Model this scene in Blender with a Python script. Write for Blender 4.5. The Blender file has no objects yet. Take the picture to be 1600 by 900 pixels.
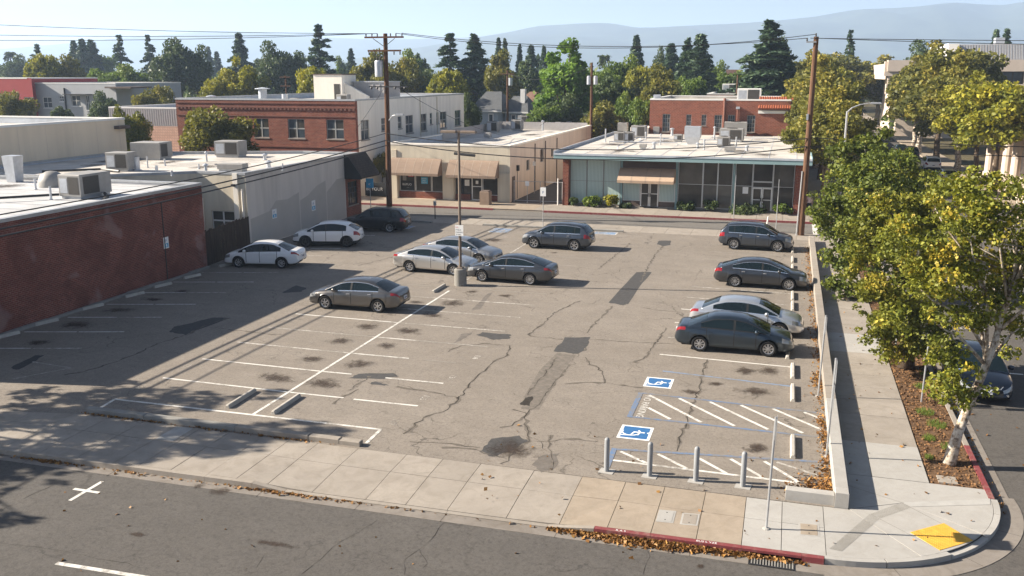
import bpy, bmesh, math, random
import numpy as np
from mathutils import Vector
R = math.radians
random.seed(7)
rng = np.random.default_rng(11)
SC = bpy.context.scene
COL = SC.collection

# ---------------------------------------------------------------- camera, sky, sun, exposure
F_PX, PITCH, YAW, CAM_H = 1427.0, math.atan(333 / 1427.0), R(16.6418), 11.0
cd = bpy.data.cameras.new('camera'); cam = bpy.data.objects.new('camera', cd); COL.objects.link(cam)
cd.sensor_width = 36.0; cd.lens = 36.0 * F_PX / 1600.0; cd.clip_start = 0.1; cd.clip_end = 20000
cam.location = (0, 0, CAM_H); cam.rotation_euler = (R(90) - PITCH, 0, YAW)
SC.camera = cam
SUN_EL, SHADOW = R(28.0), Vector((1.0, 0.19))          # elevation, ground direction of the shadows
world = bpy.data.worlds.new('World'); SC.world = world; world.use_nodes = True
wn = world.node_tree; bg = wn.nodes['Background']
sky = wn.nodes.new('ShaderNodeTexSky'); sky.sky_type = 'NISHITA'; sky.sun_disc = False
sky.sun_elevation = SUN_EL
sky.sun_rotation = math.atan2(-SHADOW.x, -SHADOW.y)     # measured from +Y towards +X
sky.air_density = 0.5; sky.dust_density = 0.5; sky.ozone_density = 1.0; sky.altitude = 20
tn = wn.nodes.new('ShaderNodeMix'); tn.data_type = 'RGBA'; tn.blend_type = 'MULTIPLY'; tn.inputs[0].default_value = 1.0      # hazier, less cyan summer sky
wn.links.new(sky.outputs['Color'], tn.inputs[6]); tn.inputs[7].default_value = (0.97, 0.87, 0.815, 1); wn.links.new(tn.outputs[2], bg.inputs['Color']); bg.inputs['Strength'].default_value = 0.05
sl = bpy.data.lights.new('sun', 'SUN'); so = bpy.data.objects.new('sun', sl); COL.objects.link(so)
sl.energy = 5.0; sl.angle = R(0.53); sl.color = (1.0, 0.90, 0.76)
sd = Vector((SHADOW.x, SHADOW.y, 0)).normalized() * math.cos(SUN_EL) + Vector((0, 0, -math.sin(SUN_EL)))
so.rotation_euler = sd.to_track_quat('-Z', 'Y').to_euler(); so.location = (-60, -10, 60)
SC.view_settings.view_transform = 'Standard'; SC.view_settings.look = 'None'
SC.view_settings.exposure = 1.72; SC.view_settings.gamma = 1.0
SC.render.engine = 'CYCLES'
SC.cycles.max_bounces = 5; SC.cycles.diffuse_bounces = 3; SC.cycles.glossy_bounces = 3
SC.cycles.transmission_bounces = 3; SC.cycles.transparent_max_bounces = 6; SC.cycles.volume_bounces = 1
SC.cycles.use_denoising = True
try:
    SC.cycles.denoiser = 'OPENIMAGEDENOISE'
except Exception: pass

# ---------------------------------------------------------------- measuring: a sight line of the photograph to a place in the world
def ray(px, py):
    x, y = px - 800.0, py - 450.0
    f = F_PX * math.cos(PITCH) - y * math.sin(PITCH); u = -(F_PX * math.sin(PITCH) + y * math.cos(PITCH))
    return Vector((x * math.cos(YAW) - f * math.sin(YAW), x * math.sin(YAW) + f * math.cos(YAW), u))
def GP(px, py, z=0.0):
    d = ray(px, py); t = (z - CAM_H) / d.z; return Vector((d.x * t, d.y * t, z))
def onY(px, py, Y):
    d = ray(px, py); t = Y / d.y; return Vector((d.x * t, Y, CAM_H + d.z * t))
def onX(px, py, X):
    d = ray(px, py); t = X / d.x; return Vector((X, d.y * t, CAM_H + d.z * t))

# ---------------------------------------------------------------- scene helpers
def tag(o, label=None, cat=None, group=None, kind=None):
    if label: o['label'] = label
    if cat: o['category'] = cat
    if group: o['group'] = group
    if kind: o['kind'] = kind
    return o
def thing(name, label, cat, loc=(0, 0, 0), rotz=0.0, group=None):
    o = bpy.data.objects.new(name, None); COL.objects.link(o); o.empty_display_size = 0.2
    o.location = loc; o.rotation_euler = (0, 0, rotz)
    return tag(o, label, cat, group)
def wloc(o):
    v = Vector((0, 0, 0))
    while o is not None: v = v + o.location; o = o.parent
    return v
def copy_tree(o, parent=None):
    c = o.copy(); COL.objects.link(c); c.parent = parent
    for ch in o.children: copy_tree(ch, c)
    return c
def link_mesh(name, me, parent=None, loc=None):
    o = bpy.data.objects.new(name, me); COL.objects.link(o)
    if parent is not None: o.parent = parent
    if loc is not None: o.location = loc
    return o
def np_mesh(name, V, Q, mats, smooth=False, tint=None):
    """mesh from numpy arrays: V (n,3), Q (m,k)"""
    me = bpy.data.meshes.new(name); n, m, k = len(V), len(Q), Q.shape[1]
    me.vertices.add(n); me.vertices.foreach_set('co', V.astype(np.float32).ravel())
    me.loops.add(m * k); me.loops.foreach_set('vertex_index', Q.astype(np.int32).ravel())
    me.polygons.add(m); me.polygons.foreach_set('loop_start', np.arange(0, m * k, k, dtype=np.int32))
    me.polygons.foreach_set('loop_total', np.full(m, k, dtype=np.int32))
    if smooth: me.polygons.foreach_set('use_smooth', np.ones(m, dtype=bool))
    if tint is not None:
        a = me.attributes.new('tint', 'FLOAT', 'POINT'); a.data.foreach_set('value', tint.astype(np.float32))
    for mm in mats: me.materials.append(mm)
    me.update(calc_edges=True)
    return me

class MB:
    """collects faces; obj() links them as ONE mesh object (world coordinates, made local to the parent)"""
    def __init__(s): s.v = []; s.f = []; s.m = []
    def quad(s, a, b, c, d, m=0):
        i = len(s.v); s.v += [tuple(a), tuple(b), tuple(c), tuple(d)]; s.f.append((i, i + 1, i + 2, i + 3)); s.m.append(m); return s
    def poly(s, pts, m=0):
        i = len(s.v); s.v += [tuple(p) for p in pts]; s.f.append(tuple(range(i, i + len(pts)))); s.m.append(m); return s
    def box(s, x0, x1, y0, y1, z0, z1, m=0, bev=0.0):
        if x1 < x0: x0, x1 = x1, x0
        if y1 < y0: y0, y1 = y1, y0
        if z1 < z0: z0, z1 = z1, z0
        b = bev; i = len(s.v)
        if b <= 0:
            s.v += [(x0, y0, z0), (x1, y0, z0), (x1, y1, z0), (x0, y1, z0), (x0, y0, z1), (x1, y0, z1), (x1, y1, z1), (x0, y1, z1)]
            fs = [(0, 3, 2, 1), (4, 5, 6, 7), (0, 1, 5, 4), (1, 2, 6, 5), (2, 3, 7, 6), (3, 0, 4, 7)]
        else:
            s.v += [(x0, y0, z0), (x1, y0, z0), (x1, y1, z0), (x0, y1, z0), (x0, y0, z1 - b), (x1, y0, z1 - b), (x1, y1, z1 - b), (x0, y1, z1 - b),
                    (x0 + b, y0 + b, z1), (x1 - b, y0 + b, z1), (x1 - b, y1 - b, z1), (x0 + b, y1 - b, z1)]
            fs = [(0, 3, 2, 1), (8, 9, 10, 11), (0, 1, 5, 4), (1, 2, 6, 5), (2, 3, 7, 6), (3, 0, 4, 7),
                  (4, 5, 9, 8), (5, 6, 10, 9), (6, 7, 11, 10), (7, 4, 8, 11)]
        s.f += [tuple(i + k for k in q) for q in fs]; s.m += [m] * len(fs); return s
    def prism(s, pts, z0, z1, m=0, z1s=None):
        n = len(pts); i = len(s.v)
        ar = sum(pts[k][0] * pts[(k + 1) % n][1] - pts[(k + 1) % n][0] * pts[k][1] for k in range(n))
        if ar < 0: pts = pts[::-1]; z1s = z1s[::-1] if z1s else None
        s.v += [(p[0], p[1], z0) for p in pts] + [(p[0], p[1], (z1s[k] if z1s else z1)) for k, p in enumerate(pts)]
        s.f.append(tuple(i + k for k in range(n - 1, -1, -1))); s.f.append(tuple(i + n + k for k in range(n)))
        for k in range(n):
            j = (k + 1) % n; s.f.append((i + k, i + j, i + n + j, i + n + k))
        s.m += [m] * (n + 2); return s
    def extrude_y(s, pts, y0, y1, m=0):     # profile in x,z
        n = len(pts); i = len(s.v)
        s.v += [(p[0], y0, p[1]) for p in pts] + [(p[0], y1, p[1]) for p in pts]
        s.f.append(tuple(i + k for k in range(n))); s.f.append(tuple(i + n + k for k in range(n - 1, -1, -1)))
        for k in range(n):
            j = (k + 1) % n; s.f.append((i + j, i + k, i + n + k, i + n + j))
        s.m += [m] * (n + 2); return s
    def extrude_x(s, pts, x0, x1, m=0):     # profile in y,z
        n = len(pts); i = len(s.v)
        s.v += [(x0, p[0], p[1]) for p in pts] + [(x1, p[0], p[1]) for p in pts]
        s.f.append(tuple(i + k for k in range(n - 1, -1, -1))); s.f.append(tuple(i + n + k for k in range(n)))
        for k in range(n):
            j = (k + 1) % n; s.f.append((i + k, i + j, i + n + j, i + n + k))
        s.m += [m] * (n + 2); return s
    def tube(s, pts, r, n=8, m=0, cap=True):
        pts = [Vector(p) for p in pts]; rs = r if isinstance(r, (list, tuple)) else [r] * len(pts)
        i0 = len(s.v); up = Vector((0, 0, 1)); prev = None
        for k, p in enumerate(pts):
            t = (pts[min(k + 1, len(pts) - 1)] - pts[max(k - 1, 0)]).normalized()
            if prev is None:
                a = t.cross(up) if abs(t.z) < 0.95 else t.cross(Vector((1, 0, 0)))
            else: a = prev - t * prev.dot(t)
            a.normalize(); b = t.cross(a); prev = a
            for q in range(n):
                an = 2 * math.pi * q / n; s.v.append(tuple(p + (a * math.cos(an) + b * math.sin(an)) * rs[k]))
        for k in range(len(pts) - 1):
            for q in range(n):
                s.f.append((i0 + k * n + q, i0 + k * n + (q + 1) % n, i0 + (k + 1) * n + (q + 1) % n, i0 + (k + 1) * n + q)); s.m.append(m)
        if cap:
            s.f.append(tuple(i0 + q for q in range(n - 1, -1, -1))); s.m.append(m)
            e = i0 + (len(pts) - 1) * n; s.f.append(tuple(e + q for q in range(n))); s.m.append(m)
        return s
    def lathe(s, prof, n=16, c=(0, 0, 0), axis='z', m=0, closed=False):
        i0 = len(s.v)
        for (r, h) in prof:
            for q in range(n):
                a = 2 * math.pi * q / n; x, y = r * math.cos(a), r * math.sin(a)
                s.v.append((c[0] + x, c[1] + y, c[2] + h) if axis == 'z' else (c[0] + x, c[1] + h, c[2] + y))
        K = len(prof); rg = range(K if closed else K - 1)
        for k in rg:
            kk = (k + 1) % K
            for q in range(n):
                fc = (i0 + k * n + q, i0 + k * n + (q + 1) % n, i0 + kk * n + (q + 1) % n, i0 + kk * n + q)
                s.f.append(fc if axis == 'z' else fc[::-1]); s.m.append(m)
        return s
    def ribbon(s, pts, w, z, m=0):
        """flat strip along a ground polyline, w = width or widths"""
        P = [Vector((p[0], p[1])) for p in pts]; n = len(P)
        ws = w if isinstance(w, (list, tuple)) else [w] * n
        Lf, Rt = [], []
        for k in range(n):
            t = (P[min(k + 1, n - 1)] - P[max(k - 1, 0)])
            t = t.normalized() if t.length > 1e-6 else Vector((1, 0)); nn = Vector((-t.y, t.x)) * ws[k] / 2
            Lf.append(P[k] + nn); Rt.append(P[k] - nn)
        for k in range(n - 1):
            s.quad((Rt[k].x, Rt[k].y, z), (Rt[k + 1].x, Rt[k + 1].y, z), (Lf[k + 1].x, Lf[k + 1].y, z), (Lf[k].x, Lf[k].y, z), m)
        return s
    def obj(s, name, mats, parent=None, smooth=False, kind=None, local=False):
        me = bpy.data.meshes.new(name); off = Vector((0, 0, 0))
        if parent is not None and not local: off = wloc(parent)
        me.from_pydata([(a - off.x, b - off.y, c - off.z) for (a, b, c) in s.v], [], s.f)
        if not isinstance(mats, (list, tuple)): mats = [mats]
        for mm in mats: me.materials.append(mm)
        if len(mats) > 1: me.polygons.foreach_set('material_index', s.m)
        if smooth: me.polygons.foreach_set('use_smooth', [True] * len(me.polygons))
        me.update()
        o = link_mesh(name, me, parent)
        if kind: o['kind'] = kind
        return o

# ---------------------------------------------------------------- materials
class NT:
    def __init__(s, name):
        s.mat = bpy.data.materials.new(name); s.mat.use_nodes = True; s.t = s.mat.node_tree
        s.b = s.t.nodes['Principled BSDF']; s.out = s.t.nodes['Material Output']
    def n(s, typ, **kw):
        nd = s.t.nodes.new(typ)
        for k, v in kw.items():
            if k in nd.inputs.keys(): nd.inputs[k].default_value = v
            else: setattr(nd, k, v)
        return nd
    def l(s, a, b): s.t.links.new(a, b)
    def pos(s): return s.n('ShaderNodeNewGeometry').outputs['Position']
    def noise(s, vec, scale, detail=3.0, rough=0.55, dist=0.0):
        nd = s.n('ShaderNodeTexNoise'); nd.inputs['Scale'].default_value = scale; nd.inputs['Detail'].default_value = detail
        nd.inputs['Roughness'].default_value = rough; nd.inputs['Distortion'].default_value = dist
        if vec is not None: s.l(vec, nd.inputs['Vector'])
        return nd.outputs['Fac']
    def ramp(s, fac, stops):
        nd = s.n('ShaderNodeValToRGB'); e = nd.color_ramp.elements
        while len(e) < len(stops): e.new(0.5)
        for k, (p, c) in enumerate(stops):
            e[k].position = p; e[k].color = (c[0], c[1], c[2], 1) if isinstance(c, (tuple, list)) else (c, c, c, 1)
        s.l(fac, nd.inputs['Fac']); return nd.outputs['Color']
    def mix(s, fac, a, b, mode='MIX'):
        nd = s.n('ShaderNodeMix', data_type='RGBA', blend_type=mode)
        for sock, v in ((nd.inputs['Factor'], fac), (nd.inputs['A'], a), (nd.inputs['B'], b)): pass
        A = [i for i in nd.inputs if i.name == 'A' and i.type == 'RGBA'][0]; B = [i for i in nd.inputs if i.name == 'B' and i.type == 'RGBA'][0]
        Fc = [i for i in nd.inputs if i.name == 'Factor' and i.type == 'VALUE'][0]
        for sock, v in ((Fc, fac), (A, a), (B, b)):
            if isinstance(v, (int, float)): sock.default_value = v
            elif isinstance(v, (tuple, list)): sock.default_value = (v[0], v[1], v[2], 1)
            else: s.l(v, sock)
        return [o for o in nd.outputs if o.name == 'Result' and o.type == 'RGBA'][0]
    def math(s, op, a, b=0.0, clamp=False):
        nd = s.n('ShaderNodeMath', operation=op); nd.use_clamp = clamp
        for k, v in enumerate((a, b)):
            if isinstance(v, (int, float)): nd.inputs[k].default_value = v
            else: s.l(v, nd.inputs[k])
        return nd.outputs[0]
    def bump(s, h, strength=0.3, dist=0.02):
        nd = s.n('ShaderNodeBump'); nd.inputs['Strength'].default_value = strength; nd.inputs['Distance'].default_value = dist
        s.l(h, nd.inputs['Height']); s.l(nd.outputs['Normal'], s.b.inputs['Normal'])
    def col(s, c):
        if isinstance(c, (tuple, list)): s.b.inputs['Base Color'].default_value = (c[0], c[1], c[2], 1)
        else: s.l(c, s.b.inputs['Base Color'])
        return s
    def rough(s, v): s.b.inputs['Roughness'].default_value = v; return s
    def spec(s, v): s.b.inputs['Specular IOR Level'].default_value = v; return s
    def metal(s, v): s.b.inputs['Metallic'].default_value = v; return s

def plain(name, c, rough=0.6, metal=0.0, var=0.12, scale=3.0, bump=0.0, bscale=40.0, spec=0.4, dirt=0.0, streak=False):
    """a colour with a little uneven wear"""
    m = NT(name); p = m.pos()
    vec = p
    if streak:
        mp = m.n('ShaderNodeMapping'); mp.inputs['Scale'].default_value = (1, 1, 0.12); m.l(p, mp.inputs['Vector']); vec = mp.outputs['Vector']
    f = m.noise(vec, scale, 5, 0.6)
    c0 = m.ramp(f, [(0.25, tuple(x * (1 - var) for x in c)), (0.75, tuple(min(1, x * (1 + var)) for x in c))])
    if dirt > 0:
        f2 = m.noise(vec, scale * 0.37, 6, 0.65, 0.6); k = m.ramp(f2, [(0.45, 0.0), (0.72, dirt)])
        c0 = m.mix(k, c0, tuple(x * 0.45 for x in c))
    m.col(c0).rough(rough).metal(metal).spec(spec)
    if bump > 0: m.bump(m.noise(p, bscale, 3), bump, 0.02)
    return m.mat

def brick_mat(name, c1, c2, mortar, bw=0.215, bh=0.075, mw=0.012, rough=0.85, dirt=0.35, ghost=0.0):
    m = NT(name); sp = m.n('ShaderNodeSeparateXYZ'); m.l(m.pos(), sp.inputs[0])
    u = m.math('ADD', sp.outputs['X'], sp.outputs['Y']); cb = m.n('ShaderNodeCombineXYZ'); m.l(u, cb.inputs['X']); m.l(sp.outputs['Z'], cb.inputs['Y'])
    b = m.n('ShaderNodeTexBrick'); m.l(cb.outputs[0], b.inputs['Vector'])
    b.inputs['Scale'].default_value = 1.0; b.inputs['Brick Width'].default_value = bw; b.inputs['Row Height'].default_value = bh
    b.inputs['Mortar Size'].default_value = mw; b.inputs['Mortar Smooth'].default_value = 0.2
    b.inputs['Color1'].default_value = (*c1, 1); b.inputs['Color2'].default_value = (*c2, 1); b.inputs['Mortar'].default_value = (*mortar, 1)
    f = m.noise(cb.outputs[0], 0.55, 6, 0.65, 0.8); f2 = m.noise(cb.outputs[0], 7.0, 4, 0.6)
    c = m.mix(m.ramp(f2, [(0.3, 0.0), (0.75, 0.45)]), b.outputs['Color'], tuple(x * 0.55 for x in c2))
    c = m.mix(m.ramp(f, [(0.42, 0.0), (0.66, dirt)]), c, (c1[0] * 0.35, c1[1] * 0.42, c1[2] * 0.5))
    if ghost > 0:
        f3 = m.noise(cb.outputs[0], 0.42, 3, 0.5, 0.3); mp = m.ramp(f3, [(0.58, 0.0), (0.64, ghost)])
        c = m.mix(mp, c, (0.30, 0.2, 0.18))
    m.col(c).rough(rough).spec(0.25)
    m.bump(b.outputs['Fac'], -0.5, 0.01)
    return m.mat

def asphalt_mat(name, c, worn, stain=0.5, crack=0.8, cscale=0.22):
    m = NT(name); p = m.pos()
    big = m.noise(p, 0.13, 6, 0.62, 0.5); mid = m.noise(p, 0.9, 6, 0.65, 0.3); fine = m.noise(p, 38.0, 3, 0.7); fine2 = m.noise(p, 9.0, 4, 0.7)
    col = m.ramp(big, [(0.3, c), (0.7, worn)])
    col = m.mix(m.ramp(mid, [(0.38, 0.0), (0.72, stain)]), col, tuple(x * 0.58 for x in c))
    mp0 = m.n('ShaderNodeMapping'); mp0.inputs['Scale'].default_value = (0.22, 1.6, 1); m.l(p, mp0.inputs['Vector'])
    col = m.mix(m.ramp(m.noise(mp0.outputs[0], 0.8, 6, 0.7, 0.4), [(0.45, 0.0), (0.8, 0.4)]), col, tuple(x * 0.6 for x in c))
    col = m.mix(m.ramp(m.noise(p, 3.2, 5, 0.75, 0.6), [(0.5, 0.0), (0.75, 0.5)]), col, tuple(min(1, x * 1.25) for x in worn))
    col = m.mix(m.ramp(fine, [(0.35, 0.0), (0.7, 0.6)]), col, tuple(min(1, x * 1.42) for x in worn), 'MIX')
    col = m.mix(m.ramp(fine2, [(0.5, 0.0), (0.72, 0.6)]), col, tuple(x * 0.6 for x in c))
    col = m.mix(m.ramp(m.noise(p, 17.0, 3, 0.7), [(0.52, 0.0), (0.7, 0.45)]), col, tuple(x * 0.5 for x in c))
    spk = m.n('ShaderNodeTexVoronoi'); spk.inputs['Scale'].default_value = 26; m.l(p, spk.inputs['Vector'])
    col = m.mix(m.ramp(spk.outputs['Distance'], [(0.06, 0.35), (0.16, 0.0)]), col, tuple(x * 0.35 for x in c))
    # fine crack network, only where a patchy mask lets it through
    wob = m.n('ShaderNodeTexNoise'); wob.inputs['Scale'].default_value = 1.3; wob.inputs['Detail'].default_value = 5; m.l(p, wob.inputs['Vector'])
    ad = m.n('ShaderNodeVectorMath', operation='MULTIPLY_ADD'); m.l(wob.outputs['Color'], ad.inputs[0]); ad.inputs[1].default_value = (1.6, 1.6, 0); m.l(p, ad.inputs[2])
    for sc, th, a, seed in ((cscale, 0.004, crack, 0.0), (cscale * 3.3, 0.007, crack * 0.7, 40.0)):
        mp = m.n('ShaderNodeMapping'); mp.inputs['Location'].default_value = (seed, seed * 0.7, 0); mp.inputs['Scale'].default_value = (1, 1, 0); m.l(ad.outputs[0], mp.inputs['Vector'])
        v = m.n('ShaderNodeTexVoronoi', feature='DISTANCE_TO_EDGE'); v.inputs['Scale'].default_value = sc; m.l(mp.outputs[0], v.inputs['Vector'])
        line = m.ramp(v.outputs['Distance'], [(th * 0.4, 1.0), (th * 1.6, 0.0)])
        mask = m.ramp(m.noise(p, 0.16 if seed == 0 else 0.3, 3, 0.5), [(0.47, 0.0), (0.6, a)])
        col = m.mix(m.math('MULTIPLY', line, mask), col, tuple(x * 0.22 for x in c))
    m.col(col).rough(0.93).spec(0.25)
    m.bump(m.noise(p, 60.0, 2, 0.7), 0.35, 0.01)
    return m.mat

def concrete_mat(name, c, var=0.10, stain=0.35):
    m = NT(name); p = m.pos(); oi = m.n('ShaderNodeObjectInfo').outputs['Random']
    f = m.noise(p, 0.7, 6, 0.65, 0.4); fine = m.noise(p, 30, 4, 0.7)
    col = m.ramp(f, [(0.3, tuple(x * (1 - var) for x in c)), (0.7, tuple(min(1, x * (1 + var)) for x in c))])
    col = m.mix(m.math('MULTIPLY', oi, 0.35), col, tuple(x * 0.72 for x in c))
    col = m.mix(m.ramp(m.noise(p, 1.7, 6, 0.7, 1.0), [(0.45, 0.0), (0.75, stain * 1.4)]), col, (c[0] * 0.5, c[1] * 0.47, c[2] * 0.42))
    col = m.mix(m.ramp(m.noise(p, 8.0, 5, 0.75), [(0.5, 0.0), (0.8, 0.4)]), col, tuple(x * 0.68 for x in c))
    col = m.mix(m.ramp(fine, [(0.4, 0.0), (0.75, 0.25)]), col, tuple(x * 0.75 for x in c))
    m.col(col).rough(0.9).spec(0.25); m.bump(fine, 0.2, 0.006)
    return m.mat

def paint_mat(name, c, wear=0.55, under=(0.2, 0.18, 0.155)):
    """road paint worn through to the surface below"""
    m = NT(name); p = m.pos()
    f = m.noise(p, 5.0, 6, 0.72, 0.3); g = m.noise(p, 0.5, 3, 0.5)
    k = m.ramp(m.math('ADD', m.math('MULTIPLY', f, 0.7), m.math('MULTIPLY', g, 0.42)), [(wear, 0.0), (wear + 0.16, 0.9)])
    m.col(m.mix(k, c, under)).rough(0.8).spec(0.25)
    return m.mat

def leaf_mat(name, ca, cb, cc, trans=0.3):
    """leaves: three tones picked by a per-leaf value; light partly passes through"""
    m = NT(name)
    at = m.n('ShaderNodeAttribute'); at.attribute_name = 'tint'
    col = m.ramp(at.outputs['Fac'], [(0.0, ca), (0.55, cb), (1.0, cc)])
    oi = m.n('ShaderNodeObjectInfo').outputs['Random']
    col = m.mix(m.math('MULTIPLY', oi, 0.45), col, tuple(x * 0.55 for x in cb))
    m.col(col).rough(0.55).spec(0.25)
    tr = m.n('ShaderNodeBsdfTranslucent'); m.l(m.mix(0.35, col, (cb[0] * 1.6, cb[1] * 1.6, cb[2] * 0.6)), tr.inputs['Color'])
    mx = m.n('ShaderNodeMixShader'); mx.inputs[0].default_value = trans
    m.l(m.b.outputs[0], mx.inputs[1]); m.l(tr.outputs[0], mx.inputs[2]); m.l(mx.outputs[0], m.out.inputs['Surface'])
    return m.mat

def glass_mat(name, c, rough=0.06, spec=0.3):
    m = NT(name); f = m.noise(m.pos(), 0.8, 3)
    m.col(m.ramp(f, [(0.3, tuple(x * 0.75 for x in c)), (0.7, tuple(x * 1.3 for x in c))])).rough(rough).spec(spec)
    return m.mat

def car_paint(name, c, metal=0.35, coat=0.8):
    m = NT(name); f = m.noise(m.pos(), 1.2, 5, 0.6)
    dust = m.ramp(f, [(0.35, 0.0), (0.85, 0.03)])
    m.col(m.mix(dust, c, (0.28, 0.25, 0.21))).rough(0.30).metal(metal).spec(0.3)
    m.b.inputs['Coat Weight'].default_value = coat; m.b.inputs['Coat Roughness'].default_value = 0.025
    return m.mat

M = {}
M['terrain'] = plain('dry earth and lawn', (0.10, 0.085, 0.05), 0.95, var=0.4, scale=0.05, spec=0.1)
M['lot'] = asphalt_mat('old sun bleached asphalt', (0.165, 0.142, 0.118), (0.228, 0.20, 0.17), 0.45, 0.75)
M['street'] = asphalt_mat('street asphalt', (0.074, 0.068, 0.062), (0.098, 0.090, 0.082), 0.3, 0.5, 0.12)
M['street_far'] = asphalt_mat('pale street asphalt', (0.125, 0.116, 0.105), (0.155, 0.144, 0.13), 0.3, 0.2)
M['patch'] = plain('fresh asphalt patch', (0.062, 0.06, 0.059), 0.9, var=0.25, scale=6, bump=0.3, bscale=60, spec=0.25)
M['patch_old'] = plain('weathered asphalt patch', (0.135, 0.119, 0.104), 0.92, var=0.28, scale=4, bump=0.3, bscale=60, spec=0.25)
M['crack'] = plain('crack', (0.042, 0.037, 0.032), 0.95, var=0.4, scale=5, spec=0.1)
M['crack_soft'] = plain('crumbled crack edge', (0.135, 0.117, 0.098), 0.92, var=0.35, scale=5, spec=0.2)
M['concrete'] = concrete_mat('sidewalk concrete', (0.31, 0.275, 0.235))
M['concrete_tan'] = concrete_mat('tan sidewalk concrete', (0.325, 0.27, 0.21))
M['concrete_new'] = concrete_mat('newer pale concrete', (0.38, 0.365, 0.34), 0.06, 0.22)
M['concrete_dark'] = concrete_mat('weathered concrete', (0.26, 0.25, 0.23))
M['gutter'] = concrete_mat('gutter concrete', (0.225, 0.20, 0.175), 0.12, 0.5)
M['joint'] = plain('joint filler', (0.07, 0.06, 0.05), 0.95, var=0.2)
M['kerb_red'] = paint_mat('red kerb paint', (0.19, 0.045, 0.048), 0.56, (0.25, 0.15, 0.125))
M['white_paint'] = paint_mat('white road paint', (0.62, 0.60, 0.555), 0.54)
M['white_faint'] = paint_mat('worn white road paint', (0.62, 0.59, 0.54), 0.44)
M['white_old'] = paint_mat('very worn white paint', (0.5, 0.47, 0.42), 0.33)
M['blue_paint'] = paint_mat('blue road paint', (0.11, 0.18, 0.31), 0.47)
M['blue_faint'] = paint_mat('faded blue road paint', (0.17, 0.25, 0.38), 0.5)
M['blue_sign'] = plain('blue parking emblem paint', (0.028, 0.12, 0.29), 0.7, var=0.2, scale=8)
M['white_sign'] = plain('white sign paint', (0.78, 0.78, 0.76), 0.6, var=0.06)
M['yellow'] = plain('yellow tactile paving', (0.60, 0.34, 0.045), 0.75, var=0.16, scale=6, dirt=0.35)
M['bark_mulch'] = plain('bark mulch and soil', (0.13, 0.078, 0.045), 0.97, var=0.45, scale=9, bump=0.8, bscale=25, spec=0.1)
M['steel'] = plain('galvanised steel', (0.42, 0.43, 0.44), 0.45, 0.6, var=0.12, scale=6)
M['steel_paint'] = plain('grey painted steel', (0.235, 0.245, 0.255), 0.55, var=0.1, scale=8, streak=True)
M['dark_metal'] = plain('dark metal', (0.035, 0.035, 0.037), 0.5, 0.3)
M['bronze'] = plain('bronze painted steel', (0.17, 0.13, 0.10), 0.6, 0.1, var=0.15, scale=5)
M['wood_pole'] = plain('weathered pole wood', (0.11, 0.058, 0.034), 0.9, var=0.35, scale=10, streak=True, spec=0.15)
M['wood_pole_pale'] = plain('sunned pole wood', (0.13, 0.073, 0.045), 0.9, var=0.3, scale=10, streak=True, spec=0.15)
M['fence_wood'] = plain('dark fence wood', (0.052, 0.038, 0.03), 0.92, var=0.5, scale=6, streak=True, spec=0.12)
M['cable'] = plain('cable', (0.012, 0.012, 0.013), 0.6)
M['brick_dark'] = brick_mat('weathered red brick', (0.25, 0.062, 0.04), (0.15, 0.036, 0.026), (0.30, 0.17, 0.13), 0.24, 0.088, 0.014, ghost=0.5, dirt=0.7)
M['brick'] = brick_mat('red brick', (0.275, 0.078, 0.046), (0.175, 0.044, 0.028), (0.27, 0.165, 0.12), 0.32, 0.125, 0.018, dirt=0.35)
M['brick_band'] = brick_mat('dark brick band', (0.22, 0.07, 0.05), (0.16, 0.05, 0.035), (0.26, 0.17, 0.13), dirt=0.2)
M['brick2'] = brick_mat('orange brick', (0.30, 0.09, 0.053), (0.20, 0.052, 0.032), (0.30, 0.185, 0.135), 0.36, 0.14, 0.02, dirt=0.28)
M['cream'] = plain('cream stucco', (0.62, 0.55, 0.43), 0.9, var=0.08, scale=2.0, dirt=0.38, streak=True, bump=0.15, spec=0.2)
M['cream_pale'] = plain('pale cream stucco', (0.83, 0.78, 0.69), 0.9, var=0.07, scale=1.8, dirt=0.25, streak=True, bump=0.1, spec=0.2)
M['beige'] = plain('beige stucco', (0.68, 0.56, 0.45), 0.9, var=0.08, scale=1.8, dirt=0.32, streak=True, bump=0.1, spec=0.2)
M['greige'] = plain('grey beige painted wall', (0.585, 0.55, 0.505), 0.9, var=0.08, scale=1.6, dirt=0.32, streak=True, bump=0.1, spec=0.2)
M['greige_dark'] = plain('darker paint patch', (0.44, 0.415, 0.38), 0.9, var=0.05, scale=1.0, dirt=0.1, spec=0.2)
M['tan'] = plain('tan wall', (0.74, 0.62, 0.46), 0.9, var=0.06, scale=1.4, dirt=0.2, streak=True, spec=0.2)
M['roof_white'] = plain('white roof membrane', (0.52, 0.485, 0.44), 0.85, var=0.16, scale=0.7, dirt=0.75, spec=0.25)
M['roof_grey'] = plain('grey roof membrane', (0.47, 0.47, 0.475), 0.85, var=0.16, scale=0.6, dirt=0.6, spec=0.25)
M['flashing'] = plain('metal flashing', (0.40, 0.41, 0.42), 0.5, 0.5, var=0.15, scale=4)
M['parapet_blue'] = plain('painted parapet', (0.46, 0.50, 0.55), 0.8, var=0.12, scale=2, dirt=0.3)
M['hvac'] = plain('grey air conditioner casing', (0.30, 0.29, 0.275), 0.6, 0.15, var=0.1, scale=3, dirt=0.25)
M['hvac_dark'] = plain('coil grille', (0.06, 0.055, 0.05), 0.7, 0.2, var=0.3, scale=20)
M['duct'] = plain('sheet metal duct', (0.50, 0.52, 0.55), 0.4, 0.5, var=0.15, scale=4)
M['awning'] = plain('tan canvas awning', (0.27, 0.20, 0.152), 0.9, var=0.08, scale=2, dirt=0.2, spec=0.15)
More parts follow.
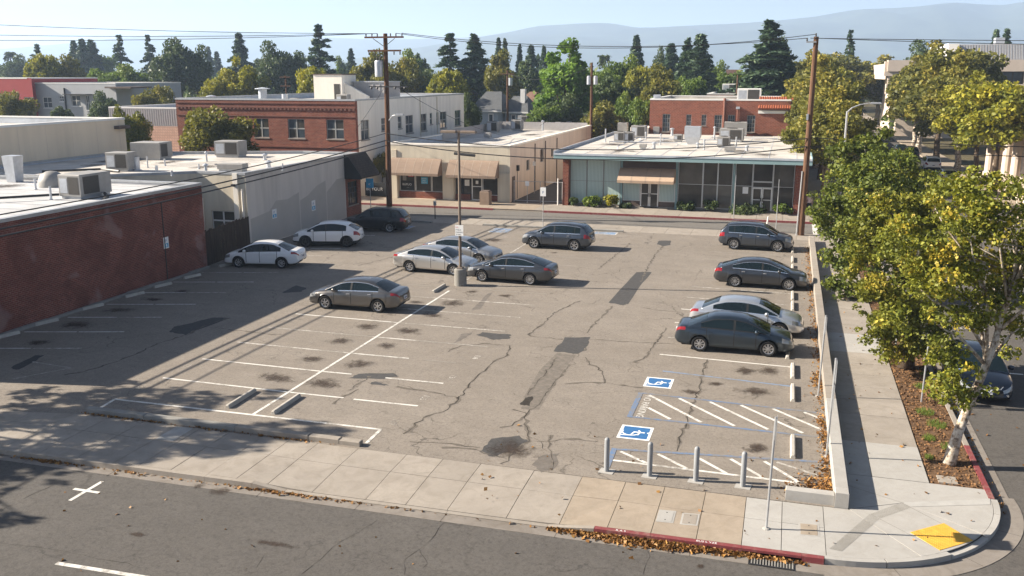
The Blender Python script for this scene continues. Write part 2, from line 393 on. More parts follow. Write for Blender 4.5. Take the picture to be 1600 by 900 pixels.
M['awning_peach'] = plain('peach canvas awning', (0.44, 0.325, 0.235), 0.9, var=0.06, scale=2, dirt=0.1, spec=0.15)
M['awning_trim'] = plain('awning seam', (0.34, 0.265, 0.205), 0.9, var=0.05)
M['brown_panel'] = plain('brown panel', (0.115, 0.085, 0.07), 0.8, var=0.1)
M['teal'] = plain('blue green painted fascia', (0.24, 0.36, 0.37), 0.6, var=0.06, scale=2, dirt=0.15)
M['alu'] = plain('aluminium frame', (0.60, 0.61, 0.61), 0.35, 0.6, var=0.05)
M['white_frame'] = plain('white painted frame', (0.70, 0.69, 0.66), 0.6, var=0.06)
M['grey_frame'] = plain('grey frame paint and gap shade', (0.28, 0.28, 0.27), 0.6, var=0.1)
M['black_frame'] = plain('black frame', (0.02, 0.02, 0.02), 0.5)
M['glass_dark'] = glass_mat('dark window glass', (0.06, 0.055, 0.047), 0.05, 0.4)
M['glass_shop'] = glass_mat('brownish shop glass', (0.11, 0.102, 0.088), 0.05, 0.4)  # lighter brownish pane colour imitates reflections in the glass front
M['glass_blue'] = glass_mat('blue grey window glass', (0.055, 0.068, 0.08), 0.08)
M['glass_car'] = glass_mat('tinted car glass', (0.006, 0.012, 0.015), 0.02, 0.4)
def curtain_mat():
    m = NT('pale green curtain behind glass'); sp = m.n('ShaderNodeSeparateXYZ'); m.l(m.pos(), sp.inputs[0])
    w = m.n('ShaderNodeTexWave'); w.inputs['Scale'].default_value = 2.6; w.inputs['Distortion'].default_value = 1.2; w.inputs['Detail'].default_value = 2
    mp = m.n('ShaderNodeMapping'); mp.inputs['Scale'].default_value = (1, 0, 0.04); m.l(m.pos(), mp.inputs['Vector']); m.l(mp.outputs[0], w.inputs['Vector'])
    m.col(m.ramp(w.outputs['Fac'], [(0.1, (0.30, 0.41, 0.40)), (0.8, (0.48, 0.58, 0.56))])).rough(0.25).spec(0.5)
    return m.mat
M['curtain'] = curtain_mat()
M['shingle'] = brick_mat('brown roof shingle', (0.075, 0.06, 0.05), (0.05, 0.04, 0.035), (0.03, 0.025, 0.022), 0.25, 0.16, 0.012, dirt=0.2)
M['roof_slate'] = brick_mat('grey roof shingle', (0.12, 0.125, 0.13), (0.095, 0.10, 0.105), (0.07, 0.07, 0.07), 0.3, 0.2, 0.012, dirt=0.1)
M['roof_brown'] = brick_mat('brown roof tile', (0.26, 0.155, 0.11), (0.21, 0.12, 0.085), (0.12, 0.07, 0.05), 0.3, 0.25, 0.02, dirt=0.1)
M['tile_red'] = plain('red clay tile', (0.28, 0.085, 0.042), 0.8, var=0.25, scale=4, spec=0.2)
M['house_blue'] = plain('blue grey clapboard', (0.30, 0.35, 0.40), 0.8, var=0.05)
M['white_trim'] = plain('white trim', (0.72, 0.71, 0.68), 0.7, var=0.04)
M['grey_wall'] = plain('grey wall', (0.40, 0.41, 0.42), 0.85, var=0.05, scale=1, dirt=0.1)
M['red_wall'] = plain('dark red wall', (0.33, 0.05, 0.05), 0.85, var=0.07, scale=1)
M['corrug'] = plain('corrugated metal', (0.40, 0.38, 0.37), 0.55, 0.3, var=0.1, scale=3)
M['stone'] = plain('pale concrete facade', (0.56, 0.47, 0.39), 0.9, var=0.06, scale=1, dirt=0.12)
M['tyre'] = plain('tyre rubber', (0.018, 0.018, 0.018), 0.85, spec=0.2)
M['rim'] = plain('alloy rim', (0.46, 0.46, 0.47), 0.3, 0.8, var=0.05)
M['rim_dark'] = plain('dark alloy rim', (0.06, 0.06, 0.065), 0.35, 0.7, var=0.05)
M['trim_black'] = plain('black plastic trim', (0.016, 0.016, 0.017), 0.6, spec=0.3)
M['chrome'] = plain('bright trim', (0.7, 0.7, 0.7), 0.15, 0.9, var=0.03)
M['head_lamp'] = plain('headlamp lens', (0.30, 0.31, 0.32), 0.08, 0.3, var=0.15, scale=20, spec=0.8)
M['tail_lamp'] = plain('red tail lamp lens', (0.24, 0.008, 0.010), 0.12, var=0.2, scale=15, spec=0.7)
M['plate'] = plain('licence plate', (0.66, 0.67, 0.68), 0.5, var=0.04)
M['plate_ink'] = plain('plate lettering', (0.03, 0.05, 0.16), 0.5)
M['leaf_dry'] = plain('dry fallen leaves', (0.29, 0.135, 0.038), 0.85, var=0.5, scale=22, spec=0.2)
M['sign_blue'] = plain('cyan sign', (0.07, 0.36, 0.58), 0.6, var=0.05)
M['sign_red'] = plain('red sign', (0.55, 0.03, 0.03), 0.6, var=0.05)
M['black'] = plain('black', (0.012, 0.012, 0.012), 0.7)
M['bark'] = plain('bark', (0.095, 0.07, 0.05), 0.95, var=0.4, scale=9, bump=0.8, bscale=14, spec=0.1)
M['bark_pale'] = None
def sycamore_bark():
    m = NT('mottled sycamore bark'); f = m.noise(m.pos(), 7.0, 4, 0.6, 0.4)
    m.col(m.ramp(f, [(0.36, (0.11, 0.078, 0.055)), (0.45, (0.30, 0.24, 0.18)), (0.58, (0.55, 0.49, 0.41))])).rough(0.9).spec(0.2)
    m.bump(m.noise(m.pos(), 22, 4), 0.4, 0.02); return m.mat
M['bark_pale'] = sycamore_bark()
# ================================================================ the setting
def struct(name, label, mb, mats, smooth=False):
    o = mb.obj(name, mats, None, smooth); o['kind'] = 'structure'
    if label: o['label'] = label
    return o
def sheet(name, label, x0, x1, y0, y1, z, mat):
    return struct(name, label, MB().quad((x0, y0, z), (x1, y0, z), (x1, y1, z), (x0, y1, z)), mat)

terrain = sheet('terrain', 'flat earth and lawns of the town reaching to the hills', -8000, 8000, -600, 8400, -0.32, M['terrain'])
ZS = -0.15                                    # street level; lot and pavements are at 0
front_street = sheet('front_street', 'grey street in the foreground', -140, 90, -60, 20.24, ZS, M['street'])
def kerbY(x): return 20.55 + 0.016 * max(min(x, 1.45), -30)      # line of the front kerb face
side_street = struct('side_street', 'street on the right leading away between trees',
    MB().quad((1.0, 20.24, ZS - .004), (90.0, 20.24, ZS - .004), (90.0, 25.2, ZS - .004), (1.0, 25.2, ZS - .004)).quad((5.8, 25.2, ZS - .004), (18.0, 25.2, ZS - .004), (18.0, 420, ZS - .004), (5.8, 420, ZS - .004)), M['street'])
back_street = sheet('back_street', 'pale street crossing behind the parking lot', -150, 5.9, 67.3, 73.0, ZS + .004, M['street_far'])

# ---- parking lot
lot = struct('parking_lot', 'cracked sun bleached asphalt parking lot',
             MB().prism([(-32.6, 22.2), (-24.0, 22.98), (-21.9, 23.36), (1.78, 23.42), (1.78, 64.5), (-33.2, 64.5), (-33.2, 51), (-40, 51), (-40, 45.1), (-32.0, 45.1)], -0.3, 0.0), M['lot'])

# ---- front pavement: every slab a piece
JX = [-42, -40.6, -39.2, -37.8, -36.4, -35, -33.6, -32.2, -30.8, -29.4, -28, -26.6, -25.1, -23.62, -22.2, -20.83, -19.5, -18.2, -17.38, -16.3, -15.11, -14.17, -13.2, -11.84, -10.25, -9.1, -7.93,
      -6.32, -4.92, -3.69, -2.61, -1.51, -0.44, 0.48, 1.5]
front_walk = struct('front_sidewalk', 'concrete pavement along the front of the parking lot',
    MB().prism([(-42, 20.1), (-22, 20.32), (1.5, 20.7), (1.5, 23.4), (-21.9, 23.34), (-24, 22.96), (-42, 21.6)], -0.3, -0.14), M['joint'])
def backY(x): return 23.38 if x > -21.9 else 23.34 + (x + 21.9) * 0.09
APR0, APR1 = -12.6, -5.2                      # dropped kerb of the driveway
def drop(x):
    if x < APR0 - 1.0 or x > APR1 + 1.2: return 0.0
    if APR0 <= x <= APR1: return 0.125
    return 0.125 * ((x - APR0 + 1.0) if x < APR0 else (APR1 + 1.2 - x) / 1.2)
random.seed(3)
for i in range(len(JX) - 1):
    a, b = JX[i] + 0.008, JX[i + 1] - 0.008
    mat = 'concrete_new' if a > -0.5 else ('concrete_tan' if (-5 < a) else 'concrete')
    for r in range(2):
        if r == 0: y0a, y0b, y1a, y1b = kerbY(a) + .165, kerbY(b) + .165, 22.16, 22.16
        else: y0a, y0b, y1a, y1b = 22.176, 22.176, backY(a) - .005, backY(b) - .005
        dz = random.uniform(-0.004, 0.004)
        zs = [dz - (drop(a) if r == 0 else 0), dz - (drop(b) if r == 0 else 0), dz, dz]
        if r == 0: zs = [dz - drop(a) * .9, dz - drop(b) * .9, dz - drop(b) * .18, dz - drop(a) * .18]
        else: zs = [dz - drop(a) * .18, dz - drop(b) * .18, dz * .5, dz * .5]
        MB().prism([(a, y0a), (b, y0b), (b, y1b), (a, y1a)], -0.2, 0, 0, zs).obj('paving_slab', M[mat], front_walk)
o = MB().prism([(-18.2, 22.28), (-17.56, 22.24), (-17.6, 23.3), (-18.2, 23.3)], -0.1, 0.008).obj('repair_patch', M['concrete_new'], front_walk)
# kerb stones, gutter
XK = [-42, -38, -34, -30, -27, -24, -21, -18, -15.1, -13.6, -12.6, -10.3, -7.9, -5.2, -4.0, -2.6, -0.42, 0.95, 1.45]
front_kerb = struct('front_kerb', 'concrete kerb of the front pavement', MB().prism([(-42, kerbY(-42)), (1.45, kerbY(1.45)), (1.45, kerbY(1.45) + .15), (-42, kerbY(-42) + .15)], -0.3, -0.16), M['joint'])
RED0, RED1 = -3.7, 1.45
for i in range(len(XK) - 1):
    a, b = XK[i] + .004, XK[i + 1] - .004
    red = a > -4.05
    if abs(a + 0.416) < .01:      # storm drain mouth sits under this stone
        MB().prism([(a, kerbY(a)), (b, kerbY(b)), (b, kerbY(b) + .15), (a, kerbY(a) + .15)], -0.055, 0.006).obj('kerb_stone', M['kerb_red'], front_kerb)
        MB().prism([(a, kerbY(a) + .10), (b, kerbY(b) + .10), (b, kerbY(b) + .145), (a, kerbY(a) + .145)], -0.3, -0.058).obj('drain_mouth', M['black'], front_kerb)
        continue
    za, zb = 0.006 - drop(a), 0.006 - drop(b)
    MB().prism([(a, kerbY(a)), (b, kerbY(b)), (b, kerbY(b) + .15), (a, kerbY(a) + .15)], -0.3, 0, 0, [za, zb, zb, za]).obj('kerb_stone', M['kerb_red' if red else 'concrete'], front_kerb)
gutter = struct('gutter', 'concrete gutter along the front kerb', MB().prism([(-42, kerbY(-42) - .44), (1.45, kerbY(1.45) - .44), (1.45, kerbY(1.45) - .001), (-42, kerbY(-42) - .001)], -0.32, -0.143), M['gutter'])
for x in (-24, -21, -18, -15.1, -13.2, -10.3, -7.9, -4.9, -1.6, 0.6):
    MB().box(x - .006, x + .006, kerbY(x) - .43, kerbY(x) - .004, -0.16, -0.1405).obj('gutter_joint', M['joint'], gutter)
dr = thing('storm_drain', 'black iron storm drain grate in the gutter below the red kerb', 'drain', (0.27, 20.3, ZS))
dmb = MB().box(-0.22, 0.76, 20.14, 20.5, -0.139, -0.1365, 0); dmb.obj('pit', M['black'], dr)
fm = MB()
fm.box(-.25, .79, 20.10, 20.14, -.14, -.125).box(-.25, .79, 20.5, 20.535, -.14, -.125).box(-.25, -.22, 20.14, 20.5, -.14, -.126).box(.76, .79, 20.14, 20.5, -.14, -.126)
fm.obj('frame', M['dark_metal'], dr)
for k in range(15):
    x = -0.19 + k * 0.066; MB().box(x, x + .03, 20.142, 20.498, -.1365, -.124).obj('grate_bar', M['concrete_dark'], dr)

# ---- corner with rounded kerb
CC, CR = (1.45, 25.12), 4.5
def arc(r, a0=-90, a1=0, n=20): return [(CC[0] + r * math.cos(R(a0 + (a1 - a0) * k / n)), CC[1] + r * math.sin(R(a0 + (a1 - a0) * k / n))) for k in range(n + 1)]
corner = struct('corner_pavement', 'pale new concrete street corner with curb ramp', MB().prism([(1.49, 23.40), (1.49, 20.74)] + arc(4.34) + [(5.79, 25.72), (2.13, 25.72), (2.13, 23.40)], -0.3, -0.02), M['joint'])
in_arc = arc(4.335)
def ang_pts(a0, a1, n=8): return arc(4.335, a0, a1, n)
def P2(px, py): v = GP(px, py); return (v.x, v.y)
apex1, apex2, apex3 = (2.66, 23.3), (3.49, 24.2), (2.9, 23.1)
pieces = [
    [(1.508, 23.395), (1.508, 20.79)] + ang_pts(-89, -86, 2) + [(2.62, 23.395)],
    [(2.64, 23.385)] + [(1.95, 20.84)] + ang_pts(-82, -52, 6) + [(3.54, 22.5)],
    [(2.66, 23.40), (3.56, 22.52)] + [(3.50, 22.51), (4.1, 21.79)] + ang_pts(-52, -38, 4) + [(4.4, 23.28), (3.52, 24.17)],
    [(3.53, 24.19), (4.41, 23.3)] + ang_pts(-36, -1, 6) + [(5.785, 25.70), (2.14, 25.70), (2.14, 23.42), (2.64, 23.42)],
]
for pc in pieces[:1] + pieces[1:2] + pieces[3:]:
    pass
MB().prism([(1.508, 23.395), (1.508, 20.785)] + ang_pts(-88.5, -60, 8) + [(2.15, 23.395)], -0.2, 0.0).obj('paving_slab', M['concrete_new'], corner)
MB().prism([(2.165, 23.395)] + [(ang_pts(-59.7, -59.7, 1)[0])] + ang_pts(-59.7, -30, 8) + [(3.55, 24.2), (2.165, 23.42)], -0.2, 0.002).obj('paving_slab', M['concrete_new'], corner)
MB().prism([(2.14, 23.45), (3.54, 24.22)] + ang_pts(-29.5, 0, 8) + [(5.785, 25.70), (2.14, 25.70)], -0.2, 0.0).obj('paving_slab', M['concrete_new'], corner)
# thin grooves of the ramp flares and the grooved warning band
for a, b in (((2.66, 23.28), (4.09, 21.8)), ((3.5, 24.2), (4.95, 22.55)), ((3.5, 24.22), (2.2, 24.9))):
    MB().ribbon([a, b], 0.02, 0.005).obj('score_line', M['concrete_dark'], corner)
def band(poly, name, m): MB().prism([(p[0], p[1]) for p in poly], -0.01, 0.0075).obj(name, m, corner)
gm = MB()
for (A, B, C, D) in (((1.58, 21.12), (1.86, 21.08), (2.87, 23.1), (2.64, 23.28)), ((2.66, 23.29), (2.88, 23.11), (3.72, 24.0), (3.50, 24.22))):
    n = int((Vector(A) - Vector(D)).length / 0.055)
    for k in range(n):
        t0, t1 = k / n, (k + .62) / n
        pa, pb, pc, pd = [Vector(A).lerp(Vector(D), t0), Vector(B).lerp(Vector(C), t0), Vector(B).lerp(Vector(C), t1), Vector(A).lerp(Vector(D), t1)]
        gm.quad((pa.x, pa.y, .006), (pb.x, pb.y, .006), (pc.x, pc.y, .006), (pd.x, pd.y, .006))
o = gm.obj('grooved_band', M['concrete_dark'], corner); o['kind'] = 'stuff'
MB().quad((3.52, 24.23, .006), (3.70, 24.02, .006), (5.72, 24.75, .006), (5.78, 25.1, .006)).obj('grooved_band_flare', plain('greyish concrete', (0.36, 0.35, 0.33), 0.9), corner)
pad = thing('tactile_pad', 'yellow tactile paving pad on the curb ramp at the corner', 'paving', (4.2, 22.5, 0))
q = [(3.52, 22.53), (4.39, 23.28), (4.93, 22.52), (4.09, 21.79)]
MB().prism(q, 0.0025, 0.012).obj('panel', M['yellow'], pad)
dm = MB()
for i in range(18):
    for j in range(16):
        u, v = (i + .5) / 18, (j + .5) / 16
        p = (Vector(q[0]).lerp(Vector(q[1]), u)).lerp(Vector(q[3]).lerp(Vector(q[2]), u), v)
        dm.lathe([(0.019, 0.012), (0.014, 0.018), (0.0, 0.018)], 6, (p.x, p.y, 0))
o = dm.obj('truncated_domes', M['yellow'], pad); o['kind'] = 'stuff'
# rounded kerb and gutter
ck = struct('corner_kerb', 'rounded concrete kerb around the corner', MB().prism(arc(4.47) + arc(4.36)[::-1], -0.3, -0.16), M['joint'])
angs = [-90, -72, -50, -30, -12, 0]
for a0, a1 in zip(angs[:-1], angs[1:]):
    MB().prism(arc(4.5, a0 + .15, a1 - .15, 6) + arc(4.345, a0 + .15, a1 - .15, 6)[::-1], -0.3, -0.05 if a0 == -50 else 0.004).obj('kerb_stone', M['concrete_new'], ck)
cg = struct('corner_gutter', 'curved concrete gutter around the corner', MB().prism(arc(5.05, -90, 6, 24) + arc(4.502, -90, 6, 24)[::-1], -0.32, -0.142), M['gutter'])
for a in (-70, -45, -20):
    p, q2 = arc(4.52, a, a, 1)[0], arc(5.03, a, a, 1)[0]; MB().ribbon([p, q2], 0.014, -0.1395).obj('gutter_joint', M['joint'], cg)

# ---- side pavement, planting strip, kerb on the right
side_walk = struct('side_sidewalk', 'concrete pavement between the low wall and the tree strip', MB().box(2.14, 4.37, 25.72, 64.5, -0.3, -0.06), M['joint'])
ys = [25.725, 28.3, 30.75, 32.2, 33.7, 35.2, 36.6, 38.1, 39.5, 41.0, 42.5, 44, 45.5, 47, 48.5, 50, 51.5, 53, 54.5, 56, 57.5, 59, 60.5, 62, 63.2, 64.5]
for i in range(len(ys) - 1):
    for a, b in ((2.145, 2.88), (2.895, 4.365)):
        mat = 'concrete_new' if ys[i] < 27 or 38 < ys[i] < 40.4 else 'concrete'
        MB().box(a, b, ys[i] + .006, ys[i + 1] - .006, -0.2, random.uniform(-.003, .003)).obj('paving_slab', M[mat], side_walk)
strip = struct('planting_strip', 'bark mulch strip with street trees', MB().box(4.37, 5.745, 25.72, 64.5, -0.3, -0.03), M['bark_mulch'])
side_kerb = struct('side_kerb', 'concrete kerb of the side street', MB().box(5.76, 5.88, 25.12, 66.0, -0.3, -0.17), M['joint'])
yk = [25.14, 26.6, 28.9, 32, 35, 38, 41, 44, 47, 50, 53, 56, 59, 62, 66]
for i in range(len(yk) - 1):
    MB().box(5.75, 5.9, yk[i] + .004, yk[i + 1] - .004, -0.3, 0.006).obj('kerb_stone', M['kerb_red' if 25.2 < (yk[i] + yk[i + 1]) / 2 < 29 else 'concrete'], side_kerb)
sg = struct('side_gutter', 'concrete gutter of the side street', MB().box(5.902, 6.35, 25.5, 66, -0.32, -0.1425), M['gutter'])
for y in (28, 31, 34, 37, 40, 43): MB().box(5.905, 6.345, y - .006, y + .006, -.16, -.1395).obj('gutter_joint', M['joint'], sg)

# ---- far pavements
near_walk = struct('back_near_sidewalk', 'narrow pavement at the back of the parking lot', MB().box(-140, 5.75, 64.52, 67.15, -0.3, -0.03), M['joint'])
x = -44.0
while x < 5.0:
    MB().box(x + .008, x + 1.792, 64.53, 67.14, -.2, random.uniform(-.004, .004)).obj('paving_slab', M['concrete'], near_walk); x += 1.8
MB().box(-140, 5.75, 67.15, 67.3, -0.3, 0.004).obj('kerb_stone', M['concrete'], near_walk)
far_walk = struct('back_far_sidewalk', 'pavement in front of the shops across the back street', MB().box(-140, 5.75, 73.15, 77.3, -0.3, -0.03), M['joint'])
x = -46.0
while x < 4.0:
    MB().box(x + .01, x + 1.99, 73.16, 77.25, -.2, random.uniform(-.004, .004)).obj('paving_slab', M['concrete_tan' if x < -20 else 'concrete'], far_walk); x += 2.0
for a, b in ((-46, -40), (-40, -34), (-34, -28), (-28, -23.5), (-19.2, -14), (-14, -8), (-8, -2), (-2, 3.6)):
    MB().box(a + .01, b - .01, 73.0, 73.15, -.3, .006).obj('kerb_stone', M['kerb_red'], far_walk)
MB().box(-23.5, -19.2, 73.0, 73.15, -.3, -.1).obj('kerb_stone', M['concrete'], far_walk)
MB().box(3.6, 5.75, 73.0, 73.15, -.3, .006).obj('kerb_stone', M['concrete'], far_walk)
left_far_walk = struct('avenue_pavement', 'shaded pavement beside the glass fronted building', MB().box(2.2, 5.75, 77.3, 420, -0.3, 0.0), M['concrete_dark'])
right_walk = struct('right_pavement', 'pavement on the far side of the side street', MB().box(18.0, 21.0, 60, 420, -0.3, 0.0), M['concrete_tan'])
alley = sheet('alley', 'asphalt alley between the cream shop and the glass building', -23.2, -18.35, 77.3, 104, -0.006, M['street'])

# ---- low concrete wall on the right edge of the lot
wall = thing('low_wall', 'low concrete retaining wall along the right edge of the parking lot', 'wall', (1.95, 24, 0))
MB().box(1.785, 2.125, 23.80, 30.9, -0.25, 0.42, bev=.012).obj('wall_length', M['concrete_new'], wall)
MB().box(1.785, 2.12, 30.93, 46.5, -0.25, 0.415, bev=.012).obj('wall_length', M['concrete'], wall)
MB().box(1.785, 2.12, 46.53, 64.2, -0.25, 0.41, bev=.012).obj('wall_length', M['concrete'], wall)
MB().box(1.785, 2.125, 23.43, 23.79, -0.25, 0.42, bev=.012).obj('wall_end', M['concrete_new'], wall)
MB().box(0.55, 1.775, 23.5, 23.77, -0.1, 0.30, bev=.012).obj('wall_return', M['concrete_new'], wall)
# ---- kerbs round the front stalls
fk = thing('island_kerb', 'worn concrete kerb along the front of the middle stalls', 'kerb', (-17, 23.6, 0))
for a, b, h in ((-21.9, -19.6, .17), (-19.58, -16.2, .165), (-16.18, -13.6, .17), (-13.57, -12.55, .165), (-12.53, -11.85, .15)):
    MB().box(a, b, 23.48, 23.73, -.1, h, bev=.02).obj('kerb_stone', M['concrete' if b > -14 else 'concrete_dark'], fk)
bk = thing('back_kerb', 'concrete kerb strip at the back edge of the parking lot', 'kerb', (-18, 64.3, 0))
for a, b in ((-21.5, -17.3), (-17.28, -14), (-13.98, -10.9)): MB().box(a, b, 64.22, 64.48, -.1, .13, bev=.015).obj('kerb_stone', M['concrete_dark'], bk)
bk2 = thing('corner_island_kerb', 'kerb strip at the back of the lot beside the left utility pole', 'kerb', (-29, 64.3, 0))
for a, b in ((-31.5, -28.5), (-28.48, -25.6)): MB().box(a, b, 64.22, 64.48, -.1, .13, bev=.015).obj('kerb_stone', M['concrete_dark'], bk2)
wk = thing('wall_foot_kerb', 'low concrete footing along the base of the dark brick wall', 'kerb', (-31.9, 34, 0))
y = 24.3
while y < 44.5:
    L = random.uniform(2.2, 3.6); MB().box(-32.08, -31.86, y, min(y + L - .03, 45), -.05, random.uniform(.09, .14), bev=.02).obj('kerb_stone', M['concrete_dark'], wk); y += L

# ================================================================ painted markings, patches, cracks: pieces of the lot
def line(a, b, w, m, name='stall_line', z=0.006, parent=None):
    MB().ribbon([a, b], w, z).obj(name, M[m], parent or lot)
random.seed(5)
line((-16.45, 24.9), (-16.46, 43.6), 0.11, 'white_paint', 'centre_line')
line((-16.46, 45.9), (-16.3, 62.2), 0.11, 'white_faint', 'centre_line', .0062)
k = 0
while 27.25 + 2.44 * k < 63:
    Y = 27.25 + 2.44 * k
    near = k < 7
    sl = 0.02
    line((-21.75, Y + .06), (-16.52, Y), 0.10, 'white_paint' if k in (0, 1, 4) else ('white_faint' if near else 'white_old'), z=.0065)
    b = 'white_paint' if k in (0, 1) else 'white_faint'
    if k == 2: line((-16.38, Y), (-13.9, Y + .02), .10, 'white_paint', z=.0065); line((-13.2, Y), (-11.9, Y + .02), .09, 'white_old', z=.0065)
    elif k == 1: line((-16.38, Y), (-15.2, Y + .02), .10, 'white_paint', z=.0065); line((-13.8, Y), (-11.5, Y + .02), .10, 'white_paint', z=.0065)
    elif k == 0: line((-16.38, Y), (-14.3, Y + .02), .10, 'white_paint', z=.0065); line((-13.9, Y), (-11.5, Y + .02), .10, 'white_paint', z=.0065)
    else: line((-16.38, Y), (-11.4, Y + .02), .10, b if near else 'white_old', z=.0065)
    k += 1
# box round the front stalls
for a, b in (((-21.9, 24.87), (-11.8, 24.96)), ((-11.82, 24.93), (-11.78, 23.8)), ((-21.86, 24.85), (-21.72, 23.8))):
    line(a, b, 0.11, 'white_paint', z=.0072)
# left row, slightly angled
for k in range(13):
    Y = 28.3 + 2.585 * k
    line((-31.6, Y), (-29.4, Y + .66), .10, 'white_paint' if k < 6 else 'white_faint'); line((-29.3, Y + .68), (-27.4, Y + 1.27), .095, 'white_paint' if k % 2 else 'white_faint')
line((-27.9, 27.5), (-25.9, 27.3), .09, 'white_faint'); line((-25.9, 27.3), (-27.0, 25.6), .09, 'white_faint', z=.0068)
# right row
for k, Y in enumerate([35.45, 38.0, 40.55, 43.1, 45.6, 48.1, 50.7, 53.3, 55.9, 58.5, 61.2, 63.5]):
    line((-4.4, Y + .12), (0.66, Y - .1), .10, 'white_paint' if k in (0, 3) else ('white_faint' if k < 6 else 'white_old'))
# blue disabled bays on the right
line((-4.0, 33.45), (0.9, 33.0), .10, 'blue_faint', 'bay_line')
def bay(y0, y1, name, x1=1.6):
    line((-4.42, y1 + .06), (-4.42, y0 - .06), .17, 'blue_paint', name, .0075)
    line((-4.34, y1), (x1, y1 - .25), .12, 'blue_paint', name, .0075); line((-4.34, y0), (x1, y0 - .05), .12, 'blue_paint' if y0 > 25 else 'blue_faint', name, .0075)
bay(28.35, 30.75, 'bay_line')
for i, x in enumerate((-4.1, -3.05, -2.0, -0.95, 0.1, 1.1)):
    line((x, 30.62 - .04 * i), (x + 2.0 if i < 5 else x + .5, 28.5 if i < 5 else 30.0), .115, 'white_paint', 'hatch_line', .0064)
line((-3.95, 29.35), (-3.1, 28.5), .115, 'white_paint', 'hatch_line', .0064)
line((-4.42, 25.62), (-4.36, 23.75), .16, 'blue_paint', 'bay_line', .0075)
line((-4.34, 25.55), (1.65, 26.35), .13, 'blue_paint', 'bay_line', .0075)
line((-4.3, 24.72), (0.85, 24.68), .11, 'white_paint', 'hatch_line', .0064)
for x in (-4.2, -3.1, -2.0, -1.0, -0.05): line((x, 25.4 + (x + 4.3) * .12), (x + .95, 24.74), .11, 'white_paint', 'hatch_line', .0069)
line((0.3, 25.95), (1.5, 25.3), .1, 'white_faint', 'hatch_line', .0064)

def text_mesh(txt, size, mat, name, parent, loc, rot, extrude=0.0, align='LEFT', world=True):
    cu = bpy.data.curves.new(name, 'FONT'); cu.body = txt; cu.size = size; cu.extrude = extrude; cu.align_x = align; cu.resolution_u = 2
    t = bpy.data.objects.new(name + '_t', cu); COL.objects.link(t)
    dg = bpy.context.evaluated_depsgraph_get(); me = bpy.data.meshes.new_from_object(t.evaluated_get(dg)); bpy.data.objects.remove(t)
    me.materials.clear(); me.materials.append(mat)
    off = wloc(parent) if (parent is not None and world) else Vector((0, 0, 0))
    o = link_mesh(name, me, parent, Vector(loc) - off); o.rotation_euler = rot
    return o
text_mesh('NO PARKING', 0.36, M['white_paint'], 'painted_letters', lot, (-4.22, 30.55, 0.0066), (0, 0, R(-90)))
def emblem(x0, y0, w, h, fm='blue_sign', wm='white_sign'):
    """wheelchair emblem painted on the ground, its head towards +X"""
    t = lot
    MB().quad((x0, y0, .005), (x0 + w, y0, .005), (x0 + w, y0 + h, .005), (x0, y0 + h, .005)).obj('emblem_border', M[wm], t)
    b = .09
    MB().quad((x0 + b, y0 + b, .0065), (x0 + w - b, y0 + b, .0065), (x0 + w - b, y0 + h - b, .0065), (x0 + b, y0 + h - b, .0065)).obj('emblem_field', M[fm], t)
    cx, cy = x0 + w * .36, y0 + h * .52; mb = MB(); z = .0085; r = h * .25
    pts = [(cx + r * math.cos(R(a)), cy + r * math.sin(R(a))) for a in range(-200, 60, 20)]
    mb.ribbon(pts, .055, z)                                            # wheel
    mb.ribbon([(cx + r * 1.55, cy + .02), (cx + .08, cy + .02)], .075, z + .0002)          # back
    mb.ribbon([(cx + .1, cy + .02), (cx + .02, cy - r * 1.0), (cx - r * 1.1, cy - r * 1.15), (cx - r * 1.2, cy - r * .8)], .06, z + .0004)
    mb.ribbon([(cx + r * .9, cy), (cx + r * .85, cy - r * .8)], .05, z + .0006)
    mb.poly([(cx + r * 2.0 + .06 * math.cos(R(a)), cy + .02 + .055 * math.sin(R(a)), z) for a in range(0, 360, 30)])
    mb.obj('wheelchair_emblem', M[wm], t)
emblem(-4.46, 31.5, 1.0, 1.1); emblem(-4.52, 26.46, 1.02, 1.12)
emblem(-20.3, 61.6, 1.5, 1.9, 'blue_faint', 'white_faint'); emblem(-12.9, 63.0, 1.7, 1.1, 'blue_faint', 'white_faint'); emblem(-27.6, 61.2, 1.4, 1.4, 'blue_faint', 'white_faint')
# stall numbers
random.seed(9)
for i, (px, py) in enumerate([(363, 547), (291, 575), (221, 607), (707, 585), (665, 616), (745, 554), (617, 653), (452, 500), (405, 521)]):
    v = GP(px, py); text_mesh(str(123 - i if px < 500 else 131 + i), 0.34, M['white_faint'], 'stall_number', lot, (v.x, v.y - .1, .0062), (0, 0, R(90 if px < 500 else -90)))
